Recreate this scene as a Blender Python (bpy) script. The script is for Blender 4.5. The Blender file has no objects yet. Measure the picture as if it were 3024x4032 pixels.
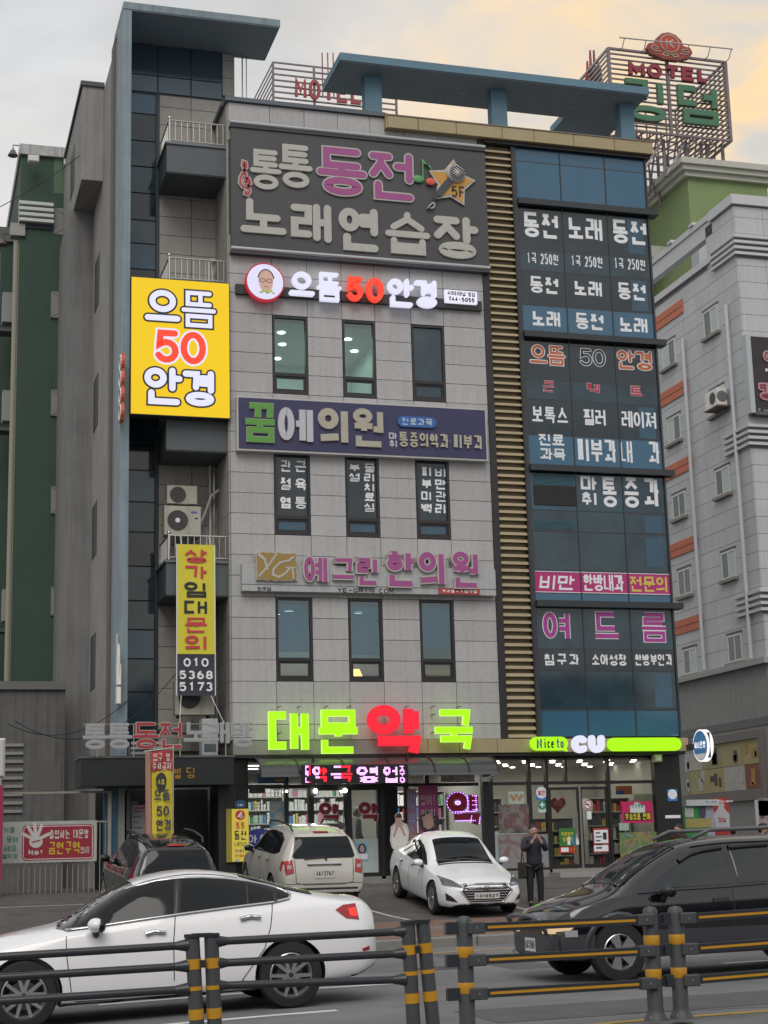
import bpy, bmesh, math, random
from math import sin, cos, pi, radians, sqrt
from mathutils import Vector, Matrix
from mathutils.bvhtree import BVHTree
random.seed(7)
SC = bpy.context.scene
COL = SC.collection

# ------------------------------------------------------------------ camera
EYE = Vector((0.0, -40.0, 1.5))
F_PX, CX, CY = 6450.0, 1512.0, 2016.0
_up = Vector((-807.0, -30666.0, 6450.0)).normalized()
_x = Vector((22388.0, -(22388.0 * _up.x + 6450.0 * _up.z) / _up.y, 6450.0)).normalized()
_y = _up.cross(_x)
def cam2world(c):
    return Vector((_x.dot(c), _y.dot(c), _up.dot(c)))
cam_data = bpy.data.cameras.new('camera')
cam_data.sensor_fit = 'VERTICAL'; cam_data.sensor_height = 24.0
cam_data.lens = F_PX / 4032.0 * 24.0
cam_data.clip_start = 0.5; cam_data.clip_end = 2000
cam = bpy.data.objects.new('camera', cam_data); COL.objects.link(cam)
_r, _u, _b = cam2world(Vector((1, 0, 0))), cam2world(Vector((0, -1, 0))), cam2world(Vector((0, 0, -1)))
M = Matrix(((_r.x, _u.x, _b.x, EYE.x), (_r.y, _u.y, _b.y, EYE.y), (_r.z, _u.z, _b.z, EYE.z), (0, 0, 0, 1)))
cam.matrix_world = M
SC.camera = cam
# survey helpers: where a sight line meets a real plane of the place
def ray(px, py):
    return cam2world(Vector((px - CX, py - CY, F_PX)))
def onY(px, py, y=0.0):
    d = ray(px, py); return EYE + d * ((y - EYE.y) / d.y)
def onX(px, py, x):
    d = ray(px, py); return EYE + d * ((x - EYE.x) / d.x)
def onZ(px, py, z=0.0):
    d = ray(px, py); return EYE + d * ((z - EYE.z) / d.z)
def dep(px, py, t):
    return EYE + ray(px, py) * (t / F_PX)
def B(x0, y0, x1, y1, Y=0.0):
    xm, ym = (x0 + x1) / 2, (y0 + y1) / 2
    return (onY(x0, ym, Y).x, onY(x1, ym, Y).x, onY(xm, y1, Y).z, onY(xm, y0, Y).z)   # X0 X1 Z0 Z1
def zone(ox, oy, s):
    def f(x0, y0, x1, y1, Y=0.0):
        return B(ox + s * x0, oy + s * y0, ox + s * x1, oy + s * y1, Y)
    f.p = lambda x, y: (ox + s * x, oy + s * y)
    return f

# ------------------------------------------------------------------ world, sun, exposure
world = bpy.data.worlds.new('World'); SC.world = world; world.use_nodes = True
nt = world.node_tree; nt.nodes.clear()
N = nt.nodes.new; L = nt.links.new
SUN_EL, SUN_AZ = radians(48), radians(200)      # azimuth clockwise from +Y
sky = N('ShaderNodeTexSky'); sky.sky_type = 'NISHITA'; sky.sun_disc = False
sky.sun_elevation = SUN_EL; sky.sun_rotation = SUN_AZ; sky.air_density = 1.5; sky.dust_density = 3
bg1 = N('ShaderNodeBackground'); bg1.inputs[1].default_value = 0.09; L(sky.outputs[0], bg1.inputs[0])
tc = N('ShaderNodeTexCoord')
mp = N('ShaderNodeMapping'); mp.inputs['Scale'].default_value = (1.0, 1.0, 2.2); L(tc.outputs['Generated'], mp.inputs[0])
n1 = N('ShaderNodeTexNoise'); n1.inputs['Scale'].default_value = 7.0; n1.inputs['Detail'].default_value = 9; n1.inputs['Roughness'].default_value = 0.55
n1.inputs['Distortion'].default_value = 0.4; L(mp.outputs[0], n1.inputs[0])
n2 = N('ShaderNodeTexNoise'); n2.inputs['Scale'].default_value = 2.6; n2.inputs['Detail'].default_value = 5; L(mp.outputs[0], n2.inputs[0])
# cool grey sheet
r1 = N('ShaderNodeValToRGB'); e = r1.color_ramp.elements
e[0].position = 0.36; e[0].color = (0.57, 0.61, 0.66, 1); e[1].position = 0.60; e[1].color = (0.79, 0.755, 0.71, 1)
L(n2.outputs['Fac'], r1.inputs[0])
# warm glow of the low sun behind the roofs on the right
glow_dir = ray(3300, 450).normalized()
dt = N('ShaderNodeVectorMath'); dt.operation = 'DOT_PRODUCT'; L(tc.outputs['Generated'], dt.inputs[0]); dt.inputs[1].default_value = glow_dir
r2 = N('ShaderNodeMapRange'); r2.inputs['From Min'].default_value = 0.945; r2.inputs['From Max'].default_value = 0.998; r2.clamp = True
L(dt.outputs['Value'], r2.inputs['Value'])
r3 = N('ShaderNodeMapRange'); r3.inputs['From Min'].default_value = 0.45; r3.inputs['From Max'].default_value = 0.60; r3.clamp = True
L(n1.outputs['Fac'], r3.inputs['Value'])
mw = N('ShaderNodeMath'); mw.operation = 'MULTIPLY'; L(r2.outputs[0], mw.inputs[0]); mw.inputs[1].default_value = 0.75
mixw = N('ShaderNodeMix'); mixw.data_type = 'RGBA'; mixw.inputs[7].default_value = (0.74, 0.69, 0.61, 1)
L(mw.outputs[0], mixw.inputs[0]); L(r1.outputs[0], mixw.inputs[6])
mo = N('ShaderNodeMath'); mo.operation = 'MULTIPLY'; L(r2.outputs[0], mo.inputs[0]); L(r3.outputs[0], mo.inputs[1])
mixo = N('ShaderNodeMix'); mixo.data_type = 'RGBA'; mixo.inputs[7].default_value = (1.0, 0.72, 0.40, 1)
L(mo.outputs[0], mixo.inputs[0]); L(mixw.outputs[2], mixo.inputs[6])
# faint billows everywhere
hs = N('ShaderNodeMapRange'); hs.inputs['From Min'].default_value = 0.3; hs.inputs['From Max'].default_value = 0.7
hs.inputs['To Min'].default_value = 0.86; hs.inputs['To Max'].default_value = 1.12; L(n1.outputs['Fac'], hs.inputs['Value'])
bg2 = N('ShaderNodeBackground'); L(mixo.outputs[2], bg2.inputs[0]); L(hs.outputs[0], bg2.inputs[1])
mx = N('ShaderNodeMixShader'); mx.inputs[0].default_value = 0.88
L(bg1.outputs[0], mx.inputs[1]); L(bg2.outputs[0], mx.inputs[2])
wo = N('ShaderNodeOutputWorld'); L(mx.outputs[0], wo.inputs[0])
sun_data = bpy.data.lights.new('sun', 'SUN'); sun_data.energy = 1.35; sun_data.angle = radians(38); sun_data.color = (1.0, 0.95, 0.89)
sun = bpy.data.objects.new('sun', sun_data); COL.objects.link(sun)
sd = Vector((sin(SUN_AZ) * cos(SUN_EL), cos(SUN_AZ) * cos(SUN_EL), sin(SUN_EL)))
sun.rotation_euler = sd.to_track_quat('Z', 'Y').to_euler()
SC.view_settings.view_transform = 'Standard'; SC.view_settings.look = 'None'
SC.view_settings.exposure = 0.14; SC.view_settings.gamma = 1.0; SC.view_settings.use_curve_mapping = False

# ------------------------------------------------------------------ materials
MATS = {}
def mat(name, col, rough=0.6, metal=0.0, var=0.0, scale=3.0, bump=0.0, bscale=60.0, spec=0.5, emit=0.0, ecol=None,
        coat=0.0, streak=0.0, tile_var=0.0, ior=None):
    if name in MATS: return MATS[name]
    m = bpy.data.materials.new(name); m.use_nodes = True; t = m.node_tree
    p = t.nodes['Principled BSDF']; c4 = (col[0], col[1], col[2], 1)
    p.inputs['Base Color'].default_value = c4; p.inputs['Roughness'].default_value = rough; p.inputs['Metallic'].default_value = metal
    p.inputs['Specular IOR Level'].default_value = spec
    if ior: p.inputs['IOR'].default_value = ior
    if coat: p.inputs['Coat Weight'].default_value = coat; p.inputs['Coat Roughness'].default_value = 0.04
    if emit:
        p.inputs['Base Color'].default_value = (col[0]*.15, col[1]*.15, col[2]*.15, 1); p.inputs['Emission Color'].default_value = (*(ecol or col), 1); p.inputs['Emission Strength'].default_value = emit
    n, l = t.nodes.new, t.links.new
    if var or bump or streak or tile_var:
        g = n('ShaderNodeNewGeometry')
        nz = n('ShaderNodeTexNoise'); nz.inputs['Scale'].default_value = scale; nz.inputs['Detail'].default_value = 6; nz.inputs['Roughness'].default_value = 0.65
        l(g.outputs['Position'], nz.inputs['Vector'])
        src = None
        mr = n('ShaderNodeMapRange'); mr.inputs['From Min'].default_value = 0.3; mr.inputs['From Max'].default_value = 0.7
        mr.inputs['To Min'].default_value = 1 - var; mr.inputs['To Max'].default_value = 1 + var * 0.6; l(nz.outputs['Fac'], mr.inputs['Value'])
        src = mr.outputs[0]
        if streak:   # rain streaks: noise stretched down the wall
            mp = n('ShaderNodeMapping'); mp.inputs['Scale'].default_value = (9, 9, 0.35); l(g.outputs['Position'], mp.inputs[0])
            ns = n('ShaderNodeTexNoise'); ns.inputs['Scale'].default_value = 1.0; ns.inputs['Detail'].default_value = 4; l(mp.outputs[0], ns.inputs[0])
            ms = n('ShaderNodeMapRange'); ms.inputs['From Min'].default_value = 0.45; ms.inputs['From Max'].default_value = 0.75
            ms.inputs['To Min'].default_value = 1.0; ms.inputs['To Max'].default_value = 1 - streak; l(ns.outputs['Fac'], ms.inputs['Value'])
            mm = n('ShaderNodeMath'); mm.operation = 'MULTIPLY'; l(src, mm.inputs[0]); l(ms.outputs[0], mm.inputs[1]); src = mm.outputs[0]
        if tile_var:
            oi = n('ShaderNodeObjectInfo'); mt = n('ShaderNodeMapRange'); mt.inputs['To Min'].default_value = 1 - tile_var; mt.inputs['To Max'].default_value = 1 + tile_var
            l(oi.outputs['Random'], mt.inputs['Value'])
            mm = n('ShaderNodeMath'); mm.operation = 'MULTIPLY'; l(src, mm.inputs[0]); l(mt.outputs[0], mm.inputs[1]); src = mm.outputs[0]
        vm = n('ShaderNodeVectorMath'); vm.operation = 'SCALE'; vm.inputs[0].default_value = col; l(src, vm.inputs['Scale'])
        l(vm.outputs[0], p.inputs['Base Color'])
        if bump:
            nb = n('ShaderNodeTexNoise'); nb.inputs['Scale'].default_value = bscale; nb.inputs['Detail'].default_value = 3; l(g.outputs['Position'], nb.inputs['Vector'])
            bp = n('ShaderNodeBump'); bp.inputs['Strength'].default_value = bump; bp.inputs['Distance'].default_value = 0.01
            l(nb.outputs['Fac'], bp.inputs['Height']); l(bp.outputs[0], p.inputs['Normal'])
    MATS[name] = m; return m
def glass_mat(name, tint=(0.8, 0.9, 0.88), refl=0.12, rough=0.02):
    if name in MATS: return MATS[name]
    m = bpy.data.materials.new(name); m.use_nodes = True; t = m.node_tree; t.nodes.clear()
    n, l = t.nodes.new, t.links.new
    tr = n('ShaderNodeBsdfTransparent'); tr.inputs[0].default_value = (*tint, 1)
    gl = n('ShaderNodeBsdfGlossy'); gl.inputs['Roughness'].default_value = rough; gl.inputs[0].default_value = (0.9, 0.95, 1, 1)
    fr = n('ShaderNodeFresnel'); fr.inputs[0].default_value = 1.5
    ad = n('ShaderNodeMath'); ad.operation = 'ADD'; ad.inputs[1].default_value = refl; l(fr.outputs[0], ad.inputs[0])
    mx = n('ShaderNodeMixShader'); l(ad.outputs[0], mx.inputs[0]); l(tr.outputs[0], mx.inputs[1]); l(gl.outputs[0], mx.inputs[2])
    o = n('ShaderNodeOutputMaterial'); l(mx.outputs[0], o.inputs[0]); MATS[name] = m; return m
def blotch_mat(name, cols, scale=6.0, emit=0.0, rough=0.4):
    """printed photo picture: irregular coloured patches"""
    if name in MATS: return MATS[name]
    m = bpy.data.materials.new(name); m.use_nodes = True; t = m.node_tree; p = t.nodes['Principled BSDF']
    n, l = t.nodes.new, t.links.new
    g = n('ShaderNodeNewGeometry'); nz = n('ShaderNodeTexNoise'); nz.inputs['Scale'].default_value = scale; nz.inputs['Detail'].default_value = 2.5
    nz.inputs['Distortion'].default_value = 0.8
    l(g.outputs['Position'], nz.inputs[0]); r = n('ShaderNodeValToRGB'); r.color_ramp.interpolation = 'LINEAR'
    el = r.color_ramp.elements
    for i, c in enumerate(cols):
        pos = 0.30 + 0.42 * i / (len(cols) - 1)
        if i < 2: el[i].position = pos; el[i].color = (*c, 1)
        else: x = el.new(pos); x.color = (*c, 1)
    l(nz.outputs['Fac'], r.inputs[0]); l(r.outputs[0], p.inputs['Base Color']); p.inputs['Roughness'].default_value = rough
    if emit: l(r.outputs[0], p.inputs['Emission Color']); p.inputs['Emission Strength'].default_value = emit
    MATS[name] = m; return m

# ------------------------------------------------------------------ mesh builder
class MB:
    def __init__(s): s.v = []; s.f = []; s.m = []; s.mi = 0
    def add(s, vs, fs):
        b = len(s.v); s.v += [tuple(v) for v in vs]
        for f in fs: s.f.append([b + i for i in f]); s.m.append(s.mi)
        return s
    def box(s, x0, x1, y0, y1, z0, z1):
        x0, x1 = min(x0, x1), max(x0, x1); y0, y1 = min(y0, y1), max(y0, y1); z0, z1 = min(z0, z1), max(z0, z1)
        return s.add([(x0,y0,z0),(x1,y0,z0),(x1,y1,z0),(x0,y1,z0),(x0,y0,z1),(x1,y0,z1),(x1,y1,z1),(x0,y1,z1)],
                     [(0,3,2,1),(4,5,6,7),(0,1,5,4),(1,2,6,5),(2,3,7,6),(3,0,4,7)])
    def bbox(s, x0, x1, y0, y1, z0, z1, b=0.01):
        """box with its front (-Y) edges chamfered"""
        return s.add([(x0,y1,z0),(x1,y1,z0),(x1,y1,z1),(x0,y1,z1),(x0,y0+b,z0),(x1,y0+b,z0),(x1,y0+b,z1),(x0,y0+b,z1),
                      (x0+b,y0,z0+b),(x1-b,y0,z0+b),(x1-b,y0,z1-b),(x0+b,y0,z1-b)],
                     [(1,0,3,2),(0,1,5,4),(1,2,6,5),(2,3,7,6),(3,0,4,7),(4,5,9,8),(5,6,10,9),(6,7,11,10),(7,4,8,11),(8,9,10,11)])
    def quad(s, a, b, c, d): return s.add([a, b, c, d], [(0, 1, 2, 3)])
    def prism(s, pts, axis, a, b):
        """polygon in the plane across axis, pulled from a to b.  axis 'y': pts=(x,z); 'x': pts=(y,z); 'z': pts=(x,y)"""
        def P(p, t): return {'y': (p[0], t, p[1]), 'x': (t, p[0], p[1]), 'z': (p[0], p[1], t)}[axis]
        n = len(pts); vs = [P(p, a) for p in pts] + [P(p, b) for p in pts]
        return s.add(vs, [list(range(n))[::-1], list(range(n, 2 * n))] + [(i, (i + 1) % n, n + (i + 1) % n, n + i) for i in range(n)])
    def cyl(s, p0, p1, r0, r1=None, n=12, cap=True):
        p0, p1 = Vector(p0), Vector(p1); r1 = r0 if r1 is None else r1
        d = (p1 - p0).normalized(); a = d.orthogonal().normalized(); b = d.cross(a)
        vs = [p0 + (a * cos(2*pi*i/n) + b * sin(2*pi*i/n)) * r0 for i in range(n)] + [p1 + (a * cos(2*pi*i/n) + b * sin(2*pi*i/n)) * r1 for i in range(n)]
        fs = [(i, (i + 1) % n, n + (i + 1) % n, n + i) for i in range(n)]
        if cap: fs += [list(range(n))[::-1], list(range(n, 2 * n))]
        return s.add(vs, fs)
    def tube(s, path, r, n=8):
        path = [Vector(p) for p in path]; rings = []
        rr = r if isinstance(r, (list, tuple)) else [r] * len(path)
        d0 = (path[1] - path[0]).normalized(); a = d0.orthogonal().normalized()
        for i, p in enumerate(path):
            d = (path[min(i + 1, len(path) - 1)] - path[max(i - 1, 0)]).normalized()
            a = (a - d * a.dot(d)).normalized(); b = d.cross(a)
            rings.append([p + (a * cos(2*pi*k/n) + b * sin(2*pi*k/n)) * rr[i] for k in range(n)])
        vs = [v for rg in rings for v in rg]; fs = []
        for i in range(len(path) - 1):
            for k in range(n): fs.append((i*n + k, i*n + (k+1) % n, (i+1)*n + (k+1) % n, (i+1)*n + k))
        fs += [list(range(n))[::-1], [len(vs) - n + k for k in range(n)]]
        return s.add(vs, fs)
    def lathe(s, prof, o=(0, 0, 0), axis='z', n=24):
        """prof: (radius, height) list around axis"""
        vs = []; fs = []
        for r, h in prof:
            for k in range(n):
                c, q = cos(2*pi*k/n) * r, sin(2*pi*k/n) * r
                p = {'z': (c, q, h), 'y': (c, h, q), 'x': (h, c, q)}[axis]
                vs.append((o[0] + p[0], o[1] + p[1], o[2] + p[2]))
        for i in range(len(prof) - 1):
            for k in range(n): fs.append((i*n + k, i*n + (k+1) % n, (i+1)*n + (k+1) % n, (i+1)*n + k))
        return s.add(vs, fs)
    def ball(s, c, r, n=12, m=8, sq=(1, 1, 1)):
        vs = []; fs = []
        for i in range(m + 1):
            t = pi * i / m
            for k in range(n):
                a = 2*pi*k/n; vs.append((c[0] + r*sq[0]*sin(t)*cos(a), c[1] + r*sq[1]*sin(t)*sin(a), c[2] + r*sq[2]*cos(t)))
        for i in range(m):
            for k in range(n): fs.append((i*n + k, (i+1)*n + k, (i+1)*n + (k+1) % n, i*n + (k+1) % n))
        return s.add(vs, fs)
    def build(s, name, mats, parent=None, smooth=False, label=None, local=False):
        me = bpy.data.meshes.new(name); me.from_pydata(s.v, [], s.f)
        for m in (mats if isinstance(mats, (list, tuple)) else [mats]): me.materials.append(m)
        if len(set(s.m)) > 1: me.polygons.foreach_set('material_index', s.m)
        bm = bmesh.new(); bm.from_mesh(me); bmesh.ops.recalc_face_normals(bm, faces=bm.faces); bm.to_mesh(me); bm.free()
        if smooth is True: me.polygons.foreach_set('use_smooth', [True] * len(me.polygons))
        elif smooth: me.shade_smooth() if hasattr(me, 'shade_smooth') else None; me.set_sharp_from_angle(angle=radians(smooth))
        return link(name, me, parent, label, local)
def link(name, me, parent=None, label=None, local=False):
    o = bpy.data.objects.new(name, me); COL.objects.link(o)
    if parent is not None:
        o.parent = parent
        if not local: o.matrix_parent_inverse = ROOTM.get(parent.name, Matrix()).inverted()
    if label: o['label'] = label
    return o
ROOTM = {}
def tag(o, label, cat, group=None, kind=None):
    if label: o['label'] = label
    if cat: o['category'] = cat
    if group: o['group'] = group
    if kind: o['kind'] = kind
    return o
def root(name, label, cat, loc=(0, 0, 0), rz=0.0, group=None, pitch=0.0, scale=1.0):
    o = bpy.data.objects.new(name, None); COL.objects.link(o); o.empty_display_size = 0.2
    o.location = loc; o.rotation_euler = (0, pitch, rz); o.scale = (scale,) * 3
    ROOTM[o.name] = Matrix.LocRotScale(Vector(loc), o.rotation_euler, Vector((scale,) * 3))
    return tag(o, label, cat, group)
def struct(name, mb, m, **k):
    o = mb.build(name, m, **k); o['kind'] = 'structure'; return o
def stuff(o): o['kind'] = 'stuff'; return o
_mc = {}
def piece(key, name, parent, loc, maker, m, label=None):
    """alike pieces share one mesh"""
    if key not in _mc:
        o = maker().build(name, m); me = o.data; bpy.data.objects.remove(o); _mc[key] = me
    o = bpy.data.objects.new(name, _mc[key]); COL.objects.link(o); o.location = loc
    if parent is not None: o.parent = parent; o.matrix_parent_inverse = ROOTM.get(parent.name, Matrix()).inverted()
    if label: o['label'] = label
    return o
def copy_tree(o, parent=None, loc=None, label=None, rz=None):
    c = o.copy(); COL.objects.link(c)
    if parent is not None: c.parent = parent
    if loc is not None: c.location = loc
    if rz is not None: c.rotation_euler = (c.rotation_euler[0], c.rotation_euler[1], rz)
    if label: c['label'] = label
    for ch in list(o.children): copy_tree(ch, c)
    return c

# ------------------------------------------------------------------ lettering: strokes in a syllable block
def arc(cx, cy, rx, ry, a0, a1, n=12):
    return [(cx + rx * cos(radians(a0 + (a1 - a0) * i / n)), cy + ry * sin(radians(a0 + (a1 - a0) * i / n))) for i in range(n + 1)]
def circ(cx, cy, rx, ry, n=22): return ('c', [(cx + rx * cos(2*pi*i/n), cy + ry * sin(2*pi*i/n)) for i in range(n)])
J = {
 'ㄱ': [[(0,1),(1,1),(.93,0)]], 'ㄴ': [[(0,1),(0,0),(1,0)]], 'ㄷ': [[(1,1),(0,1),(0,0),(1,0)]],
 'ㄹ': [[(0,1),(1,1),(1,.5),(0,.5),(0,0),(1,0)]], 'ㅁ': [('c', [(0,0),(1,0),(1,1),(0,1)])],
 'ㅂ': [[(0,1),(0,0),(1,0),(1,1)], [(0,.5),(1,.5)]],
 'ㅅ': [[(.5,1),(.5,.68),(0,0)], [(.55,.6),(1,0)]], 'ㅇ': [circ(.5,.5,.5,.5)],
 'ㅈ': [[(0,1),(1,1)], [(.5,.95),(.5,.62),(0,0)], [(.55,.55),(1,0)]],
 'ㅊ': [[(.28,1),(.72,1)], [(0,.74),(1,.74)], [(.5,.7),(.5,.5),(0,0)], [(.55,.45),(1,0)]],
 'ㅋ': [[(0,1),(1,1),(.93,0)], [(0,.52),(.97,.52)]], 'ㅌ': [[(1,1),(0,1),(0,0),(1,0)], [(0,.5),(.95,.5)]],
 'ㅍ': [[(0,1),(1,1)], [(0,0),(1,0)], [(.28,1),(.28,0)], [(.72,1),(.72,0)]],
 'ㅎ': [[(.28,1),(.72,1)], [(0,.74),(1,.74)], circ(.5,.25,.4,.27)],
}
def tr(strokes, x0, y0, x1, y1):
    out = []
    for s in strokes:
        closed = isinstance(s, tuple) and s[0] == 'c'
        pts = [(x0 + (x1 - x0) * x, y0 + (y1 - y0) * y) for x, y in (s[1] if closed else s)]
        out.append(('c', pts) if closed else pts)
    return out
for d, b in (('ㄲ','ㄱ'), ('ㄸ','ㄷ'), ('ㅃ','ㅂ'), ('ㅆ','ㅅ'), ('ㅉ','ㅈ')): J[d] = tr(J[b], 0, 0, .42, 1) + tr(J[b], .58, 0, 1, 1)
J['ㅄ'] = tr(J['ㅂ'], 0, 0, .42, 1) + tr(J['ㅅ'], .55, 0, 1, 1)
LS = 'ㄱㄲㄴㄷㄸㄹㅁㅂㅃㅅㅆㅇㅈㅉㅊㅋㅌㅍㅎ'
VS = 'ㅏㅐㅑㅒㅓㅔㅕㅖㅗㅘㅙㅚㅛㅜㅝㅞㅟㅠㅡㅢㅣ'
TS = ' ㄱㄲㄳㄴㄵㄶㄷㄹㄺㄻㄼㄽㄾㄿㅀㅁㅂㅄㅅㅆㅇㅈㅊㅋㅌㅍㅎ'
def syllable(ch):
    c = ord(ch) - 0xAC00; l, v, t = LS[c // 588], VS[(c % 588) // 28], TS[c % 28]
    out = []; yb = 0.0
    if t != ' ':
        yb = 0.44; out += tr(J[t], .12, 0.0, .92, .27)
    H = 1 - yb
    def Y(q): return yb + H * q
    vert = {'ㅏ','ㅐ','ㅑ','ㅒ','ㅓ','ㅔ','ㅕ','ㅖ','ㅣ'}
    if v in vert:
        wide = .50 if v in 'ㅏㅑㅣ' else (.40 if v in 'ㅓㅕㅐㅒ' else .34)
        out += tr(J[l], 0, Y(.12 if t == ' ' else .16), wide, Y(.95))
        m1, m2 = Y(.55), None
        if v == 'ㅏ': out += [[(.78, Y(0)), (.78, 1)], [(.78, Y(.55)), (1, Y(.55))]]
        if v == 'ㅑ': out += [[(.78, Y(0)), (.78, 1)], [(.78, Y(.70)), (1, Y(.70))], [(.78, Y(.38)), (1, Y(.38))]]
        if v == 'ㅓ': out += [[(.92, Y(0)), (.92, 1)], [(.62, Y(.55)), (.92, Y(.55))]]
        if v == 'ㅕ': out += [[(.92, Y(0)), (.92, 1)], [(.58, Y(.72)), (.92, Y(.72))], [(.58, Y(.40)), (.92, Y(.40))]]
        if v in 'ㅐㅒ':
            out += [[(.64, Y(.03)), (.64, 1)], [(.96, Y(0)), (.96, 1)], [(.64, Y(.52)), (.96, Y(.52))]]
        if v in 'ㅔ': out += [[(.72, Y(.03)), (.72, 1)], [(.97, Y(0)), (.97, 1)], [(.5, Y(.55)), (.72, Y(.55))]]
        if v in 'ㅖ': out += [[(.72, Y(.03)), (.72, 1)], [(.97, Y(0)), (.97, 1)], [(.46, Y(.7)), (.72, Y(.7))], [(.46, Y(.4)), (.72, Y(.4))]]
        if v == 'ㅣ': out += [[(.88, Y(0)), (.88, 1)]]
    elif v in 'ㅗㅛㅜㅠㅡ' and t != ' ':
        out = tr(J[t], .14, 0.0, .88, .28)
        out += tr(J[l], .14, .65, .86, 1)
        if v in 'ㅗㅛ': xs = (.5,) if v == 'ㅗ' else (.33, .67); out += [[(0, .465), (1, .465)]] + [[(x, .465), (x, .60)] for x in xs]
        elif v in 'ㅜㅠ': xs = (.5,) if v == 'ㅜ' else (.33, .67); out += [[(0, .52), (1, .52)]] + [[(x, .52), (x, .37)] for x in xs]
        else: out += [[(0, .465), (1, .465)]]
    elif v in 'ㅗㅛㅜㅠㅡ':
        if v in 'ㅗㅛ':
            out += tr(J[l], .15, .50, .85, 1) + [[(0, .08), (1, .08)]]
            out += [[(.5, .08), (.5, .38)]] if v == 'ㅗ' else [[(.33, .08), (.33, .36)], [(.67, .08), (.67, .36)]]
        elif v in 'ㅜㅠ':
            out += tr(J[l], .15, .58, .85, 1) + [[(0, .38), (1, .38)]]
            out += [[(.5, .38), (.5, 0)]] if v == 'ㅜ' else [[(.33, .38), (.33, 0)], [(.67, .38), (.67, 0)]]
        else:
            out += tr(J[l], .15, .40, .85, 1) + [[(0, .08), (1, .08)]]
    else:
        if t != ' ':
            out = tr(J[t], .14, 0.0, .95, .24); out += tr(J[l], .06, .70, .54, 1)
            if v in 'ㅘㅙㅚ': out += [[(0, .50), (.66, .52)], [(.3, .50), (.3, .62)]]
            elif v in 'ㅝㅞㅟ': out += [[(0, .55), (.64, .55)], [(.34, .55), (.34, .40)]]
            else: out += [[(0, .48), (.68, .50)]]
            bot, tk = .36, .46
        else:
            out += tr(J[l], .04, .52, .56, .97)
            if v in 'ㅘㅙㅚ': out += [[(0, .12), (.66, .15)], [(.3, .12), (.3, .36)]]
            elif v in 'ㅝㅞㅟ': out += [[(0, .32), (.64, .32)], [(.34, .32), (.34, 0)]]
            else: out += [[(0, .12), (.68, .17)]]
            bot, tk = 0, .15
        if v == 'ㅘ': out += [[(.82, bot), (.82, 1)], [(.82, .55 + bot * .4), (1, .55 + bot * .4)]]
        elif v in 'ㅙㅞ': out += [[(.74, bot), (.74, 1)], [(.98, bot), (.98, 1)]]
        elif v == 'ㅝ': out += [[(.93, bot), (.93, 1)], [(.68, tk), (.93, tk)]]
        else: out += [[(.92, bot), (.92, 1)]]
    return out
G = {
 '0': [circ(.5,.5,.5,.5)], '1': [[(.2,.8),(.55,1),(.55,0)]],
 '2': [arc(.5,.7,.45,.3,160,-40,8) + [(.0,0),(1,0)]], '3': [arc(.45,.74,.42,.26,150,-80,9), arc(.45,.27,.48,.27,80,-150,9)],
 '4': [[(.7,0),(.7,1),(0,.28),(1,.28)]], '5': [[(.92,1),(.14,1),(.08,.55)] + arc(.46,.33,.5,.33,140,-150,12)],
 '6': [circ(.5,.3,.46,.3,16), arc(.75,.3,.72,.7,178,100,8)], '7': [[(0,1),(1,1),(.4,0)]],
 '8': [circ(.5,.75,.4,.25,14), circ(.5,.26,.48,.26,14)], '9': [circ(.5,.7,.46,.3,16), arc(.25,.7,.72,.7,-2,-80,8)],
 '-': [[(.1,.5),(.9,.5)]], '.': [[(.45,0),(.55,0)]], '·': [[(.42,.45),(.58,.45)]], '!': [[(.5,1),(.5,.35)], [(.5,.03),(.5,0)]],
 'A': [[(0,0),(.5,1),(1,0)], [(.2,.36),(.8,.36)]], 'C': [arc(.55,.5,.5,.5,50,310,14)], 'E': [[(1,1),(0,1),(0,0),(1,0)], [(0,.5),(.85,.5)]],
 'F': [[(1,1),(0,1),(0,0)], [(0,.5),(.8,.5)]], 'G': [arc(.52,.5,.5,.5,50,350,14) + [(.6,.42)]], 'I': [[(.5,0),(.5,1)]],
 'K': [[(0,0),(0,1)], [(1,1),(.05,.45)], [(.3,.6),(1,0)]], 'L': [[(0,1),(0,0),(1,0)]], 'M': [[(0,0),(0,1),(.5,.35),(1,1),(1,0)]],
 'N': [[(0,0),(0,1),(1,0),(1,1)]], 'O': [circ(.5,.5,.5,.5)], 'R': [[(0,0),(0,1),(.6,1)] + arc(.6,.75,.4,.25,90,-90,8) + [(0,.5)], [(.5,.5),(1,0)]],
 'T': [[(0,1),(1,1)], [(.5,1),(.5,0)]], 'U': [[(0,1),(0,.45)] + arc(.5,.45,.5,.45,180,360,12) + [(1,1)]], 'Y': [[(0,1),(.5,.5),(1,1)], [(.5,.5),(.5,0)]],
 'c': [arc(.5,.34,.45,.34,50,310,10)], 'e': [[(.05,.36),(.95,.36)] + arc(.5,.34,.45,.34,5,310,12)], 'i': [[(.5,0),(.5,.66)], [(.5,.95),(.5,.98)]],
 'o': [circ(.5,.34,.48,.34,16)], 't': [[(.45,.95),(.45,.1),(.8,.02)], [(.1,.66),(.85,.66)]],
}
def strokes_of(ch):
    if '가' <= ch <= '힣': return syllable(ch)
    return G.get(ch, [])
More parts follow.
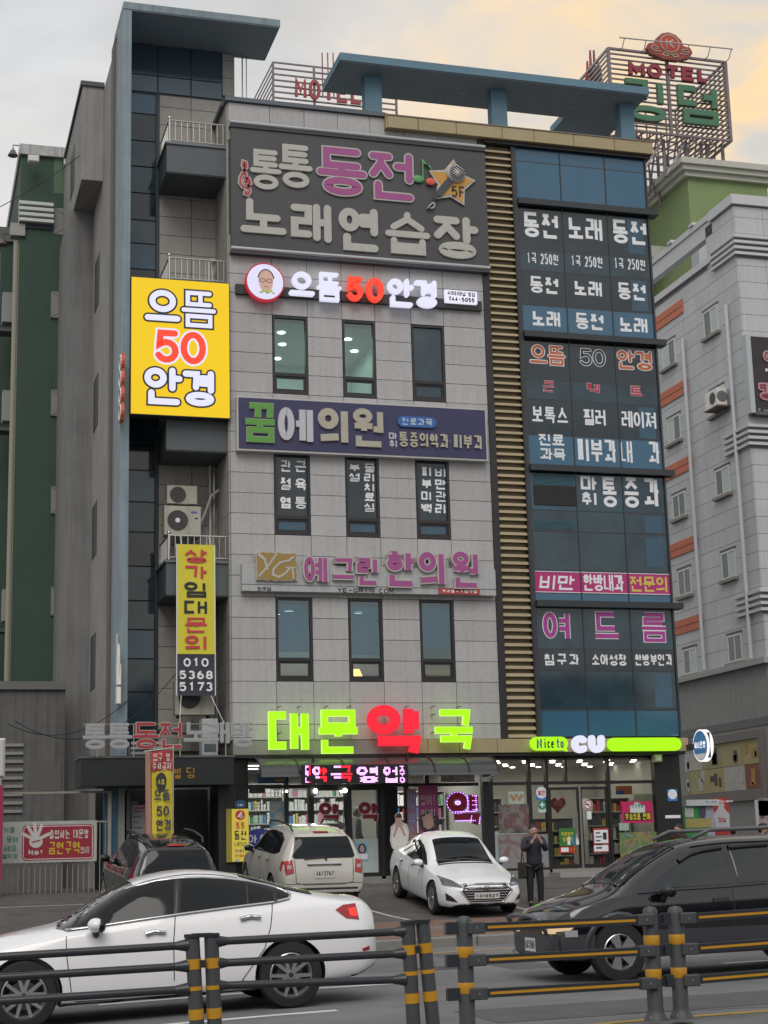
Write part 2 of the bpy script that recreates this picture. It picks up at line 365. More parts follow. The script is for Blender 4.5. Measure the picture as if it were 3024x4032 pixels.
def ribbon(mb, pts, w, closed, y0, y1, rnd=True, T=None):
    """thick line in XZ, pulled from y1 (back) to y0 (front)"""
    P = [Vector((p[0], p[1])) for p in pts]
    Q = [P[0]]
    for p in P[1:]:
        if (p - Q[-1]).length > 1e-5: Q.append(p)
    P = Q; n = len(P); h = w / 2
    if n < 2: return
    Lf, Rt = [], []
    for i in range(n):
        if closed: a, c = P[i - 1], P[(i + 1) % n]
        else: a, c = (P[i - 1] if i else None), (P[i + 1] if i < n - 1 else None)
        if a is None: d = (c - P[i]).normalized(); nn = Vector((-d.y, d.x)); k = 1
        elif c is None: d = (P[i] - a).normalized(); nn = Vector((-d.y, d.x)); k = 1
        else:
            d1, d2 = (P[i] - a).normalized(), (c - P[i]).normalized()
            n1, n2 = Vector((-d1.y, d1.x)), Vector((-d2.y, d2.x)); nn = n1 + n2
            if nn.length < 1e-3: nn = n1
            nn.normalize(); k = min(1 / max(nn.dot(n1), .3), 1.9)
        Lf.append(P[i] + nn * h * k); Rt.append(P[i] - nn * h * k)
    def V(p, y):
        q = (p.x, y, p.y); return T(q) if T else q
    vs = [V(p, y0) for p in Lf] + [V(p, y0) for p in Rt] + [V(p, y1) for p in Lf] + [V(p, y1) for p in Rt]
    fs = []
    for i in range(n if closed else n - 1):
        j = (i + 1) % n
        fs += [(i, j, n + j, n + i), (2*n + i, i, j, 2*n + j)[::-1], (3*n + i, n + i, n + j, 3*n + j), ]
    base = len(mb.v)
    if not closed and not rnd: fs += [(0, n, 3*n, 2*n), (n - 1, 2*n - 1, 4*n - 1, 3*n - 1)]
    mb.add(vs, fs)
    if not closed and rnd:
        for (c, d) in ((P[0], (P[0] - P[1]).normalized()), (P[-1], (P[-1] - P[-2]).normalized())):
            a0 = math.atan2(d.y, d.x); m = 6
            arcp = [c + Vector((cos(a0 - pi/2 + pi*k/m), sin(a0 - pi/2 + pi*k/m))) * h for k in range(m + 1)]
            vs = [V(p, y0) for p in arcp] + [V(p, y1) for p in arcp]
            fs = [list(range(m + 1))] + [(k, k + 1, m + 2 + k, m + 1 + k) for k in range(m)]
            mb.add(vs, fs)
def glyph(mb, ch, x0, x1, z0, z1, w, y0, y1, rnd=True, extra=0.0, T=None, slant=0.0):
    if '가' <= ch <= '힣':
        c_ = ord(ch) - 0xAC00; v_ = VS[(c_ % 588) // 28]; dense = c_ % 28 and v_ not in 'ㅏㅐㅑㅒㅓㅔㅕㅖㅣ'
        w = min(w, (z1 - z0) * ((.116 if LS[c_ // 588] in 'ㅌㄹㄸㅋㅍㅎㅊ' else .138) if dense else .175), (x1 - x0) * (.195 if v_ not in 'ㅐㅔㅖ' else .165))
    h = w / 2; k = 0
    for s in strokes_of(ch):
        closed = isinstance(s, tuple) and s[0] == 'c'; pts = s[1] if closed else s
        q = [(x0 + h + (x1 - x0 - w) * a + slant * b * (z1 - z0), z0 + h + (z1 - z0 - w) * b) for a, b in pts]
        off = 0.0004 * k if y0 < y1 else -0.0004 * k
        ribbon(mb, q, w + extra, closed, y0 - off, y1, rnd, T); k += 1
def letter(parent, ch, box, y, w, m, depth=0.05, om=None, ow=0.05, rnd=True, name='letter', T=None, back=0.0, slant=0.0, wall=None):
    """one raised letter: face (and a wider outline plate behind it)"""
    x0, x1, z0, z1 = box; mb = MB(); mats = [m]
    if om is not None:
        mb.mi = 1; mats.append(om); glyph(mb, ch, x0, x1, z0, z1, w, y - depth, y + back, rnd, extra=2 * ow, T=T, slant=slant)
        mb.mi = 0; glyph(mb, ch, x0, x1, z0, z1, w, y - depth - 0.006, y - depth + 0.002, rnd, T=T, slant=slant)
    else:
        glyph(mb, ch, x0, x1, z0, z1, w, y - depth, y + back, rnd, T=T, slant=slant)
    return mb.build(name, mats, parent)
def text(parent, s, box, y, m, w=None, depth=0.006, gap=0.12, om=None, ow=0.01, rnd=False, name='lettering', vertical=False, T=None, each=False, slant=0.0):
    x0, x1, z0, z1 = box; n = len(s); mb = MB(); mats = [m] + ([om] if om else [])
    def wd(ch): return 0.45 if ch in ' .·!' else (1.0 if '가' <= ch <= '힣' else 0.62)
    if vertical: tot = n + gap * (n - 1); u = (z1 - z0) / tot
    else: tot = sum(wd(c) for c in s) + gap * (n - 1); u = (x1 - x0) / tot
    cur = 0.0
    for ch in s:
        if vertical: bx = (x0, x1, z1 - (cur + 1) * u, z1 - cur * u); cur += 1 + gap
        else: bx = (x0 + cur * u, x0 + (cur + wd(ch)) * u, z0, z1); cur += wd(ch) + gap
        if ch == ' ': continue
        ww = w or 0.14 * min(bx[3] - bx[2], (bx[1] - bx[0]) * (1.3 if wd(ch) < 1 else 1))
        if each: letter(parent, ch, bx, y, ww, m, depth, om, ow, rnd, T=T, slant=slant); continue
        if om:
            mb.mi = 1; glyph(mb, ch, *bx, ww, y - depth, y, rnd, extra=2 * ow, T=T, slant=slant)
            mb.mi = 0; glyph(mb, ch, *bx, ww, y - depth - 0.005, y - depth + .001, rnd, T=T, slant=slant)
        else: glyph(mb, ch, *bx, ww, y - depth, y, rnd, T=T, slant=slant)
    if not each and mb.v: return mb.build(name, mats, parent)
# ================================================================== materials of the place
asphalt = mat('asphalt', (0.155, 0.155, 0.16), .82, var=.34, scale=.55, bump=.5, bscale=90)
lotmat = mat('lot asphalt', (0.088, 0.082, 0.078), .8, var=.35, scale=1.6, bump=.5, bscale=80)
joint = mat('joint', (0.10, 0.10, 0.10), .9)
tilem = mat('granite tile', (0.40, 0.397, 0.40), .6, var=.10, scale=9, bump=.2, bscale=120, streak=.12, tile_var=.055)
tile_l = mat('light granite tile', (0.50, 0.52, 0.56), .5, var=.08, scale=1.4, streak=.1, tile_var=.03)
tile_r = mat('recess granite tile', (0.36, 0.345, 0.32), .6, var=.10, scale=6, streak=.08, tile_var=.04)
stucco = mat('grey stucco', (0.27, 0.262, 0.25), .85, var=.16, scale=1.1, bump=.2, streak=.25)
stucco_d = mat('dark stucco', (0.19, 0.19, 0.19), .85, var=.16, scale=1.1, bump=.2, streak=.25)
bluem = mat('blue grey paint', (0.20, 0.265, 0.30), .6, var=.16, scale=1.5, streak=.28, bump=.1)
blue_d = mat('blue canopy paint', (0.105, 0.205, 0.275), .6, var=.12, scale=1.3, streak=.1)
soffit = mat('slate soffit paint', (0.21, 0.27, 0.32), .7, var=.08)
frame = mat('dark window frame', (0.022, 0.02, 0.022), .4)
darkg = mat('dark granite', (0.022, 0.026, 0.027), .3, var=.2, scale=30)
slate = mat('balcony slate', (0.085, 0.098, 0.108), .6, var=.12)
goldm = mat('gold panel', (0.36, 0.295, 0.17), .45, metal=.15, var=.08, tile_var=.05)
louvm = mat('champagne louvre', (0.44, 0.36, 0.235), .5, metal=.1, var=.08, tile_var=.05)
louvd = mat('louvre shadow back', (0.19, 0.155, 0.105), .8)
steel = mat('stainless steel', (0.55, 0.54, 0.5), .25, metal=.9)
white = mat('white paint', (0.78, 0.78, 0.77), .5, var=.06)
whitep = mat('white plastic', (0.72, 0.71, 0.68), .5, var=.08, streak=.15)
black = mat('black rubber', (0.012, 0.012, 0.012), .7)
blackp = mat('black plastic', (0.02, 0.02, 0.022), .45)
gl_dark = mat('dark tinted glass', (0.022, 0.036, 0.046), .06, var=.5, scale=.7, spec=.5, ior=1.6)
gl_mid = mat('smoky tinted glass', (0.028, 0.058, 0.078), .06, var=.5, scale=.8, spec=.5, ior=1.6)
gl_blue = mat('blue spandrel glass', (0.04, 0.12, 0.20), .08, var=.10, scale=.6, spec=.5, ior=1.6)
gl_bl2 = mat('blue tinted glass', (0.03, 0.085, 0.14), .08, var=.35, scale=.7, spec=.5, ior=1.6)
gl_clear = glass_mat('clear shop glass', (.9, .93, .92), .05)
gl_green = glass_mat('greenish window glass', (.62, .78, .74), .06)
gl_tint = glass_mat('bluish window glass', (.62, .80, .86), .05)
stickw = mat('white vinyl', (0.74, 0.76, 0.80), .5)
ltr_grey = mat('weathered letter grey', (0.44, 0.43, 0.40), .5, var=.1, scale=5)
ltr_edge = mat('weathered letter edge', (0.52, 0.50, 0.46), .5)
plum = mat('plum letter', (0.33, 0.075, 0.24), .45, var=.06)
P0 = (0, 0, 0)
PITCH = .5335; Z00 = 4.78
def zrow(k): return Z00 + PITCH * k

bld = root('commercial_building', 'granite tiled commercial building covered in shop signs, with gold louvres and glass bay', 'building', (7.75, 0, .85))
# ---- main body behind the cladding
mb = MB()
mb.box(7.75, 20.0, 5.2, 14, .6, 21.2); mb.box(14.95, 19.87, .25, 5.2, 4.4, 21.0); mb.box(4.97, 7.75, 1.85, 6.6, .3, 23.6)
for z in (4.02, 7.93, 11.6, 15.5): mb.box(7.8, 14.95, .28, 5.2, z - .1, z + .1)
mb.box(7.8, 14.95, .28, 5.2, 20.7, 20.9); mb.box(7.78, 7.98, .2, 5.2, 4.1, 20.8); mb.box(6.1, 8.27, 1.84, 6.6, 20.9, 23.6)
mb.build('wall', stucco, bld)
# ---- tiled front: columns and rows of granite slabs
TX = [7.75, 8.88, 9.83, 10.77, 11.68, 12.68, 13.61, 14.78]
WIN = [(zrow(2), zrow(6), 'low'), (zrow(9), zrow(13.05), 'mid'), (zrow(16), zrow(20), 'top')]
mbk = MB(); ntile = 0
for c in range(7):
    x0, x1 = TX[c], TX[c + 1]; wcol = c in (1, 3, 5)
    k = -1
    segs = []
    if wcol:
        z = 4.38
        for (a, b, n_) in WIN: segs.append((z, a)); z = b
        segs.append((z, 21.35))
    else: segs = [(4.38, 21.35)]
    for a, b in segs: mbk.box(x0, x1, .045, .25, a, b)
    for k in range(-1, 31):
        z0, z1 = zrow(k), zrow(k + 1)
        z0 = max(z0, 4.39)
        if z1 > 21.3: z1 = 21.34
        if k == 30: z1 = 21.34
        if wcol and any(z0 < b - .05 and z1 > a + .05 for a, b, _ in WIN if _ != 'mid'): continue
        if wcol and zrow(9) - .05 < z0 < zrow(12.9): continue
        if z0 > 17.4 and z1 < 20.5: continue      # behind the big sign board
        w, h = x1 - x0 - .012, z1 - z0 - .012
        piece(('tile', round(w, 3), round(h, 3)), 'tile', bld, (x0 + .006, random.uniform(-.003, .003), z0 + .006),
              lambda w=w, h=h: MB().bbox(0, w, 0, .04, 0, h, .004), tilem); ntile += 1
mbk.box(7.751, 14.78, .044, .25, 17.1, 20.7)
mbk.build('tile_backing', joint, bld)
# return wall of the main block towards the recess (X = 7.75)
for k in range(-1, 31):
    z0 = max(zrow(k), 4.39); z1 = zrow(k + 1) if k < 30 else 21.34
    for (a, b) in ((.05, .9), (.9, 1.75)):
        h = z1 - z0 - .012; w = b - a - .012
        piece(('rtile', round(w, 3), round(h, 3)), 'tile', bld, (7.745, a + .006, z0 + .006), lambda w=w, h=h: MB().box(-.03, .03, 0, w, 0, h), tile_r)
# recessed wall Y = 1.75
for k in range(-1, 36):
    z0 = max(zrow(k), 4.2); z1 = zrow(k + 1)
    if z0 > 23.6: continue
    z1 = min(z1, 23.66)
    for (a, b) in ((6.17, 7.05), (7.05, 7.93), (7.93, 8.28)):
        if a > 7.9 and z0 < 21: continue
        if z1 > 22.25 and a < 7.9:
            if z0 > 22.2: continue
            z1 = 22.2
        w, h = b - a - .012, z1 - z0 - .012
        if h < .08: continue
        piece(('ctile', round(w, 3), round(h, 3)), 'tile', bld, (a + .006, 1.75 + random.uniform(-.002, .002), z0 + .006), lambda w=w, h=h: MB().bbox(0, w, 0, .06, 0, h, .004), tile_r)
# parapet strip + caps
MB().box(7.66, 12.1, -.08, .3, 21.35, 21.47).box(7.62, 7.80, .3, 1.74, 21.35, 21.47).build('parapet_cap', mat('slate cap', (.10, .115, .135), .5), bld)
MB().box(14.78, 14.95, -.03, .25, 4.4, 20.95).build('corner_trim', frame, bld)
for i, (a, b) in enumerate([(12.12, 13.0), (13.0, 14.1), (14.1, 15.45), (15.45, 16.4), (16.4, 17.6), (17.6, 18.85), (18.85, 20.05)]):
    piece(('gold', round(b - a, 2)), 'panel', bld, (a + .006, -.22, 20.97), lambda w=b - a - .012: MB().bbox(0, w, 0, .4, 0, .36, .01), goldm)
MB().box(12.1, 20.06, -.24, .25, 21.33, 21.36).build('flashing', mat('gold flashing', (.2, .17, .12), .5), bld)
MB().box(12.08, 12.12, -.2, .5, 20.97, 21.4).build('panel_edge', goldm, bld)
MB().box(14.95, 20.0, -.1, .25, 20.88, 20.965).build('head_shade_strip', frame, bld)  # dark strip stands in for the shade below the gold band
# ---- louvres
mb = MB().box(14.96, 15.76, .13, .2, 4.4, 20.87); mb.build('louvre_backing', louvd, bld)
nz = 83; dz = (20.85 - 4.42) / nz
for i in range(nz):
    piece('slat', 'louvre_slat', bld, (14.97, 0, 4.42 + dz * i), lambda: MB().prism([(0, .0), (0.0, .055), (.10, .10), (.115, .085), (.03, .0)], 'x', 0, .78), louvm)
MB().box(14.951, 14.969, -.02, .12, 4.4, 20.87).box(15.751, 15.79, -.03, .2, 4.4, 20.9).build('louvre_frame', frame, bld)
# ---- glass corner bay
gx = [(15.90, 17.22), (17.25, 18.59), (18.62, 19.84)]
rows = [(20.49, 20.86, 'b'), (19.33, 20.46, 'b'), (17.90, 19.10, 'd'), (17.28, 17.86, 'm'), (16.26, 17.24, 'd'), (15.48, 16.23, 'B'),
        (14.13, 15.20, 'd'), (13.58, 14.10, 'm'), (12.57, 13.55, 'd'), (11.73, 12.54, 'B'), (10.5, 11.5, 'v'), (9.93, 10.46, 'm'),
        (8.86, 9.88, 'x'), (8.24, 8.82, 'p'), (8.0, 8.22, 'B'), (6.75, 7.84, 'm'), (6.18, 6.72, 'd'), (5.16, 6.15, 'x'), (4.44, 5.11, 'b')]
pinkm = mat('magenta sticker panel', (0.42, 0.03, 0.17), .45, var=.05)
blindm = mat('blue window blind', (0.035, 0.12, 0.16), .5)
frm = MB().box(15.79, 15.90, -.02, .2, 4.4, 20.88).box(19.84, 19.89, -.02, .25, 4.4, 20.88)
frm.box(17.22, 17.25, .014, .2, 4.4, 20.88).box(18.59, 18.62, .014, .2, 4.4, 20.88)
for i in range(len(rows) - 1):
    z0, z1 = rows[i + 1][1], rows[i][0]
    if z1 - z0 < .2: frm.box(15.85, 19.86, .0292, .19, z0, z1)
frm.build('curtain_wall_frame', mat('curtain wall frame', (.035, .04, .045), .4), bld)
for i, z in enumerate((19.22, 15.36, 11.61, 7.92)):
    MB().box(15.88, 20.12, -.16, .2, z - .075, z + .09).build('floor_fin', mat('floor fin', (.028, .033, .038), .4), bld)
for ri, (z0, z1, kd) in enumerate(rows):
    for ci, (x0, x1) in enumerate(gx):
        m = {'b': gl_blue, 'B': gl_blue, 'd': gl_dark, 'm': gl_mid, 'x': gl_mid, 'p': pinkm, 'v': gl_mid}[kd]
        if kd == 'v' and ci == 0: m = gl_bl2
        piece(('gp', ri, m.name, ci), 'glass_pane', bld, (x0 + .003, .03, z0), lambda w=x1 - x0 - .006, h=z1 - z0: MB().box(0, w, 0, .02, 0, h), m)
# reflection painted as tint on the opening light: a narrow bluish casement on the right bay of most storeys
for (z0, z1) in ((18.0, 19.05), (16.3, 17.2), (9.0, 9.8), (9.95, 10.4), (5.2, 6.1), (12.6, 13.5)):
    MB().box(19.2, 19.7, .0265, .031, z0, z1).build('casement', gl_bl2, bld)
MB().box(16.0, 17.2, .0, .029, 10.62, 11.15).build('vent_panel', mat('vent black', (.02, .02, .02), .8), bld)
mb = MB()
for k in range(9): mb.box(16.0, 17.18, .012, .028, 11.18 + k * .035, 11.2 + k * .035)
for k in range(8): mb.box(15.98, 17.1, .012, .028, 9.97 + k * .03, 9.985 + k * .03)
stuff(mb.build('blind_slats', blindm, bld))

# ---- windows of the tiled front
rail = mat('window rail', (0.018, 0.016, 0.018), .45)
def window(x0, x1, z0, z1, split, pane_m, sash_m, y=.06):
    zs = z0 + (z1 - z0) * split
    f = MB(); t = .055
    f.box(x0, x0 + t, y - .05, y + .08, z0, z1).box(x1 - t, x1, y - .05, y + .08, z0, z1)
    f.box(x0 + t, x1 - t, y - .05, y + .08, z0, z0 + t + .03).box(x0 + t, x1 - t, y - .05, y + .08, z1 - t, z1).box(x0 + t, x1 - t, y - .05, y + .08, zs - .05, zs + .04)
    w = f.build('window', frame, bld)
    s = MB(); a, b, c, d = x0 + t, x1 - t, z0 + t + .03, zs - .05; q = .05
    s.box(a, a + q, y - .02, y + .05, c, d).box(b - q, b, y - .02, y + .05, c, d).box(a + q, b - q, y - .02, y + .05, c, c + q).box(a + q, b - q, y - .02, y + .05, d - q, d)
    s.build('sash', rail, w)
    MB().box(x0 + t, x1 - t, y + .01, y + .02, zs + .04, z1 - t).build('pane', pane_m, w)
    MB().box(a + q, b - q, y + .01, y + .02, c + q, d - q).build('pane', sash_m, w)
    return w
room_w = mat('pale green office wall', (0.50, 0.58, 0.54), .8)
room_d = mat('dim room wall', (0.05, 0.055, 0.06), .8)
lampm = mat('ceiling lamp glow', (1, 1, 1), emit=9, ecol=(1, .98, .94))
lampw = mat('warm lamp glow', (1, .7, .3), emit=2.2, ecol=(1, .55, .16))
rooms = MB()
for i, c in enumerate((1, 3, 5)):
    x0, x1 = TX[c] + .01, TX[c + 1] - .01
    window(x0, x1, zrow(16) + .01, zrow(20) - .01, .25, gl_green if i < 2 else gl_mid, gl_green if i < 2 else gl_mid)
    window(x0, x1, zrow(9) + .01, zrow(13.05), .215, gl_dark, gl_bl2)
    w = window(x0, x1, zrow(2) + .01, zrow(6) - .01, .26, gl_tint, gl_clear)
# lit fourth floor room behind two windows
r4 = MB(); r4.box(8.3, 12.1, 4.0, 4.1, 11.8, 15.4); r4.box(8.2, 8.3, .3, 4.0, 11.8, 15.4); r4.box(12.1, 12.2, .3, 4.0, 11.8, 15.4); r4.box(8.3, 12.1, .3, 4.0, 15.32, 15.38)
r4.build('room_lining', room_w, bld)
for (x, y) in ((9.35, 1.0), (9.6, 2.0), (9.0, 3.0), (9.75, 3.3), (11.25, 1.2), (11.7, 2.2), (11.0, 2.6), (11.45, 3.4), (10.3, 1.6)):
    MB().cyl((x, y, 15.30), (x, y, 15.319), .1, n=16).build('ceiling_lamp', lampm, bld)
def area(name, x, y, z, sx, sy, e, col=(1, .97, .9)):
    l = bpy.data.lights.new(name, 'AREA'); l.shape = 'RECTANGLE'; l.size = sx; l.size_y = sy; l.energy = e; l.color = col
    o = bpy.data.objects.new(name, l); COL.objects.link(o); o.location = (x, y, z); return o
area('ceiling_light_fourth_floor', 10.2, 2.2, 15.2, 3.2, 2.6, 40)
# second floor: blinds, back wall, lamp
r2m = MB(); r2m.box(8.0, 14.6, 2.5, 2.6, 4.4, 7.9); r2m.build('room_lining', mat('second floor room wall', (.22, .22, .2), .8), bld)
for i, c in enumerate((1, 3, 5)):
    x0, x1 = TX[c] + .07, TX[c + 1] - .07; mb = MB(); zb = (6.62, 6.55, 6.75)[i]
    n = int((7.85 - zb) / .045)
    for k in range(n): mb.add([(x0, .2, zb + k * .045), (x1, .2, zb + k * .045), (x1, .185, zb + k * .045 + .04), (x0, .185, zb + k * .045 + .04)], [(0, 1, 2, 3)])
    stuff(mb.build('window_blind', mat('slate blue blind', (.13, .36, .48), .6, emit=0), bld))
MB().box(12.72, 13.57, .17, .18, 5.9, 6.74).build('board', mat('tan board behind window', (.36, .28, .12), .8), bld)
area('second_floor_light', 10.3, 1.5, 7.7, 4.0, 1.2, 36)
for x, y in ((9.5, 1.2), (9.3, 1.9), (11.4, 1.3)): MB().cyl((x, y, 7.80), (x, y, 7.82), .11, n=14).build('ceiling_lamp', lampm, bld)
lp = root('table_lamp', 'glowing orange table lamp behind the middle second floor window above the green pharmacy letters', 'lamp', (11.0, .4, 5.9))
MB().lathe([(.19, 0), (.11, .2)], (11.02, .36, 6.0), n=20).build('lamp_shade', lampw, lp)
MB().lathe([(.0, 0), (.07, 0), (.02, .04), (.015, .12)], (11.02, .42, 5.93), n=14).build('lamp_base', steel, lp)

# ---- blue fin pier, canopy, left side
MB().box(4.95, 5.17, -.0, 1.35, 1.0, 23.67).build('fin_pier', bluem, bld)
MB().box(4.96, 9.19, .0, 1.9, 23.67, 23.70).build('canopy_soffit', soffit, bld)
MB().box(4.95, 9.2, -.02, 2.0, 23.70, 23.90).build('canopy_slab', bluem, bld)
side = MB()
side.prism([(4.93, 1.36), (5.1, 1.36), (5.1, 14), (4.93, 14)], 'z', .5, 23.4)
side.build('side_wall', stucco, bld)
MB().box(4.88, 4.95, 1.4, 2.0, 1, 23.5).build('side_trim', mat('mauve trim', (.10, .085, .09), .7), bld)
MB().box(4.33, 4.93, 4.3, 13.9, 20.62, 23.5).build('bay_box', stucco, bld)
MB().box(4.27, 4.95, 4.24, 14, 23.5, 23.64).build('bay_cap', mat('bay cap', (.06, .06, .075), .6), bld)
MB().box(4.22, 4.93, 6.6, 13.9, .5, 20.615).build('rear_wing', stucco_d, bld)
for z in (21.3, ): MB().box(4.315, 4.34, 6.5, 7.6, z, z + 1.4).build('side_window', frame, bld)
for z in (18.2, 14.6, 10.9, 7.2):
    MB().box(4.915, 4.94, 4.9, 6.0, z - 1.0, z + .5).build('side_window', frame, bld)
# glass strip beside the fin
zz = [4.1, 4.9, 5.75, 6.6, 7.35, 8.1, 9.0, 9.9, 10.7, 11.55, 12.3, 13.1, 13.9, 14.75, 15.6, 16.3, 17.1, 17.83, 18.5, 19.28, 20.05, 20.8, 21.6, 22.6]
for i in range(len(zz) - 1):
    m = gl_bl2 if zz[i] in (6.6, 10.7, 17.1, 21.6, 14.75) else (gl_mid if i % 3 else gl_dark)
    MB().box(5.18, 6.08, 1.78, 1.80, zz[i] + .02, zz[i + 1] - .02).build('glass_pane', m, bld)
MB().box(5.17, 6.17, 1.81, 1.84, 1.0, 22.6).box(6.08, 6.165, 1.70, 1.80, 4.1, 22.2).build('curtain_wall_frame', mat('strip frame', (.03, .035, .045), .5), bld)
for i, (a, b) in enumerate(((5.18, 6.10), (6.14, 7.02), (7.06, 7.90))):
    MB().box(a, b, 1.72, 1.75, 22.75, 23.66).build('glass_pane', mat('upper blue glass', (.045, .07, .095), .12), bld)
    MB().box(a, b, 1.72, 1.75, 22.25, 22.72).build('glass_pane', mat('upper pale glass', (.09, .14, .18), .12), bld)
MB().box(5.17, 7.93, 1.755, 1.80, 22.2, 23.66).build('curtain_wall_frame', mat('strip frame', (.03, .035, .045), .5), bld)
MB().cyl((8.5, 1.75, 21.4), (8.5, 1.75, 23.67), .02).cyl((8.62, 1.78, 21.4), (8.62, 1.78, 23.67), .015).build('drain_pipe', steel, bld)

# ---- rooftop pergola
pg = root('rooftop_pergola', 'blue steel rooftop canopy on three square posts above the gold parapet', 'canopy', (15.3, .3, 21.36))
poly = [(10.72, -.58), (19.85, -.58), (19.85, 2.5), (18.05, 2.5), (18.05, 1.35), (10.72, 1.35)]
MB().prism(poly, 'z', 22.62, 22.84).build('roof_slab', blue_d, pg)
poly2 = [(10.75, -.55), (19.82, -.55), (19.82, 2.47), (18.08, 2.47), (18.08, 1.32), (10.75, 1.32)]
MB().prism(poly2, 'z', 22.595, 22.615).build('soffit', soffit, pg)
for a, b in ((11.57, 12.05), (15.26, 15.72), (19.2, 19.63)): MB().box(a, b, .02, .36, 21.365, 22.59).build('post', blue_d, pg)
for x, y in ((13.4, .45), (14.6, .5), (16.6, .5), (17.9, .6), (18.6, 1.3)):
    MB().cyl((x, y, 22.585), (x, y, 22.595), .1, n=16).build('downlight', mat('unlit downlight', (.32, .27, .22), .5), pg)

# ---- balconies with steel railings (on the recess)
for bi, (zt, zb) in enumerate(((20.13, 19.23), (16.28, 15.4), (12.6, 11.69), (8.90, 7.96))):
    MB().box(6.14, 7.74, .22, 1.74, zb + .06, zt - .06).build('balcony_box', slate, bld)
    MB().box(6.10, 7.76, .18, 1.745, zt - .06, zt).build('balcony_cap', mat('balcony cap', (.13, .15, .17), .5), bld)
    mb = MB()
    for k in range(22): mb.box(6.16 + k * .071, 6.16 + k * .071 + .062, .24, 1.74, zb + .03, zb + .058)
    stuff(mb.build('soffit_boards', slate, bld))
    if bi == 2: continue
    r = root('balcony_railing', ['steel balcony railing topmost, under the roof canopy beside the big karaoke sign', 'steel balcony railing just above the glowing yellow sign', '', 'steel balcony railing that the yellow rental banner hangs from'][bi], 'railing', (6.2, .27, zt), group='steel balcony railings')
    MB().cyl((6.22, .27, zt), (6.22, .27, zt + .68), .034, n=12).build('post', steel, r)
    MB().ball((6.22, .27, zt + .71), .05).build('finial', steel, r)
    MB().cyl((6.22, .27, zt + .64), (7.74, .27, zt + .64), .024).cyl((6.22, .27, zt + .08), (7.74, .27, zt + .08), .018).cyl((6.22, .27, zt + .64), (6.22, 1.74, zt + .64), .024).cyl((6.22, .27, zt + .08), (6.22, 1.74, zt + .08), .018).build('rail', steel, r)
    for k in range(9): MB().cyl((6.38 + k * .16, .27, zt + .08), (6.38 + k * .16, .27, zt + .64), .012, n=8).build('baluster', steel, r)
    for k in range(9): MB().cyl((6.22, .42 + k * .145, zt + .08), (6.22, .42 + k * .145, zt + .64), .012, n=6).build('baluster', steel, r)
# pipes in the recess
pr = root('drain_pipe', 'pale drain pipes running down the recess beside the balconies', 'pipe', (7.5, 1.6, 4.5))
MB().tube([(7.52, 1.66, 4.6), (7.52, 1.66, 17.3), (7.52, 1.66, 17.45), (7.68, 1.66, 17.5)], .035).build('pipe', whitep, pr)
MB().tube([(7.62, 1.62, 4.6), (7.62, 1.62, 17.2)], .02).build('pipe', steel, pr)
MB().tube([(7.7, 1.3, 11.0), (7.5, 1.4, 10.85), (7.35, 1.45, 10.4), (7.2, 1.5, 10.05), (7.05, 1.3, 9.8)], .035).build('duct', whitep, pr)
# ================================================================== signs on the front
a1 = zone(850, 0, .66305); b1 = zone(850, 950, .66305); c1 = zone(850, 1950, .66305); d1 = zone(850, 2750, .4822)
y1 = zone(0, 1000, .6028); y2 = zone(0, 1900, .6028); y3 = zone(0, 2700, .6028)
gA = zone(1900, 0, .6775); gB = zone(1900, 950, .6775); gC = zone(1900, 1950, .6775)
e1 = zone(1550, 2850, .4521); f1 = zone(2200, 2850, .4967)
def wide(box, dx=0, dz=0): return (box[0] - dx, box[1] + dx, box[2] - dz, box[3] + dz)
glowW = mat('white sign glow', (.9, .9, .95), emit=.80, ecol=(.80, .80, 1.0))
glowR = mat('red sign glow', (.9, .1, .02), emit=.85, ecol=(1.0, .06, .03))
glowY = mat('yellow sign glow', (.9, .6, 0), emit=.72, ecol=(1.0, .66, .0))
glowG = mat('lime sign glow', (.4, .9, 0), emit=.88, ecol=(.42, .93, .0))
glowG2 = mat('lime rim glow', (.6, 1, .2), emit=1.0, ecol=(.62, 1.0, .18))
glowRed = mat('crimson sign glow', (.9, .02, .04), emit=.80, ecol=(1.0, .012, .04))
navy = mat('navy outline', (.02, .015, .04), .5)
# --- karaoke board
s = root('karaoke_sign', 'big charcoal sign board with grey and plum letters, star, microphone and treble clef', 'sign', (11.3, 0, 16.4))
charc = mat('charcoal vinyl', (.062, .062, .066), .5, var=.1, scale=.8)
MB().box(7.78, 14.93, -.16, -.02, 17.17, 20.62).build('board', charc, s)
for z in (20.66, 17.12): MB().box(7.76, 14.93, -.20, -.01, z - .11, z - .03).build('rail', mat('board rail dark', (.04, .045, .055), .4), s); MB().cyl((7.76, -.19, z + .02), (14.93, -.19, z + .02), .055, n=14).build('rail', mat('board rail silver', (.42, .44, .45), .35, metal=.5), s)
yb = -.16
for ch, bx in (('통', (202, 895, 385, 1128)), ('통', (372, 866, 570, 1118))): letter(s, ch, a1(*bx, yb), yb, .165, ltr_grey, .05, ltr_edge, .008)
for ch, bx in (('동', (600, 885, 890, 1162)), ('전', (912, 912, 1183, 1190))): letter(s, ch, a1(*bx, yb), yb, .19, plum, .05, ltr_grey, .040)
for ch, bx in (('노', (145, 1188, 415, 1403)), ('래', (445, 1215, 690, 1438)), ('연', (730, 1240, 975, 1494)), ('습', (1005, 1265, 1267, 1513)), ('장', (1295, 1290, 1555, 1538))):
    letter(s, ch, a1(*bx, yb), yb, .20, ltr_grey, .05, ltr_edge, .008)
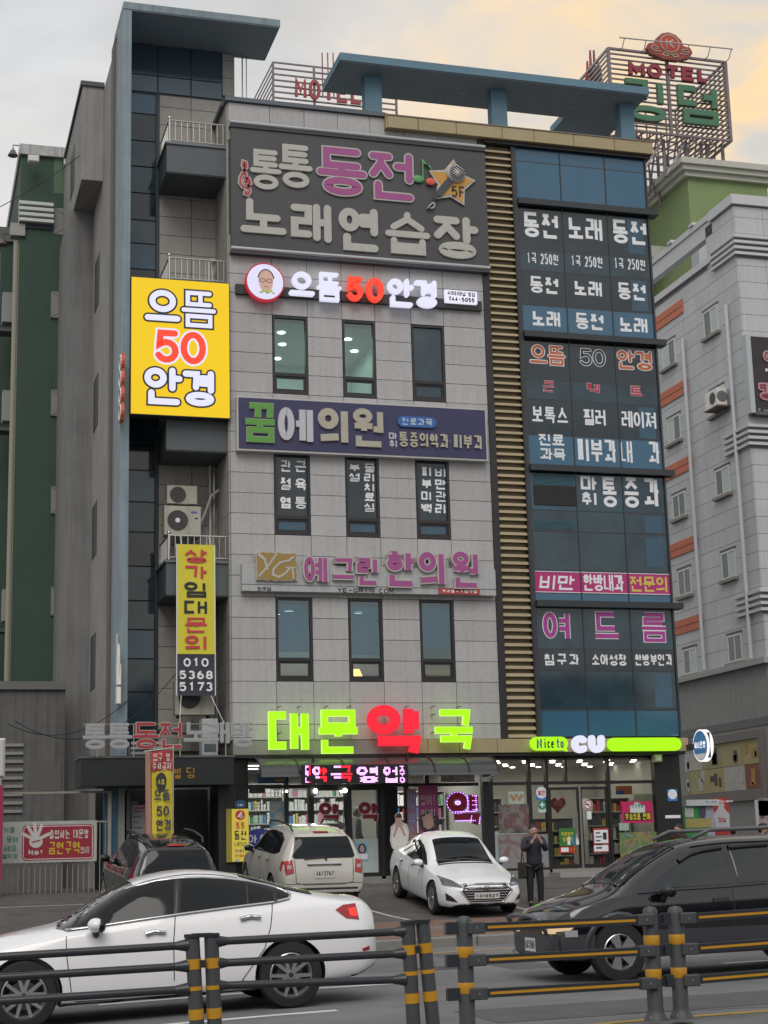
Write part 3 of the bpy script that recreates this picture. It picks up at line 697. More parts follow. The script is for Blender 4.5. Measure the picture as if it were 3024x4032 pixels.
# treble clef
x0, x1, z0, z1 = a1(125, 955, 218, 1165, yb)
def cpts(pts): return [(x0 + (x1 - x0) * u, z0 + (z1 - z0) * v) for u, v in pts]
clef = [(.52,.12),(.50,.05),(.66,.03),(.78,.12),(.66,.40),(.50,.66),(.36,.84),(.40,.95),(.56,.93),(.58,.80),(.40,.66),(.20,.50),(.18,.34),(.36,.24),(.66,.24),(.84,.36),(.74,.48),(.54,.47),(.46,.38)]
mb = MB(); mb.mi = 1; ribbon(mb, cpts(clef), .115, False, yb - .05, yb); mb.mi = 0; ribbon(mb, cpts(clef), .052, False, yb - .06, yb - .05)
mb.build('treble_clef', [mat('clef red', (.42, .05, .06), .5), ltr_grey], s)
# star, microphone, notes
x0, x1, z0, z1 = a1(1240, 962, 1528, 1200, yb); cx, cz, R = (x0 + x1) / 2 + .05, (z0 + z1) / 2 - .05, (x1 - x0) / 2 * .92
def star(r, n=5, inner=.52): return [(cx + r * (1 if i % 2 == 0 else inner) * sin(pi * i / n + .12), cz + r * (1 if i % 2 == 0 else inner) * cos(pi * i / n + .12)) for i in range(2 * n)]
MB().prism(star(R * 1.10, inner=.58), 'y', yb - .07, yb).build('star_edge', ltr_grey, s)
MB().prism(star(R * .98), 'y', yb - .08, yb - .07).build('star', mat('star amber', (.55, .28, .05), .5), s)
mx, mz = cx + .12, cz + .27
mb = MB().ball((mx, yb - .10, mz), .27, 16, 10, (1, .5, 1)); mb.build('microphone_head', mat('mic white', (.5, .5, .47), .5), s, smooth=True)
mb = MB()
for k in range(-3, 4):
    t = .23 * sqrt(max(0, 1 - (k / 3.6) ** 2))
    for sg in (1, -1):
        a = radians(38 * sg + 8); dx, dz = cos(a), sin(a); ox, oz = -dz * k * .065, dx * k * .065
        mb.cyl((mx + ox - dx * t, yb - .225, mz + oz - dz * t), (mx + ox + dx * t, yb - .225, mz + oz + dz * t), .008, n=5)
stuff(mb.build('microphone_mesh', navy, s))
mb = MB(); ribbon(mb, [(mx - .14, mz - .17), (mx - .5, mz - .62)], .19, False, yb - .13, yb - .08); ribbon(mb, [(mx - .5, mz - .62), (mx - .62, mz - .76)], .09, False, yb - .12, yb - .08)
mb.build('microphone_handle', mat('mic slate', (.05, .055, .07), .5), s)
mb = MB(); ribbon(mb, [(cx - .62 + .1 * sin(t / 3), cz - .72 - .08 * cos(t / 2.2)) for t in range(0, 16)], .035, False, yb - .10, yb - .02); mb.build('cable', ltr_grey, s)
text(s, '5F', (cx - .02, cx + .38, cz - .42, cz - .08), yb - .08, mat('dark brown print', (.05, .03, .02), .5), w=.055)
mb = MB(); mb.ball((cx - .95, yb - .05, cz + .03), .14, 12, 8, (1.2, .3, .8)); mb.box(cx - .83, cx - .80, yb - .07, yb - .03, cz + .05, cz + .62); mb.add([(cx - .8, yb - .06, cz + .62), (cx - .55, yb - .06, cz + .3), (cx - .6, yb - .06, cz + .45), (cx - .8, yb - .06, cz + .5)], [(0, 1, 2, 3)])
mb.build('music_note', mat('note green', (.10, .32, .12), .5), s)
MB().ball((cx - .60, yb - .09, cz - .03), .12, 12, 8, (1.2, .3, .9)).build('music_note', mat('note red', (.62, .10, .05), .5), s)

# --- lit optician sign in white and red
s = root('optician_sign', 'white and red glowing optician letters with a round portrait disc under the charcoal board', 'sign', (11.2, -.1, 13.9))
MB().box(*[b1(118, 218, 1575, 380, -.1)[i] for i in (0, 1)], -.12, .0, 15.93, 16.19 + .0).build('backing_rail', mat('sign rail black', (.03, .03, .032), .5), s)
yb = -.14
for ch, bx in (('으', (430, 190, 580, 338)), ('뜸', (595, 195, 740, 362)), ('안', (1015, 230, 1170, 395)), ('경', (1175, 240, 1312, 400))): letter(s, ch, b1(*bx, yb), yb, .125, glowW, .14)
for ch, bx in (('5', (772, 220, 870, 360)), ('0', (887, 226, 990, 368))): letter(s, ch, b1(*bx, yb), yb, .135, glowR, .14)
ax0, ax1, az0, az1 = b1(170, 140, 400, 365, yb); ccx, ccz, cr = (ax0 + ax1) / 2, (az0 + az1) / 2, (ax1 - ax0) / 2
MB().cyl((ccx, yb, ccz), (ccx, yb - .16, ccz), cr, n=40).build('disc_rim', mat('rim red glow', (.6, .02, .04), emit=.5, ecol=(.75, .03, .07)), s, smooth=30)
MB().cyl((ccx, yb - .16, ccz), (ccx, yb - .165, ccz), cr * .93, n=40).build('disc_face', mat('disc glow', (.8, .8, .9), emit=.78, ecol=(.76, .76, 1.0)), s)
skinp = mat('printed skin', (.8, .55, .45), emit=.42, ecol=(1, .62, .5)); hairp = mat('printed dark', (.04, .03, .04), .5)
mb = MB(); hx, hz = ccx + .02, ccz + .03
mb.prism([(hx + .21 * cos(2*pi*i/24) * (1 if sin(2*pi*i/24) > 0 else .88), hz - .02 + .31 * sin(2*pi*i/24)) for i in range(24)], 'y', yb - .165, yb - .170); mb.build('portrait_face', skinp, s)
mb = MB(); ribbon(mb, [(hx + .215 * cos(radians(a)), hz + .0 + .30 * sin(radians(a))) for a in range(15, 166, 10)], .03, False, yb - .175, yb - .168)
for sx in (-.09, .09): ribbon(mb, [(hx + sx + .07 * cos(2*pi*i/14), hz + .05 * sin(2*pi*i/14)) for i in range(14)], .014, True, yb - .176, yb - .168)
ribbon(mb, [(hx - .05, hz - .17), (hx + .05, hz - .17)], .012, False, yb - .176, yb - .168); ribbon(mb, [(hx - .02, hz + .0), (hx + .02, hz)], .012, False, yb - .176, yb - .168)
mb.build('portrait_lines', hairp, s)
mb = MB()
for i in range(7): mb.ball((hx - .14 + .055 * i, yb - .17, hz - .33 + .03 * (i % 3)), .035, 8, 6, (1, .15, 1))
mb.build('printed_flowers', blotch_mat('flower print', [(.5, .1, .1), (.2, .5, .1), (.8, .5, .2)], 20, emit=.3), s)
bx = b1(1357, 300, 1545, 372, yb); MB().box(bx[0], bx[1], yb - .09, yb + .02, bx[2], bx[3]).build('phone_panel', mat('panel glow', (.9, .9, 1), emit=.8, ecol=(.86, .86, 1)), s)
zm = (bx[2] + bx[3]) / 2
text(s, '시외터미널 앞점', (bx[0] + .06, bx[1] - .06, zm + .02, bx[3] - .03), yb - .09, navy, w=.022)
text(s, '744-5055', (bx[0] + .08, bx[1] - .08, bx[2] + .03, zm - .02), yb - .09, navy, w=.028)

# --- clinic sign in navy
s = root('clinic_sign', 'navy clinic sign with one green and several cream raised letters, above the third floor windows', 'sign', (11.3, 0, 11.5))
x0, x1, z0, z1 = 7.88, 14.64, 11.70, 13.13
MB().box(x0, x1, -.22, .03, z0, z1).build('frame', mat('pale sign frame', (.48, .47, .46), .5, var=.1), s)
MB().box(x0 + .04, x1 - .04, -.235, -.22, z0 + .05, z1 - .04).build('board', mat('navy vinyl', (.035, .035, .10), .45, var=.12, scale=1.5), s)
yb = -.235
cream = mat('cream letter', (.42, .39, .31), .5, var=.12, scale=4); silv = mat('silver letter', (.48, .48, .55), .45)
letter(s, '꿈', b1(157, 965, 362, 1195, yb), yb, .185, mat('green letter', (.10, .30, .05), .5), .06, mat('pale edge', (.36, .42, .33), .5), .012, rnd=False)
letter(s, '에', b1(368, 985, 578, 1208, yb), yb, .19, silv, .06, ltr_grey, .01, rnd=False)
letter(s, '의', b1(600, 992, 792, 1214, yb), yb, .18, cream, .06, ltr_grey, .01, rnd=False)
letter(s, '원', b1(806, 1000, 1000, 1222, yb), yb, .17, cream, .06, ltr_grey, .01, rnd=False)
p = b1(1075, 1045, 1308, 1108, yb); zc = (p[2] + p[3]) / 2; mb = MB(); ribbon(mb, [(p[0] + .15, zc), (p[1] - .15, zc)], p[3] - p[2], False, yb - .06, yb)
mb.build('pill_plate', mat('blue pill', (.03, .12, .38), .4), s); text(s, '진료과목', (p[0] + .12, p[1] - .12, p[2] + .05, p[3] - .05), yb - .06, mat('pill text', (.42, .5, .62), .5), w=.03)
text(s, '마', b1(1028, 1135, 1078, 1178, yb), yb, silv, w=.05); text(s, '취', b1(1028, 1180, 1078, 1225, yb), yb, silv, w=.04)
text(s, '통증의학과', b1(1085, 1140, 1380, 1228, yb), yb, cream, w=.062, depth=.05, gap=.08, each=True)
text(s, '·', b1(1380, 1170, 1402, 1200, yb), yb, silv, w=.05)
text(s, '피부과', b1(1405, 1150, 1582, 1238, yb), yb, cream, w=.062, depth=.05, gap=.08, each=True)

# --- oriental clinic sign
s = root('herbal_clinic_sign', 'plum Korean letters and a gold square emblem over a pale board above second floor windows', 'sign', (11.3, 0, 8.1))
palb = mat('pale sign board', (.40, .41, .42), .5, var=.08, streak=.15)
MB().box(7.98, 14.72, -.22, .02, 8.26, 8.78).build('board', palb, s); MB().box(7.98, 14.72, -.215, .02, 8.09, 8.235).box(7.985, 14.715, -.20, .0, 8.23, 8.265).build('lower_board', palb, s)
yb = -.26
for ch, bx in (('예', (522, 362, 662, 528)), ('그', (680, 376, 826, 506)), ('린', (836, 370, 968, 536))): letter(s, ch, c1(*bx, yb), yb, .125, plum, .05, ltr_grey, .035, rnd=False, back=.24)
for ch, bx in (('한', (1008, 330, 1188, 543)), ('의', (1198, 335, 1362, 546)), ('원', (1398, 338, 1562, 550))): letter(s, ch, c1(*bx, yb), yb, .145, plum, .05, ltr_grey, .035, rnd=False, back=.24)
x0, x1, z0, z1 = c1(243, 345, 475, 503, yb); n = 14
edge = [(x0 + (x1 - x0) * i / n, z1 + random.uniform(-.02, .02)) for i in range(n)] + [(x1 + random.uniform(-.02, .02), z1 + (z0 - z1) * i / 8) for i in range(8)] + \
       [(x1 + (x0 - x1) * i / n, z0 + random.uniform(-.02, .02)) for i in range(n)] + [(x0 + random.uniform(-.02, .02), z0 + (z1 - z0) * i / 8) for i in range(8)]
exc, ezc = (x0 + x1) / 2, (z0 + z1) / 2
MB().prism([(exc + (a - exc) * 1.04, ezc + (b - ezc) * 1.05) for a, b in edge], 'y', yb - .03, yb + .24).build('emblem_edge', ltr_grey, s)
MB().prism(edge, 'y', yb - .036, yb - .03).build('emblem_plate', mat('emblem gold', (.30, .20, .055), .5), s)
mb = MB(); W, H = x1 - x0, z1 - z0
q = lambda l: [(x0 + W * a, z0 + H * b) for a, b in l]
ribbon(mb, q([(.06, .92), (.2, .75), (.26, .4)]), .07, False, yb - .044, yb - .036); ribbon(mb, q([(.5, .97), (.3, .55), (.05, .12)]), .05, False, yb - .0445, yb - .036)
ribbon(mb, q([(.92, .86), (.8, .72), (.6, .66), (.42, .4), (.4, .18), (.55, .1), (.72, .25), (.84, .46)]), .055, False, yb - .044, yb - .036); ribbon(mb, q([(.72, .46), (.97, .47)]), .035, False, yb - .0446, yb - .036); ribbon(mb, q([(.9, .46), (.93, .06)]), .04, False, yb - .045, yb - .036)
mb.build('emblem_letters', ltr_grey, s)
ink = mat('black print', (.02, .02, .02), .6)
text(s, '원주점', c1(246, 545, 328, 566, -.215), -.215, ink, w=.014); text(s, 'YE-GRIN.COM', c1(722, 553, 1055, 580, -.215), -.215, ink, w=.022)
t = c1(1322, 557, 1565, 590, -.22); MB().box(t[0], t[1], -.26, -.2, t[2], t[3]).build('phone_plate', mat('dull red', (.38, .05, .05), .5), s)
text(s, '745-1075', (t[0] + .08, t[1] - .08, t[2] + .035, t[3] - .035), -.26, stickw, w=.022)

# --- pharmacy letters
s = root('pharmacy_sign', 'giant glowing lime green letters with one red syllable, at the foot of the tiled wall', 'sign', (11.0, -.2, 4.1))
yb = -.35
for ch, (X0, Y0, X1, Y1), m, om in (('대', (1057, 2797, 1217, 2967), glowG, glowG2), ('문', (1243, 2797, 1416, 2966), glowG, glowG2), ('약', (1446, 2774, 1664, 2983), glowRed, glowRed), ('국', (1700, 2796, 1868, 2961), glowG, glowG2)):
    letter(s, ch, B(X0, Y0, X1, Y1, yb), yb, .20 if ch != '약' else .235, m, .09, om, .012, rnd=False)
mb = MB()
for x in (8.9, 9.4, 10.1, 10.7, 11.6, 12.2, 12.9, 13.6):
    for z in (4.55, 5.0, 5.2): mb.cyl((x, -.34, z), (x, .03, z), .012, n=6)
mb.build('standoff_rods', frame, s)
# --- LED display
s = root('led_display', 'red and violet scrolling LED display above the pharmacy door', 'sign', (10.9, -1.05, 3.3))
x0, x1, z0, z1 = d1(702, 541, 1572, 695, -1.12)
MB().box(x0, x1, -1.12, -1.02, z0, z1).build('housing', mat('led housing', (.012, .01, .012), .4), s)
dots = mat('led violet', (.9, .4, 1), emit=2.2, ecol=(.85, .38, 1.0)); dotr = mat('led red', (1, .02, .04), emit=1.9, ecol=(1, .01, .03))
T5 = lambda a, b: d1(a, 550, b, 688, -.72)
for ch, bx, m in (('문', (722, 552, 782, 688), dotr), ('약', (788, 552, 915, 688), dotr), ('국', (930, 552, 1125, 688), dotr), ('영', (1150, 552, 1340, 688), dots), ('업', (1368, 552, 1490, 688), dots), ('중', (1494, 552, 1548, 688), dots)):
    gx0, gx1, gz0, gz1 = d1(*bx, -1.12); nb = MB(); w = .062 if gx1 - gx0 > .3 else .035
    # LEDs: little square pixels inside the strokes
    tmp = MB(); glyph(tmp, ch, gx0, gx1, gz0, gz1, w, -.75, -.72, False)
    polys = [[(tmp.v[i][0], tmp.v[i][2]) for i in f] for f in tmp.f if len(f) >= 4 and all(abs(tmp.v[i][1] + .75) < .01 for i in f)]
    st = .0255; nx, nzz = int((gx1 - gx0) / st), int((gz1 - gz0) / st); vio = MB()
    for i in range(nx + 1):
        for k in range(nzz + 1):
            px_, pz_ = gx0 + (i + .5) * st, gz0 + (k + .5) * st; hit = False
            for P in polys:
                sg = None; ok = True
                for a in range(len(P)):
                    b = (a + 1) % len(P); cr_ = (P[b][0] - P[a][0]) * (pz_ - P[a][1]) - (P[b][1] - P[a][1]) * (px_ - P[a][0])
                    if sg is None: sg = cr_ > 0
                    elif (cr_ > 0) != sg: ok = False; break
                if ok: hit = True; break
            if hit:
                tgt = vio if (m is dotr and (i < nx * .45) and ch in '국문약') else nb
                r = .0112; tgt.add([(px_ - r, -1.1225, pz_ - r), (px_ + r, -1.1225, pz_ - r), (px_ + r, -1.1225, pz_ + r), (px_ - r, -1.1225, pz_ + r)], [(0, 1, 2, 3)])
    if nb.v: stuff(nb.build('led_dots', m, s))
    if vio.v: stuff(vio.build('led_dots', dots, s))

# --- yellow lightbox
s = root('lightbox_sign', 'glowing yellow optician lightbox with white and red letters outlined in navy, hung across the recess', 'sign', (6.5, 0, 12.4))
x0, x1 = 5.18, 7.73; z1 = onY(710, 1101, -.12).z; z0 = onY(710, 1640, -.12).z
MB().box(x0, x1, -.12, .22, z0, z1).build('box', mat('lightbox side', (.03, .03, .03), .5), s)
MB().box(x0 + .015, x1 - .015, -.125, -.12, z0 + .02, z1 - .02).build('face', glowY, s)
yb = -.125
for ch, bx in (('으', (945, 236, 1178, 452)), ('뜸', (1184, 245, 1410, 482)), ('안', (942, 740, 1192, 985)), ('경', (1192, 762, 1412, 995))): letter(s, ch, y1(*bx, yb), yb, .165, glowW, .012, navy, .045)
for ch, bx in (('5', (1010, 497, 1172, 712)), ('0', (1178, 510, 1345, 722))): letter(s, ch, y1(*bx, yb), yb, .17, glowR, .012, glowW, .05)
# small orange blade sign on the fin pier
s = root('blade_sign', 'small orange blade sign with pale outline fixed to the side of the blue pier', 'sign', (4.9, -.3, 12.5))
x_, za, zb_ = 4.94, onX(488, 1625, 4.9).z, onX(488, 1365, 4.9).z
mb = MB()
for i in range(4):
    zc = za + (zb_ - za) * (i + .5) / 4; mb.cyl((4.90, -.35, zc), (4.98, -.35, zc), .24, n=18)
mb.box(4.91, 4.97, -.5, -.05, za, zb_)
mb.build('panel', mat('orange acrylic', (.5, .09, .03), .5), s)
mb = MB()
for i in range(4):
    zc = za + (zb_ - za) * (i + .5) / 4; ribbon(mb, [(-.35 + .19 * cos(2*pi*k/14), zc + .19 * sin(2*pi*k/14)) for k in range(14)], .04, True, 4.88, 4.90, T=lambda q: (q[1], q[0], q[2]))
mb.build('outline', stickw, s)
s = root('blade_bracket_sign', 'unlit white letters on a thin bracket projecting from the lower blue pier', 'sign', (4.9, -.3, 6.8))
za, zb_ = onX(470, 2765, 4.9).z, onX(475, 2480, 4.9).z
MB().cyl((4.9, -.1, za), (4.9, -.1, zb_), .02).cyl((4.9, -.1, zb_ - .4), (4.98, .1, zb_ - .4), .02).cyl((4.9, -.1, za + .8), (4.98, .1, za + .8), .02).build('bracket', steel, s)
MB().ball((4.92, -.25, zb_ - .75), .5, 12, 10, (.08, .3, 1)).build('letter', whitep, s, smooth=True); MB().box(4.87, 4.97, -.36, -.14, za + .45, za + .95).build('letter', whitep, s); MB().box(4.87, 4.97, -.34, -.12, za, za + .4).build('letter', whitep, s)
# --- rental banner
s = root('rental_banner', 'long yellow and black cloth banner about renting the shop, tied to the lowest balcony railing', 'banner', (6.7, .2, 5.4))
bt, bb = .10, .10
bx = y2(1157, 405, 1401, 1120, bt); bk = y2(1157, 1120, 1405, 1392, bb); X0, X1 = bx[0], bx[1]
def cloth(x0, x1, z0, z1, y, amp=.02, n=10, mm=16):
    m_ = MB(); vs = []; fs = []
    for i in range(mm + 1):
        for k in range(n + 1):
            u, v = k / n, i / mm; vs.append((x0 + (x1 - x0) * u, y + amp * sin(u * 5 + v * 3) * .5 + amp * .5 * sin(v * 9 + u), z0 + (z1 - z0) * v))
    for i in range(mm):
        for k in range(n): a = i * (n + 1) + k; fs.append((a, a + 1, a + n + 2, a + n + 1))
    return m_.add(vs, fs)
cloth(X0, X1, bk[3], bx[3], bt, .012).build('banner_cloth', mat('banner yellow', (.62, .56, .04), .6, var=.05), s, smooth=True)
cloth(X0, X1, bk[2], bk[3], bt, .012).build('banner_cloth', mat('banner black', (.035, .033, .045), .6), s, smooth=True)
MB().box(X0 - .02, X0, bt - .012, bt + .01, bk[2], bx[3]).box(X1, X1 + .02, bt - .012, bt + .01, bk[2], bx[3]).build('hem', stickw, s)
redp = mat('banner red print', (.52, .045, .06), .6); yp = bt - .016
for ch, a, b, m in (('상', 430, 525, redp), ('가', 540, 635, redp), ('임', 648, 752, ink), ('대', 768, 865, ink), ('문', 882, 980, redp), ('의', 997, 1097, redp)):
    letter(s, ch, y2(1203, a, 1357, b, bt), yp, .115, m, .004, rnd=False, name='printed_letter')
for tx, a, b, xa, xb in (('010', 1147, 1204, 1198, 1362), ('5368', 1229, 1285, 1170, 1390), ('5173', 1304, 1364, 1170, 1390)): text(s, tx, y2(xa, a, xb, b, bt), yp, stickw, w=.045, depth=.004, gap=.14)
mb = MB()
for xx in (X0 + .1, X1 - .1): mb.cyl((xx, bt, bx[3]), (xx + .0, .25, 9.52), .008, n=5)
mb.cyl((X0 + .1, bt, bk[2]), (X0 - .05, -.6, 4.75), .007, n=5).cyl((X1 - .1, bt, bk[2]), (X1 + .1, -.6, 4.75), .007, n=5)
stuff(mb.build('cord', stickw, s))
# --- open frame letters over the entrance
s = root('open_letter_sign', 'thin grey and red channel letters on a wire frame, standing on the dark entrance canopy', 'sign', (6, -1, 4.1))
grey_l = mat('pale channel letter', (.30, .31, .32), .5); red_l = mat('dark red letter', (.33, .03, .04), .5); yb = -1.0
for ch, bx, m in (('통', (542, 252, 697, 415), 0), ('통', (702, 248, 857, 413), 0), ('동', (867, 241, 1036, 412), 1), ('전', (1042, 241, 1194, 407), 1), ('노', (1200, 241, 1354, 374), 0), ('래', (1358, 241, 1500, 376), 0)):
    letter(s, ch, y3(*bx, yb), yb, .062 if not m else .068, red_l if m else grey_l, .06, ltr_edge if m else mat('letter rim', (.42, .43, .44), .5), .011)
letter(s, '방', B(910, 2844, 995, 2942, yb), yb, .062, grey_l, .06, MATS['letter rim'], .011)
mb = MB(); A = y3(545, 255, 1000, 262, yb); zt = y3(545, 250, 1600, 262, yb)[3]; 
mb.cyl((4.0, -.96, zt), (8.05, -.96, zt), .012, n=6).cyl((4.0, -.96, zt - .33), (8.05, -.96, zt - .33), .012, n=6)
for x in (4.35, 5.2, 6.3, 7.4): mb.cyl((x, -.96, 3.95), (x, -.96, zt), .014, n=6)
mb.build('wire_frame', steel, s)
# --- convenience store sign
s = root('store_sign', 'glowing lime and white convenience store letters with a long lime pill, on the gold fascia', 'sign', (17.5, -.3, 4.1))
yb = -.28
p = gC(272, 1405, 490, 1484, yb); h = p[3] - p[2]; zc = (p[2] + p[3]) / 2
mb = MB(); ribbon(mb, [(p[0] + h / 2, zc), (p[1] - h / 2, zc)], h, False, yb - .09, yb); mb.prism([(p[1] - .28, p[2] + .05), (p[1] - .02, p[2] - .03), (p[1] - .08, p[2] + .18)], 'y', yb - .089, yb); mb.build('bubble', glowG, s)
viol = mat('violet print', (.10, .06, .30), .5)
WB = p[1] - p[0]; text(s, 'N', (p[0] + .16 * WB, p[0] + .30 * WB, zc - .12, zc + .12), yb - .09, viol, w=.05, rnd=True)
text(s, 'ice', (p[0] + .34 * WB, p[0] + .62 * WB, zc - .12, zc + .13), yb - .09, mat('dark green print', (.03, .12, .02), .5), w=.035, rnd=True)
text(s, 'to', (p[0] + .68 * WB, p[0] + .88 * WB, zc - .12, zc + .13), yb - .09, viol, w=.035, rnd=True)
letter(s, 'C', gC(510, 1397, 606, 1500, yb), yb, .17, glowW, .12); letter(s, 'U', gC(612, 1395, 702, 1498, yb), yb, .17, glowW, .12)
p = gC(721, 1410, 1148, 1487, yb); h = p[3] - p[2]; zc = (p[2] + p[3]) / 2; mb = MB(); ribbon(mb, [(p[0] + h / 2, zc), (p[1] - h / 2, zc)], h, False, yb - .09, yb); mb.build('pill', glowG, s)
bs = root('round_bank_sign', 'round bank sign with glowing white rims sticking out at the gold fascia corner', 'sign', (20.0, -.75, 4.1))
rimg = mat('white rim glow', (1, .95, .95), emit=.95, ecol=(1, .92, .95))
MB().cyl((20.04, -.75, 4.13), (20.10, -.75, 4.13), .42, n=36).cyl((20.15, -.75, 4.13), (20.21, -.75, 4.13), .42, n=36).build('rim', rimg, bs, smooth=30)
MB().cyl((20.033, -.75, 4.13), (20.04, -.75, 4.13), .385, n=36).build('face', mat('bank blue glow', (.05, .2, .5), emit=.35, ecol=(.08, .28, .62)), bs)
MB().prism([(-.75 + .37 * cos(radians(a)), 4.13 + .37 * sin(radians(a))) for a in range(215, 326, 10)], 'x', 20.026, 20.033).build('face_foot', mat('bank foot', (.7, .7, .7), emit=.4, ecol=(.8, .78, .75)), bs)
text(bs, '하나은행', (-1.06, -.44, 4.06, 4.24), 20.028, mat('bank letter glow', (.9, .9, 1), emit=.8), w=.024, T=lambda q: (q[1], -1.5 - q[0], q[2]))
MB().box(20.10, 20.15, -1.1, -.4, 3.8, 4.45).box(19.95, 20.10, -.4, -.0, 4.05, 4.2).cyl((20.1, -.4, 4.12), (20.25, -.7, 4.12), .03).build('bracket', blackp, bs)

# --- vinyl lettering on the windows
wv = stickw
for (wi, cols) in ((1, (('관절염', 383, 448, ((1300, 1368), (1402, 1476), (1516, 1586))), ('근육통', 468, 540, ((1304, 1370), (1408, 1482), (1518, 1588))))),
                   (3, (('부설', 790, 858, ((1320, 1368), (1372, 1426))), ('물리치료실', 880, 946, ((1320, 1372), (1378, 1430), (1436, 1488), (1494, 1546), (1552, 1606))))),
                   (5, (('피부미백', 1220, 1284, ((1338, 1398), (1410, 1470), (1484, 1540), (1554, 1616))), ('비만관리', 1302, 1370, ((1346, 1402), (1414, 1474), (1486, 1546), (1558, 1620)))))):
    for tx, xa, xb, ys in cols:
        for ch, (a, b) in zip(tx, ys): mb = MB(); glyph(mb, ch, *b1(xa, a, xb, b, .06), .058, .062, .069, False); mb.build('window_letter', wv, bld)
def vinyl(zf, tx, box, m=wv, w=None, om=None, ow=.01, slant=0, rnd=False, gap=.06, y=.028):
    return text(bld, tx, zf(*box, y), y, m, w=w, depth=.004, gap=gap, om=om, ow=ow, name='window_lettering', slant=slant, rnd=rnd)
vinyl(gA, '동전', (232, 1238, 445, 1382), w=.105); vinyl(gA, '노래', (490, 1262, 697, 1400), w=.105); vinyl(gA, '동전', (750, 1282, 958, 1418), w=.105)
for bx in ((258, 1474, 440, 1535), (515, 1490, 697, 1551), (765, 1505, 945, 1566)): vinyl(gA, '1곡 250원', bx, w=.034, gap=.14)
for tx, bx in (('동전', (272, 207, 445, 303)), ('노래', (527, 229, 695, 322)), ('동전', (783, 244, 952, 341)), ('노래', (283, 403, 453, 499)), ('동전', (537, 420, 708, 514)), ('노래', (792, 441, 960, 534))): vinyl(gB, tx, bx, w=.082)
orng = mat('orange vinyl', (.50, .13, .05), .5); redv = mat('red vinyl', (.40, .03, .06), .5)
vinyl(gB, '으뜸', (274, 606, 478, 718), orng, .075, stickw, .022, rnd=True); vinyl(gB, '50', (566, 628, 712, 724), mat('black vinyl', (.03, .03, .035), .5), .06, stickw, .02, rnd=True); vinyl(gB, '안경', (784, 637, 988, 746), orng, .075, stickw, .022, rnd=True)
for tx, bx in (('콘', (345, 812, 420, 875)), ('텍', (608, 825, 682, 888)), ('트', (853, 842, 933, 902))): vinyl(gB, tx, bx, redv, .055, stickw, .009)
vinyl(gB, '보톡스', (287, 963, 495, 1057), w=.06, rnd=True, gap=.15); vinyl(gB, '필러', (588, 977, 718, 1070), w=.06, rnd=True); vinyl(gB, '레이져', (808, 990, 1012, 1086), w=.06, rnd=True)
vinyl(gB, '진료', (327, 1122, 475, 1189), w=.052, rnd=True); vinyl(gB, '과목', (335, 1204, 482, 1272), w=.052, rnd=True)
vinyl(gB, '피부과', (546, 1147, 780, 1288), w=.095, gap=.0); vinyl(gB, '내', (800, 1157, 872, 1293), w=.08); vinyl(gB, '과', (960, 1162, 1033, 1298), w=.08)
vinyl(gB, '마', (570, 1362, 668, 1452), w=.085); vinyl(gB, '취', (572, 1456, 668, 1538), w=.07)
for ch, bx in (('통', (690, 1370, 787, 1545)), ('증', (815, 1372, 915, 1548)), ('과', (930, 1374, 1032, 1550))): vinyl(gB, ch, bx, w=.115)
for ch, bx, m, sl in (('비만', (328, 466, 530, 550), wv, .12), ('한방내과', (586, 461, 820, 557), wv, 0), ('전문의', (858, 473, 1077, 562), mat('yellow vinyl', (.62, .46, .10), .5), 0)): vinyl(gC, ch, bx, m, .06, slant=sl, rnd=True)
mb = MB()
for z in (8.245, 8.80): mb.box(15.92, 19.83, .022, .029, z, z + .018)
mb.build('window_lettering', wv, bld)
plv = mat('plum vinyl', (.36, .05, .26), .5)
for ch, bx in (('여', (352, 675, 516, 846)), ('드', (640, 680, 800, 842)), ('름', (916, 684, 1075, 852))): vinyl(gC, ch, bx, plv, .12, stickw, .022)
vinyl(gC, '침구과', (357, 921, 563, 989), w=.048, gap=.14); vinyl(gC, '소아성장', (632, 922, 838, 990), w=.045); vinyl(gC, '한방부인과', (885, 922, 1103, 990), w=.042)
# ================================================================== ground
def lerp(a, b, t): return a + (b - a) * t
PROF = [(-400, 0), (-14.2, 0), (-14.19, .14), (-11, .17), (-8.2, .21), (-7, .31), (-4.5, .60), (-1, .84), (.5, .88), (400, .9)]
def grade(x): x = max(-40, min(40, x)); return (.03 if x < 4 else .012) * (x - 4)
def zg(x, y):
    for (a, za), (b, zb) in zip(PROF, PROF[1:]):
        if y <= b: base = lerp(za, zb, (y - a) / (b - a)); break
    t = 1 if y < -14 else max(0, (-6 - y) / 8)
    return base + grade(x) * t
def sheet(name, xs, ys, m, dz=0.0, lab=None):
    vs = [(x, y, zg(x, y) + dz) for y in ys for x in xs]; n = len(xs)
    fs = [(j*n + i, j*n + i + 1, (j+1)*n + i + 1, (j+1)*n + i) for j in range(len(ys) - 1) for i in range(n - 1)]
    o = struct(name, MB().add(vs, fs), m)
    if lab: o['label'] = lab
    return o
def frange(a, b, n): return [a + (b - a) * i / n for i in range(n + 1)]
XL = [-400, -40] + frange(-20, 40, 30) + [400]
sheet('road', XL, [-400, -60, -40] + frange(-30, -14.2, 10), asphalt)
sheet('sidewalk', XL, frange(-14.0, -8.2, 8), mat('sidewalk bed', (.13, .10, .085), .9, var=.2))
sheet('parking_lot', XL, frange(-8.2, .5, 14) + [3, 400], lotmat)
kerbm = mat('kerb stone', (.20, .195, .185), .8, var=.2, scale=4)
kb = MB()
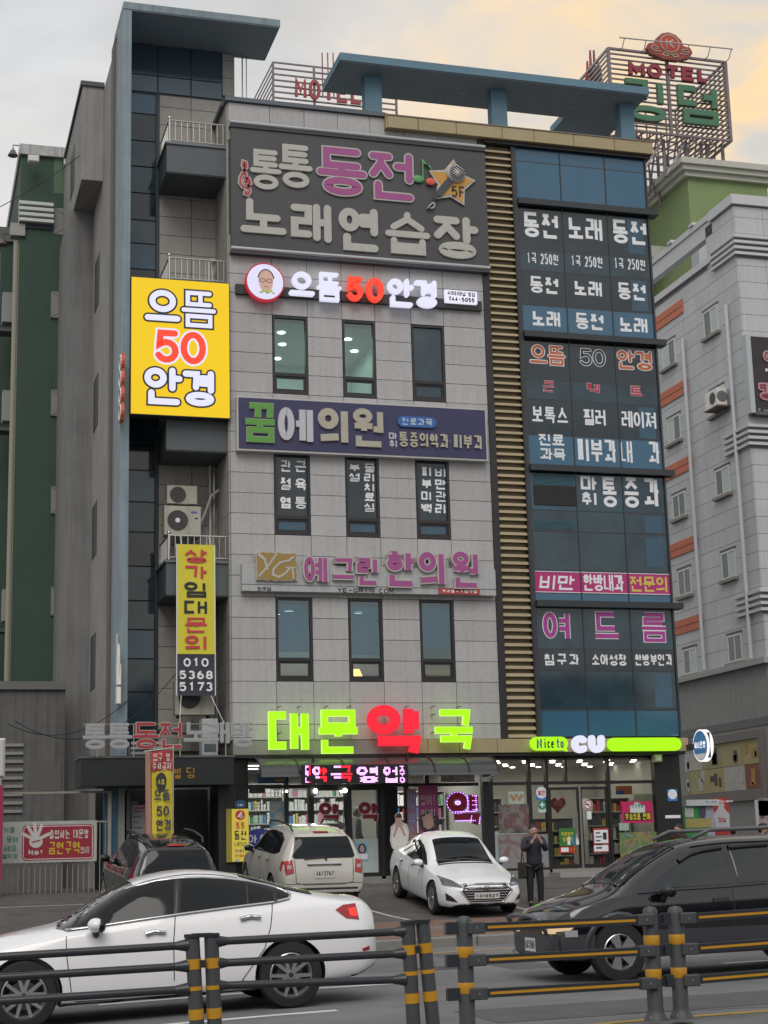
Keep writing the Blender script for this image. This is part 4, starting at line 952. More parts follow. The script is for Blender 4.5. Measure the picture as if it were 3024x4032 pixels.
for i in range(-14, 34):
    x0, x1 = i * 1.0, i * 1.0 + .985; z = zg(i + .5, -14.3)
    ko = piece('kerb', 'kerb_stone', None, (x0, -14.2, z - .05), lambda: MB().add(MB().bbox(0, .985, 0, .22, 0, .20, .02).v, MB().bbox(0, .985, 0, .22, 0, .20, .02).f), kerbm)
    ko.rotation_euler = (0, -.03 if i < 4 else -.012, 0); ko['kind'] = 'structure'
# brick pavers
brk = mat('brick paver', (.20, .125, .095), .85, var=.25, scale=5, tile_var=.22, bump=.3)
brk2 = mat('grey brick paver', (.16, .155, .15), .85, var=.25, scale=5, tile_var=.15, bump=.3)
pav = bpy.data.objects['sidewalk']; cnt = 0; rest = MB(); rest2 = MB()
y = -13.97; r_ = 0
while y < -8.35:
    x = 2.0 + (.15 if r_ % 2 else 0); grey = -11.6 < y < -10.7
    while x < 16:
        z = zg(x, y) + .004
        if cnt < 295 and 6.6 < x < 11.2 and y > -14 and y < -12.4:
            o = piece('brick' + ('g' if grey else ''), 'brick', pav, (x, y, z), lambda: MB().add([(0,0,.014),(.285,0,.014),(.285,.135,.014),(0,.135,.014),(-.004,-.004,-.02),(.289,-.004,-.02),(.289,.139,-.02),(-.004,.139,-.02)], [(0,1,2,3),(4,5,1,0),(5,6,2,1),(6,7,3,2),(7,4,0,3)]), brk2 if grey else brk)
            o.rotation_euler = (random.uniform(-.008, .008), -.012 + random.uniform(-.006, .006), 0); cnt += 1
        else:
            t = rest2 if grey else rest; j = random.uniform(-.003, .003)
            t.add([(x, y, z+.014+j), (x+.285, y, z+.0175+j), (x+.285, y+.135, z+.0175+j), (x, y+.135, z+.014+j), (x-.004, y-.004, z-.02), (x+.289, y-.004, z-.012), (x+.289, y+.139, z-.012), (x-.004, y+.139, z-.02)], [(0,1,2,3),(4,5,1,0),(5,6,2,1),(6,7,3,2),(7,4,0,3)])
        x += .30
    y += .15; r_ += 1
for t, m in ((rest, brk), (rest2, brk2)):
    o = t.build('brick_paving', m, pav); o['kind'] = 'stuff'
def strip(name, pts, w, m, dz=.004):
    mb = MB(); n = len(pts); vs = []
    for i, (x, y) in enumerate(pts):
        a = Vector(pts[max(0, i - 1)]); b = Vector(pts[min(n - 1, i + 1)]); d = (b - a).normalized(); nn = Vector((-d.y, d.x)) * w / 2
        for s_ in (1, -1): q = Vector((x, y)) + nn * s_; vs.append((q.x, q.y, zg(q.x, q.y) + dz))
    mb.add(vs, [(2*i, 2*i+1, 2*i+3, 2*i+2) for i in range(n - 1)]); return struct(name, mb, m)
paintw = mat('worn white paint', (.42, .42, .41), .7, var=.35, scale=9); painty = mat('yellow road paint', (.42, .27, .05), .7, var=.2, scale=8)
def seg(a, b, n=12): return [(lerp(a[0], b[0], i / n), lerp(a[1], b[1], i / n)) for i in range(n + 1)]
strip('lane_line', seg((-3, -23.55), (4.25, -23.45)), .15, mat('white road paint', (.62, .62, .62), .6, var=.1))
strip('lane_line', seg((2.2, -20.65), (5.9, -20.65)), .15, MATS['white road paint']); strip('lane_line', seg((10, -20.65), (15, -20.65)), .15, MATS['white road paint'])
strip('kerb_line', seg((-20, -15.5), (30, -15.5), 30), .13, painty)
cl = [onZ(2241, 4050, .02), onZ(2600, 4012, .05), onZ(3100, 3992, .08)]
strip('centre_line', [(4.9, -27.0), (cl[0].x, -26.25), (cl[1].x, -26.15), (9, -26.1), (14, -26.1), (25, -26.1)], .14, painty)
# parking bay lines (white) running from the sidewalk towards the shops
for a, b in (((9.75, -7.9), (8.9, -3.2)), ((12.75, -7.9), (12.1, -3.0)), ((6.6, -7.9), (6.0, -2.5)), ((-4, -4.0), (4.5, -3.6))): strip('parking_line', seg(a, b), .10, paintw, .006)
for a, b in (((12.9, -3.4), (20, -3.5)), ((13.2, -6.2), (20, -6.3))): strip('parking_line', seg(a, b), .09, mat('faded red paint', (.13, .07, .065), .8, var=.3), .006)
strip('entrance_line', seg((8.6, -.75), (19.7, -.75), 10), .06, paintw, .006)

# ---- what stands across the road behind the photographer (seen only in reflections)
opp = MB(); rr_ = random.Random(3); ox = -46
while ox < 70:
    w_, h_ = rr_.uniform(10, 17), rr_.uniform(9, 17); opp.mi = 0; opp.box(ox, ox + w_ - .4, -74, -60, -1, h_); opp.mi = 1
    for fl_ in range(int(h_ / 3.3)):
        nwin = int(w_ / 2.6)
        for i in range(nwin): opp.box(ox + .6 + i * 2.5, ox + 2.4 + i * 2.5, -60.0, -59.9, 1.0 + fl_ * 3.3, 2.7 + fl_ * 3.3)
    ox += w_
struct('opposite_street_front', opp, [mat('opposite render', (.20, .19, .18), .8, var=.2, scale=.2), mat('opposite glass', (.02, .025, .03), .1)])

# ================================================================== ground floor
glz = .3
ff = MB().box(7.76, 12.28, -.06, .28, 4.03, 4.375); ff.build('fascia', mat('grey fascia', (.24, .24, .235), .5, var=.08), bld)
for a, b in ((12.29, 12.75), (12.75, 13.6), (13.6, 14.62), (14.62, 15.6), (15.6, 16.7), (16.7, 17.8), (17.8, 18.9), (18.9, 20.02)):
    piece(('fas', round(b - a, 2)), 'panel', bld, (a + .005, -.12, 4.03), lambda w=b - a - .01: MB().bbox(0, w, 0, .36, 0, .35, .008), goldm)
MB().box(7.76, 19.95, -.05, .3, 3.955, 4.025).build('soffit_trim', frame, bld)
sf = MB()   # dark structural frame of the shop fronts
for a, b in ((7.78, 8.17), (9.10, 9.2), (9.70, 9.79), (10.68, 10.76), (11.55, 11.66), (12.22, 12.32), (12.76, 12.86), (14.29, 14.56), (15.56, 15.64), (16.05, 16.12), (17.78, 17.86), (19.12, 19.86)):
    sf.box(a, b, .22 if b - a < .2 else .16, .38, .85, 3.95)
for a, b in ((8.17, 14.2), (14.56, 19.12)): sf.box(a, b, .23, .37, 3.22, 3.30).box(a, b, .24, .36, 3.90, 3.95)
for a, b in ((8.17, 9.10), (9.2, 9.7), (12.86, 14.2), (14.56, 15.56), (15.64, 16.05), (17.86, 19.12)): sf.box(a, b, .24, .36, .85, 1.12)
sf.build('shop_frame', mat('black aluminium', (.016, .016, .017), .4), bld)
MB().box(7.8, 8.16, .40, 5.1, .8, 3.95).box(14.3, 14.5, .40, 5.1, .8, 3.95).box(19.2, 19.8, .40, 5.1, .8, 3.95).box(8.2, 14.3, 4.9, 5.15, .8, 3.95).box(14.5, 19.2, 4.4, 5.15, .8, 3.95).build('shop_wall', mat('shop wall', (.42, .40, .36), .7), bld)
MB().box(8.16, 14.3, .38, 5.0, 3.86, 3.94).box(14.5, 19.2, .38, 5.0, 3.86, 3.94).build('shop_ceiling', mat('shop ceiling', (.34, .29, .26), .7), bld)
MB().box(8.16, 14.3, .22, 5.0, .86, 1.02).box(14.5, 19.2, .22, 5.0, .86, 1.06).build('shop_floor', mat('shop floor', (.25, .24, .22), .4), bld)
MB().box(16.02, 18.0, -.55, .2, .86, .99).build('step', mat('steel step', (.30, .30, .30), .4, var=.1), bld)
MB().box(9.7, 11.6, -.35, .2, .86, .96).build('step', mat('granite step', (.2, .2, .2), .6, var=.2), bld)
frost = mat('frosted film', (.42, .50, .50), .6, var=.1)
for (x0, x1, z0, z1) in ((8.17, 9.10, 1.12, 3.22), (9.2, 9.7, 1.12, 3.22), (12.86, 14.29, 1.12, 3.22), (14.56, 15.56, 1.12, 3.22), (15.64, 16.05, 1.12, 3.22), (17.86, 19.12, 1.12, 3.22),
                         (8.17, 9.1, 3.3, 3.9), (9.2, 11.5, 3.3, 3.9), (12.3, 14.29, 3.3, 3.9), (14.56, 15.56, 3.3, 3.9), (15.64, 16.6, 3.3, 3.9), (16.66, 17.78, 3.3, 3.9), (17.86, 19.12, 3.3, 3.9)):
    MB().box(x0, x1, .29, .30, z0, z1).build('shop_pane', gl_clear, bld)
MB().box(16.6, 16.66, .23, .37, 3.3, 3.9).build('shop_frame', frame, bld)
def door(x0, x1, z0, z1, hx, fm, frosted=None):
    t = .06; d = MB().box(x0, x0 + t, .25, .33, z0, z1).box(x1 - t, x1, .25, .33, z0, z1).box(x0 + t, x1 - t, .25, .33, z0, z0 + .1).box(x0 + t, x1 - t, .25, .33, z1 - .07, z1).build('door', fm, bld)
    MB().box(x0 + t, x1 - t, .285, .292, z0 + .1, z1 - .07).build('pane', gl_clear, d)
    if frosted: MB().box(x0 + t + .002, x1 - t - .002, .276, .282, z0 + .1, frosted).build('frosted_film', frost, d)
    MB().cyl((hx, .2, z0 + .75), (hx, .2, z0 + 1.45), .018).cyl((hx, .2, z0 + .8), (hx, .27, z0 + .8), .012).cyl((hx, .2, z0 + 1.4), (hx, .27, z0 + 1.4), .012).build('handle', steel, d)
    return d
door(9.79, 10.68, 1.02, 3.22, 10.6, MATS['black aluminium'], 1.95); door(10.76, 11.55, 1.02, 3.22, 10.86, MATS['black aluminium'], 1.95)
door(16.12, 16.98, 1.08, 3.15, 16.86, MATS['black aluminium']); door(16.99, 17.78, 1.08, 3.15, 17.12, MATS['black aluminium'])
MB().box(16.955, 17.015, .235, .25, 1.08, 3.2).build('door_edge', steel, bld)
MB().box(11.66, 12.22, .9, 1.0, .9, 3.9).build('alcove_wall', mat('alcove black', (.012, .012, .013), .6), bld)
film = MB().box(12.87, 14.19, .275, .285, 1.13, 1.95).box(14.58, 15.55, .275, .285, 1.13, 2.05).build('frosted_film', frost, bld)
# polycarbonate awning
aw = root('shop_awning', 'curved smoky polycarbonate awning with dark ribs above the pharmacy front', 'awning', (11.3, 0, 3.5))
awm = mat('smoky polycarbonate', (.045, .048, .052), .3, var=.15, coat=.4)
def awsec(x0, x1): return MB().add([(x, -.02 - .95 * sin(a) , 3.50 + .44 * cos(a)) for x in (x0, x1) for a in [radians(v) for v in range(0, 91, 10)]], [(i, i + 1, 11 + i, 10 + i) for i in range(9)])
xs = [8.25, 9.2, 10.35, 11.5, 12.65, 13.55, 14.32]
for a, b in zip(xs, xs[1:]):
    if True: awsec(a + .01, b - .01).build('panel', awm, aw, smooth=True)
for x in xs: MB().tube([(x, -.02 - .97 * sin(radians(v)), 3.49 + .465 * cos(radians(v))) for v in range(0, 91, 10)], .022, 6).build('rib', frame, aw)
MB().box(8.25, 14.32, -1.0, -.95, 3.44, 3.51).cyl((8.3, -.97, 3.47), (14.3, -.97, 3.47), .03).build('front_rail', mat('awning rail', (.12, .12, .125), .4), aw)
MB().add([(14.33, -.02 - .95 * sin(radians(v)), 3.5 + .44 * cos(radians(v))) for v in range(0, 91, 10)] + [(14.33, -.02, 3.5)], [list(range(11))]).build('end_panel', awm, aw)
# LED box hangs from it: bracket
MB().box(9.6, 9.64, -.72, -.6, 3.75, 3.95).box(12.0, 12.04, -.72, -.6, 3.75, 3.95).build('hanger', frame, aw)
# ceiling lamps of the shops
lmp = mat('downlight glow', (1, 1, 1), emit=14, ecol=(1, .93, .82))
for i in range(6):
    for j in range(5):
        x, y = 14.85 + i * .78 + (j % 2) * .3, .6 + j * .75
        if x < 19.1: MB().cyl((x, y, 3.845), (x, y, 3.858), .07, n=14).build('ceiling_lamp', lmp, bld)
for x in (9.86, 10.62): MB().ball((x, .12, 3.14), .055, 14, 10).build('door_lamp', mat('bare bulb glow', (1, 1, 1), emit=10, ecol=(1, .95, .85)), bld)
MB().ball((9.12, .1, 3.14), .03).build('door_lamp', MATS['bare bulb glow'], bld)
for x, y in ((8.7, 1.5), (9.9, 1.5), (11.2, 1.5), (12.9, 1.5), (8.7, 3), (10.5, 3), (12.5, 3)): MB().box(x - .3, x + .3, y - .08, y + .08, 3.845, 3.858).build('ceiling_lamp', mat('tube glow', (1, 1, 1), emit=6, ecol=(1, .97, .9)), bld)
area('pharmacy_light', 11.2, 2.2, 3.75, 5.2, 2.6, 150); area('store_light', 16.8, 2.1, 3.75, 4.0, 2.8, 42, (1, .93, .82))
# shelves with goods
goods_cols = [mat('pack white', (.6, .6, .58), .5), mat('pack blue', (.06, .2, .42), .5), mat('pack red', (.45, .05, .05), .5), mat('pack green', (.08, .32, .12), .5), mat('pack yellow', (.55, .42, .08), .5), mat('pack pink', (.5, .18, .3), .5), mat('pack dark', (.06, .06, .08), .5), mat('pack mint', (.40, .52, .48), .5)]
def shelf(x0, x1, y, z0, z1, n, lab, pal=(0, 0, 0, 0, 0, 0, 1, 2, 3, 4, 5, 7, 7), group=None):
    s = root('shelf', lab, 'shelf', ((x0 + x1) / 2, y, z0), group=group); m = MB().box(x0, x0 + .03, y, y + .4, z0, z1).box(x1 - .03, x1, y, y + .4, z0, z1).box(x0, x1, y + .4, y + .42, z0, z1)
    m.build('upright', mat('shelf white', (.5, .5, .48), .5), s); g = MB()
    for k in range(n + 1):
        z = z0 + (z1 - z0) * k / n; MB().box(x0 + .03, x1 - .03, y, y + .4, z - .012, z + .012).build('board', MATS['shelf white'], s)
        if k == n: break
        x = x0 + .05; hmax = (z1 - z0) / n - .05
        while x < x1 - .12:
            w = random.uniform(.05, .14); g.mi = random.choice(pal); h = hmax * random.uniform(.5, .98)
            g.box(x, x + w, y + .03, y + .3, z + .013, z + .013 + h); x += w + random.uniform(.004, .03)
    o = g.build('goods', goods_cols, s); stuff(o)
shelf(8.25, 9.9, 3.9, 1.02, 3.5, 7, 'tall medicine shelf behind the leftmost pharmacy window')
shelf(9.95, 11.8, 4.2, 1.02, 3.5, 7, 'tall medicine shelf seen through the two pharmacy doors')
shelf(12.5, 14.2, 3.0, 1.02, 3.2, 6, 'medicine shelf behind the purple neon syllable')
shelf(10.4, 11.5, 1.9, 1.02, 1.9, 3, 'low counter shelf with packets behind the right pharmacy door')
shelf(14.6, 16.0, 3.4, 1.06, 3.0, 5, 'snack shelf behind the left convenience store window', (2, 6, 6, 6, 4, 6))
shelf(16.1, 17.6, 2.2, 1.06, 2.4, 4, 'snack shelf straight behind the store doors', (6, 6, 2, 6, 6, 4))
shelf(17.8, 19.1, 1.8, 1.06, 2.9, 5, 'bread shelf behind the right convenience store window', (4, 6, 2, 0, 6, 6))
# small things of the road surface
mh = MB().cyl((6.9, -18.6, zg(6.9, -18.6) - .01), (6.9, -18.6, zg(6.9, -18.6) + .006), .33, n=28); o = mh.build('manhole_cover', mat('cast iron', (.05, .048, .045), .55, var=.3, scale=20)); o['kind'] = 'structure'
for (x0, x1, y0, y1, c_) in ((5.2, 9.6, -25.6, -24.3, .085), (-2, 3.4, -19.6, -17.2, .095), (7.6, 8.3, -19.6, -15.8, .10)):
    xs_, ys_ = frange(x0, x1, 6), frange(y0, y1, 4); sheet('road_patch', xs_, ys_, mat('asphalt patch %.3f' % c_, (c_, c_, c_ * 1.03), .85, var=.2, scale=2, bump=.5), .003)
tar = mat('tar seam', (.035, .035, .037), .6); rt_ = random.Random(9)
for (x, y, a, n_) in ((3.2, -18.2, .1, 14), (8.8, -16.4, 1.2, 10), (1.0, -25.2, .05, 20), (6.4, -25.5, -.2, 10)):
    P_ = [(x, y)]
    for _ in range(n_): a += rt_.uniform(-.25, .25); P_.append((P_[-1][0] + .28 * cos(a), P_[-1][1] + .28 * sin(a)))
    strip('tar_seam', P_, .022, tar, .005)
# ================================================================== posters, stickers and small things at the shop fronts
def poster(name, lab, box, y, m, cat='poster', th=.006, group=None):
    o = MB().box(box[0], box[1], y - th, y, box[2], box[3]).build(name, m); return tag(o, lab, cat, group)
def proot(lab, box, cat='poster', group=None): return root('poster' if cat == 'poster' else cat.replace(' ', '_'), lab, cat, ((box[0] + box[1]) / 2, .2, box[2]), group=group)
dred = mat('dark red vinyl', (.26, .008, .03), .5); palev = mat('pale pink vinyl edge', (.6, .45, .45), .5)
for bx, nm in (((845, 848, 1015, 1022), 'left'), ((1168, 843, 1333, 1020), 'right')):
    bb_ = d1(*bx, .24); s = root('door_decal', 'large dark red syllable stuck on the %s pharmacy door' % nm, 'decal', (bb_[0], .24, bb_[2]))
    letter(s, '약', bb_, .245, .13, dred, .004, palev, .018, rnd=False)
# neon syllable with LED outline
bb_ = e1(470, 592, 765, 905, .18); s = root('neon_sign', 'dark red syllable edged with violet LED lights in the window right of the pharmacy doors', 'neon sign', (bb_[0], .18, bb_[2]))
letter(s, '약', bb_, .21, .21, mat('neon body', (.2, .01, .03), emit=.12, ecol=(.5, .0, .03)), .03, mat('neon plate', (.3, .28, .38), .5), .035, rnd=False)
vl = mat('violet led', (.6, .3, 1), emit=5, ecol=(.5, .2, 1.0)); mb = MB(); x0, x1, z0, z1 = bb_; hw = .115
for st in syllable('약'):
    cl_ = isinstance(st, tuple) and st[0] == 'c'; pts = [Vector((x0 + .1 + (x1 - x0 - .2) * a, z0 + .1 + (z1 - z0 - .2) * b)) for a, b in (st[1] if cl_ else st)]
    if cl_: pts.append(pts[0])
    for a, b in zip(pts, pts[1:]):
        d = b - a; nn = Vector((-d.y, d.x)).normalized() * hw; k = max(1, int(d.length / .045))
        for i in range(k):
            for sg in (1, -1):
                q = a + d * (i + .5) / k + nn * sg; mb.box(q.x - .009, q.x + .009, .165, .175, q.y - .009, q.y + .009)
stuff(mb.build('led_dots', vl, s))
# blue banner, lettering strip, pink ad
s = proot('narrow dark banner with upright blue letters in the alcove beside the pharmacy doors', e1(120, 565, 200, 980, .15)); bb_ = e1(120, 565, 200, 980, .15)
MB().box(bb_[0], bb_[1], .14, .16, bb_[2], bb_[3]).build('panel', mat('mauve print', (.30, .16, .22), .5), s)
for i, (ch, m) in enumerate((('대', mat('royal blue print', (.03, .05, .30), .5)), ('문', MATS['royal blue print']), ('약', mat('red print', (.45, .03, .05), .5)))):
    zt = bb_[3] - .12 - i * .52; letter(s, ch, (bb_[0] + .05, bb_[1] - .05, zt - .40, zt), .138, .055, m, .004, stickw, .01, rnd=False, name='printed_letter')
bb_ = e1(218, 535, 388, 950, .2); s = proot('magenta advertisement with white words and the head of a dark haired woman', bb_)
MB().box(bb_[0], bb_[1], .19, .21, bb_[2], bb_[3]).build('panel', mat('magenta print', (.33, .05, .17), .5), s)
text(s, '없이!', (bb_[0] + .06, bb_[1] - .08, bb_[3] - .50, bb_[3] - .24), .188, mat('pale print', (.6, .45, .5), .5), w=.018, rnd=True); text(s, '없게!', (bb_[0] + .06, bb_[1] - .08, bb_[3] - .86, bb_[3] - .60), .188, MATS['pale print'], w=.018, rnd=True)
text(s, '마이보라', (bb_[0] + .1, bb_[1] - .1, bb_[3] - 1.06, bb_[3] - .95), .188, mat('olive print', (.35, .25, .08), .5), w=.018)
hx, hz = bb_[0] + .27, bb_[2] + .28
MB().prism([(hx + .26 * cos(a), hz + .30 * sin(a)) for a in [2*pi*i/20 for i in range(20)]], 'y', .184, .189).build('printed_hair', hairp, s); MB().prism([(hx - .03 + .14 * cos(a), hz + .0 + .19 * sin(a)) for a in [2*pi*i/20 for i in range(20)]], 'y', .180, .184).build('printed_face', mat('printed face', (.5, .32, .26), .5), s)
# upper transom print
bb_ = e1(410, 430, 705, 508, .22); poster('poster', 'pale transom poster with faint pictures over the neon syllable', bb_, .225, blotch_mat('faint print', [(.40, .38, .36), (.45, .44, .42), (.28, .16, .14), (.42, .41, .40)], 9))
# pharmacy left window: blue wave poster, grid rack, blue round ad
bb_ = d1(440, 840, 575, 1060, .28); poster('poster', 'sky blue poster behind the leftmost pharmacy window', bb_, .285, blotch_mat('sky blue print', [(.10, .28, .42), (.16, .36, .5), (.5, .45, .4), (.12, .3, .45)], 5))
mb = MB(); bb_ = d1(288, 830, 435, 1045, .5)
for i in range(12): x = bb_[0] + .02 + i * .075; mb.cyl((x, .5, bb_[2]), (x, .5, bb_[3]), .006, n=5)
for i in range(10): z = bb_[2] + i * .09; mb.cyl((bb_[0], .49, z), (bb_[0] + .86, .49, z), .006, n=5)
tag(stuff(mb.build('wire_rack', mat('rack wire', (.3, .3, .3), .4, metal=.6))), 'wire grid rack inside the leftmost pharmacy window', 'rack'); 
s = root('round_decal', 'blue round advertisement low on the leftmost pharmacy window', 'decal', (8.4, .25, 1.6)); c = onY(*d1.p(355, 1150), .26)
MB().prism([(c.x + .38 * cos(2*pi*i/26), c.z + .26 * sin(2*pi*i/26)) for i in range(26)], 'y', .262, .27).build('panel', mat('deep blue print', (.03, .05, .28), .5), s); text(s, '아', (c.x - .28, c.x - .05, c.z - .1, c.z + .12), .262, stickw, w=.03); text(s, '이', (c.x + .02, c.x + .2, c.z - .1, c.z + .12), .262, stickw, w=.03)
bb_ = d1(320, 628, 560, 700, .2); s = proot('dark blue banner with yellow corner above the leftmost pharmacy window', bb_, 'banner'); MB().box(bb_[0], bb_[1], -.1, -.08, bb_[2], bb_[3]).build('panel', mat('dim blue print', (.02, .06, .14), .5), s); MB().box(bb_[1] - .3, bb_[1] - .06, -.108, -.1, bb_[2] + .04, bb_[3] - .1).build('panel', mat('dim yellow print', (.28, .19, .05), .5), s)
bb_ = d1(1146, 1178, 1245, 1325, .24); s = proot('small pale blue poster of a woman on the frosted right pharmacy door', bb_); MB().box(bb_[0], bb_[1], .262, .270, bb_[2], bb_[3]).build('panel', mat('pale blue print', (.25, .45, .62), .5), s)
hx, hz = (bb_[0] + bb_[1]) / 2, (bb_[2] + bb_[3]) / 2 + .07
MB().prism([(hx + .11 * cos(2*pi*i/18), hz + .13 * sin(2*pi*i/18)) for i in range(18)], 'y', .256, .261).build('printed_hair', hairp, s); MB().prism([(hx + .06 * cos(2*pi*i/18), hz + .09 * sin(2*pi*i/18)) for i in range(18)], 'y', .25, .256).build('printed_face', MATS['printed face'], s); MB().box(hx - .14, hx + .14, .252, .258, bb_[2] + .03, hz - .12).build('printed_body', stickw, s)
# standing cut-out of a person
s = root('cardboard_cutout', 'life size cardboard cut-out of a person in a white top, by the pharmacy doors', 'cutout', (11.55, -.35, .88))
yy = -.35; c = onY(*d1.p(1495, 980), yy); zt = onY(*d1.p(1495, 932), yy).z; cx_ = onY(*d1.p(1500, 1200), yy).x; zb_ = .88; H = zt - zb_
def cut(l, y0, m, nm): MB().prism([(cx_ + a * H, zb_ + b * H) for a, b in l], 'y', y0, y0 + .012).build(nm, m, s)
cut([(-.07,0),(.02,0),(.03,.22),(.055,.45),(.13,.5),(.155,.72),(.125,.83),(.05,.86),(.052,.955),(.02,.998),(-.03,.998),(-.06,.955),(-.05,.86),(-.125,.8),(-.145,.6),(-.12,.5),(-.08,.45),(-.06,.22)], yy, mat('cutout border', (.55, .54, .52), .6), 'board')
cut([(-.05,.42),(.05,.42),(.115,.52),(.13,.72),(.06,.82),(-.05,.82),(-.11,.75),(-.115,.54)], yy - .006, mat('printed white top', (.68, .66, .64), .6), 'printed_top')
cut([(-.055,.02),(-.03,.02),(-.01,.3),(.045,.44),(-.055,.44),(-.045,.2)], yy - .008, mat('printed beige trousers', (.38, .33, .29), .6), 'printed_trousers')
cut([(-.045,.86),(.04,.86),(.045,.93),(-.05,.93)], yy - .008, MATS['printed face'], 'printed_face'); cut([(-.055,.925),(.05,.925),(.03,.985),(-.03,.985)], yy - .010, hairp, 'printed_cap')
cut([(-.055,.85),(-.01,.87),(.03,.86),(.06,.84),(.05,.80),(.10,.66),(.075,.65),(.01,.79),(-.015,.79),(-.075,.64),(-.10,.66),(-.05,.80)], yy - .012, mat('printed hands', (.48, .30, .25), .6), 'printed_hands')
MB().box(cx_ - .1, cx_ + .1, yy + .012, yy + .3, .88, .9).build('stand', mat('cardboard', (.3, .25, .18), .8), s)
# store stickers and posters
bb_ = e1(1240, 555, 1337, 665, .25); s = proot('blue square sticker with a white disc, upper one on the narrow store window', bb_, 'sticker'); MB().box(bb_[0], bb_[1], .262, .268, bb_[2], bb_[3]).build('panel', mat('sticker blue', (.03, .20, .50), .5), s)
cxx, czz = (bb_[0] + bb_[1]) / 2, (bb_[2] + bb_[3]) / 2 + .03; MB().cyl((cxx, .262, czz), (cxx, .256, czz), .15, n=24).build('disc', stickw, s); text(s, '할인', (cxx - .1, cxx + .1, czz - .06, czz + .06), .256, redv, w=.018)
bb_ = e1(1262, 680, 1327, 772, .25); s = proot('white sticker with a green disc and white cross, lower one on the narrow store window', bb_, 'sticker'); MB().box(bb_[0], bb_[1], .262, .268, bb_[2], bb_[3]).build('panel', mat('sticker pale', (.55, .62, .58), .5), s)
cxx, czz = (bb_[0] + bb_[1]) / 2, (bb_[2] + bb_[3]) / 2 + .06; MB().cyl((cxx, .262, czz), (cxx, .256, czz), .12, n=24).build('disc', mat('sticker green', (.03, .20, .12), .5), s); MB().box(cxx - .07, cxx + .07, .250, .256, czz - .02, czz + .02).box(cxx - .02, cxx + .02, .249, .255, czz - .07, czz + .07).build('cross', stickw, s)
bb_ = e1(1002, 590, 1140, 695, .25); s = proot('pale menu card with five round dishes on the left store window', bb_); MB().box(bb_[0], bb_[1], .262, .268, bb_[2], bb_[3]).build('panel', mat('menu card', (.36, .46, .42), .5), s)
for i, (u, v) in enumerate(((.18, .62), (.5, .66), (.82, .62), (.32, .38), (.68, .38))): q = (bb_[0] + (bb_[1] - bb_[0]) * u, bb_[2] + (bb_[3] - bb_[2]) * v); MB().cyl((q[0], .262, q[1]), (q[0], .257, q[1]), .055, n=14).build('dish', mat('dish print', (.35, .22, .12), .5), s)
food = blotch_mat('food print', [(.05, .06, .07), (.12, .11, .11), (.17, .07, .07), (.20, .20, .20), (.08, .12, .07), (.07, .14, .20)], 3.4)
food2 = blotch_mat('seafood print', [(.22, .25, .27), (.26, .24, .24), (.20, .12, .11), (.28, .26, .25)], 2.6)
salad = blotch_mat('salad print', [(.20, .26, .29), (.10, .17, .06), (.26, .25, .10), (.22, .10, .08), (.14, .26, .34)], 3.6)
poster('poster', 'dim blue and red food picture across the middle of the left store window', e1(915, 700, 1205, 950, .25), .268, food)
poster('poster', 'pale picture of seafood covering the bottom of the left store window', e1(915, 960, 1205, 1268, .25), .262, food2)
poster('poster', 'pale picture of ham at the bottom of the narrow store window', e1(1228, 960, 1362, 1268, .25), .262, food2)
poster('poster', 'colourful salad bowl picture at the bottom of the right store window', f1(488, 858, 815, 1110, .25), .262, salad)
bb_ = e1(1447, 908, 1588, 1065, .2); s = proot('green poster with yellow words and bottles on the left store door', bb_); MB().box(bb_[0], bb_[1], .238, .246, bb_[2], bb_[3]).build('panel', mat('poster green', (.04, .17, .04), .5), s)
text(s, '특별할인', (bb_[0] + .05, bb_[1] - .05, bb_[3] - .20, bb_[3] - .10), .238, mat('poster yellow', (.6, .5, .05), .5), w=.02); text(s, '행사중', (bb_[0] + .09, bb_[1] - .09, bb_[3] - .34, bb_[3] - .23), .238, MATS['poster yellow'], w=.022)
for i, m in enumerate((stickw, mat('bottle blue print', (.05, .2, .4), .5), stickw)): x = bb_[0] + .22 + i * .12; MB().box(x, x + .08, .232, .237, bb_[2] + .03, bb_[2] + .22).box(x + .025, x + .055, .232, .237, bb_[2] + .22, bb_[2] + .3).build('printed_bottle', m, s)
bb_ = e1(1450, 1070, 1592, 1125, .2); s = proot('small red and white price card on the left store door, under the green poster', bb_); MB().box(bb_[0], bb_[1], .238, .246, bb_[2], bb_[3]).build('panel', mat('card red', (.42, .03, .02), .5), s); MB().box(bb_[0] + .04, bb_[0] + .25, .232, .238, bb_[2] + .03, bb_[3] - .02).build('panel', stickw, s); text(s, '1+1', (bb_[0] + .3, bb_[1] - .03, bb_[2] + .05, bb_[3] - .05), .238, MATS['poster yellow'], w=.02)
# heart balloon
hp = [(16 * sin(t) ** 3, 13 * cos(t) - 5 * cos(2*t) - 2 * cos(3*t) - cos(4*t)) for t in [2*pi*i/30 for i in range(30)]]; c = onY(*e1.p(1428, 700), .5)
s = root('heart_balloon', 'dark red heart shaped balloon hanging inside the left store door', 'balloon', (c.x, .5, c.z - .3)); MB().prism([(c.x + a * .0135, c.z + b * .0135) for a, b in hp], 'y', .46, .56).build('balloon', mat('balloon red', (.30, .02, .02), .35), s, smooth=25); text(s, '사랑', (c.x - .12, c.x + .12, c.z - .05, c.z + .1), .458, mat('balloon pink', (.55, .2, .15), .5), w=.016)
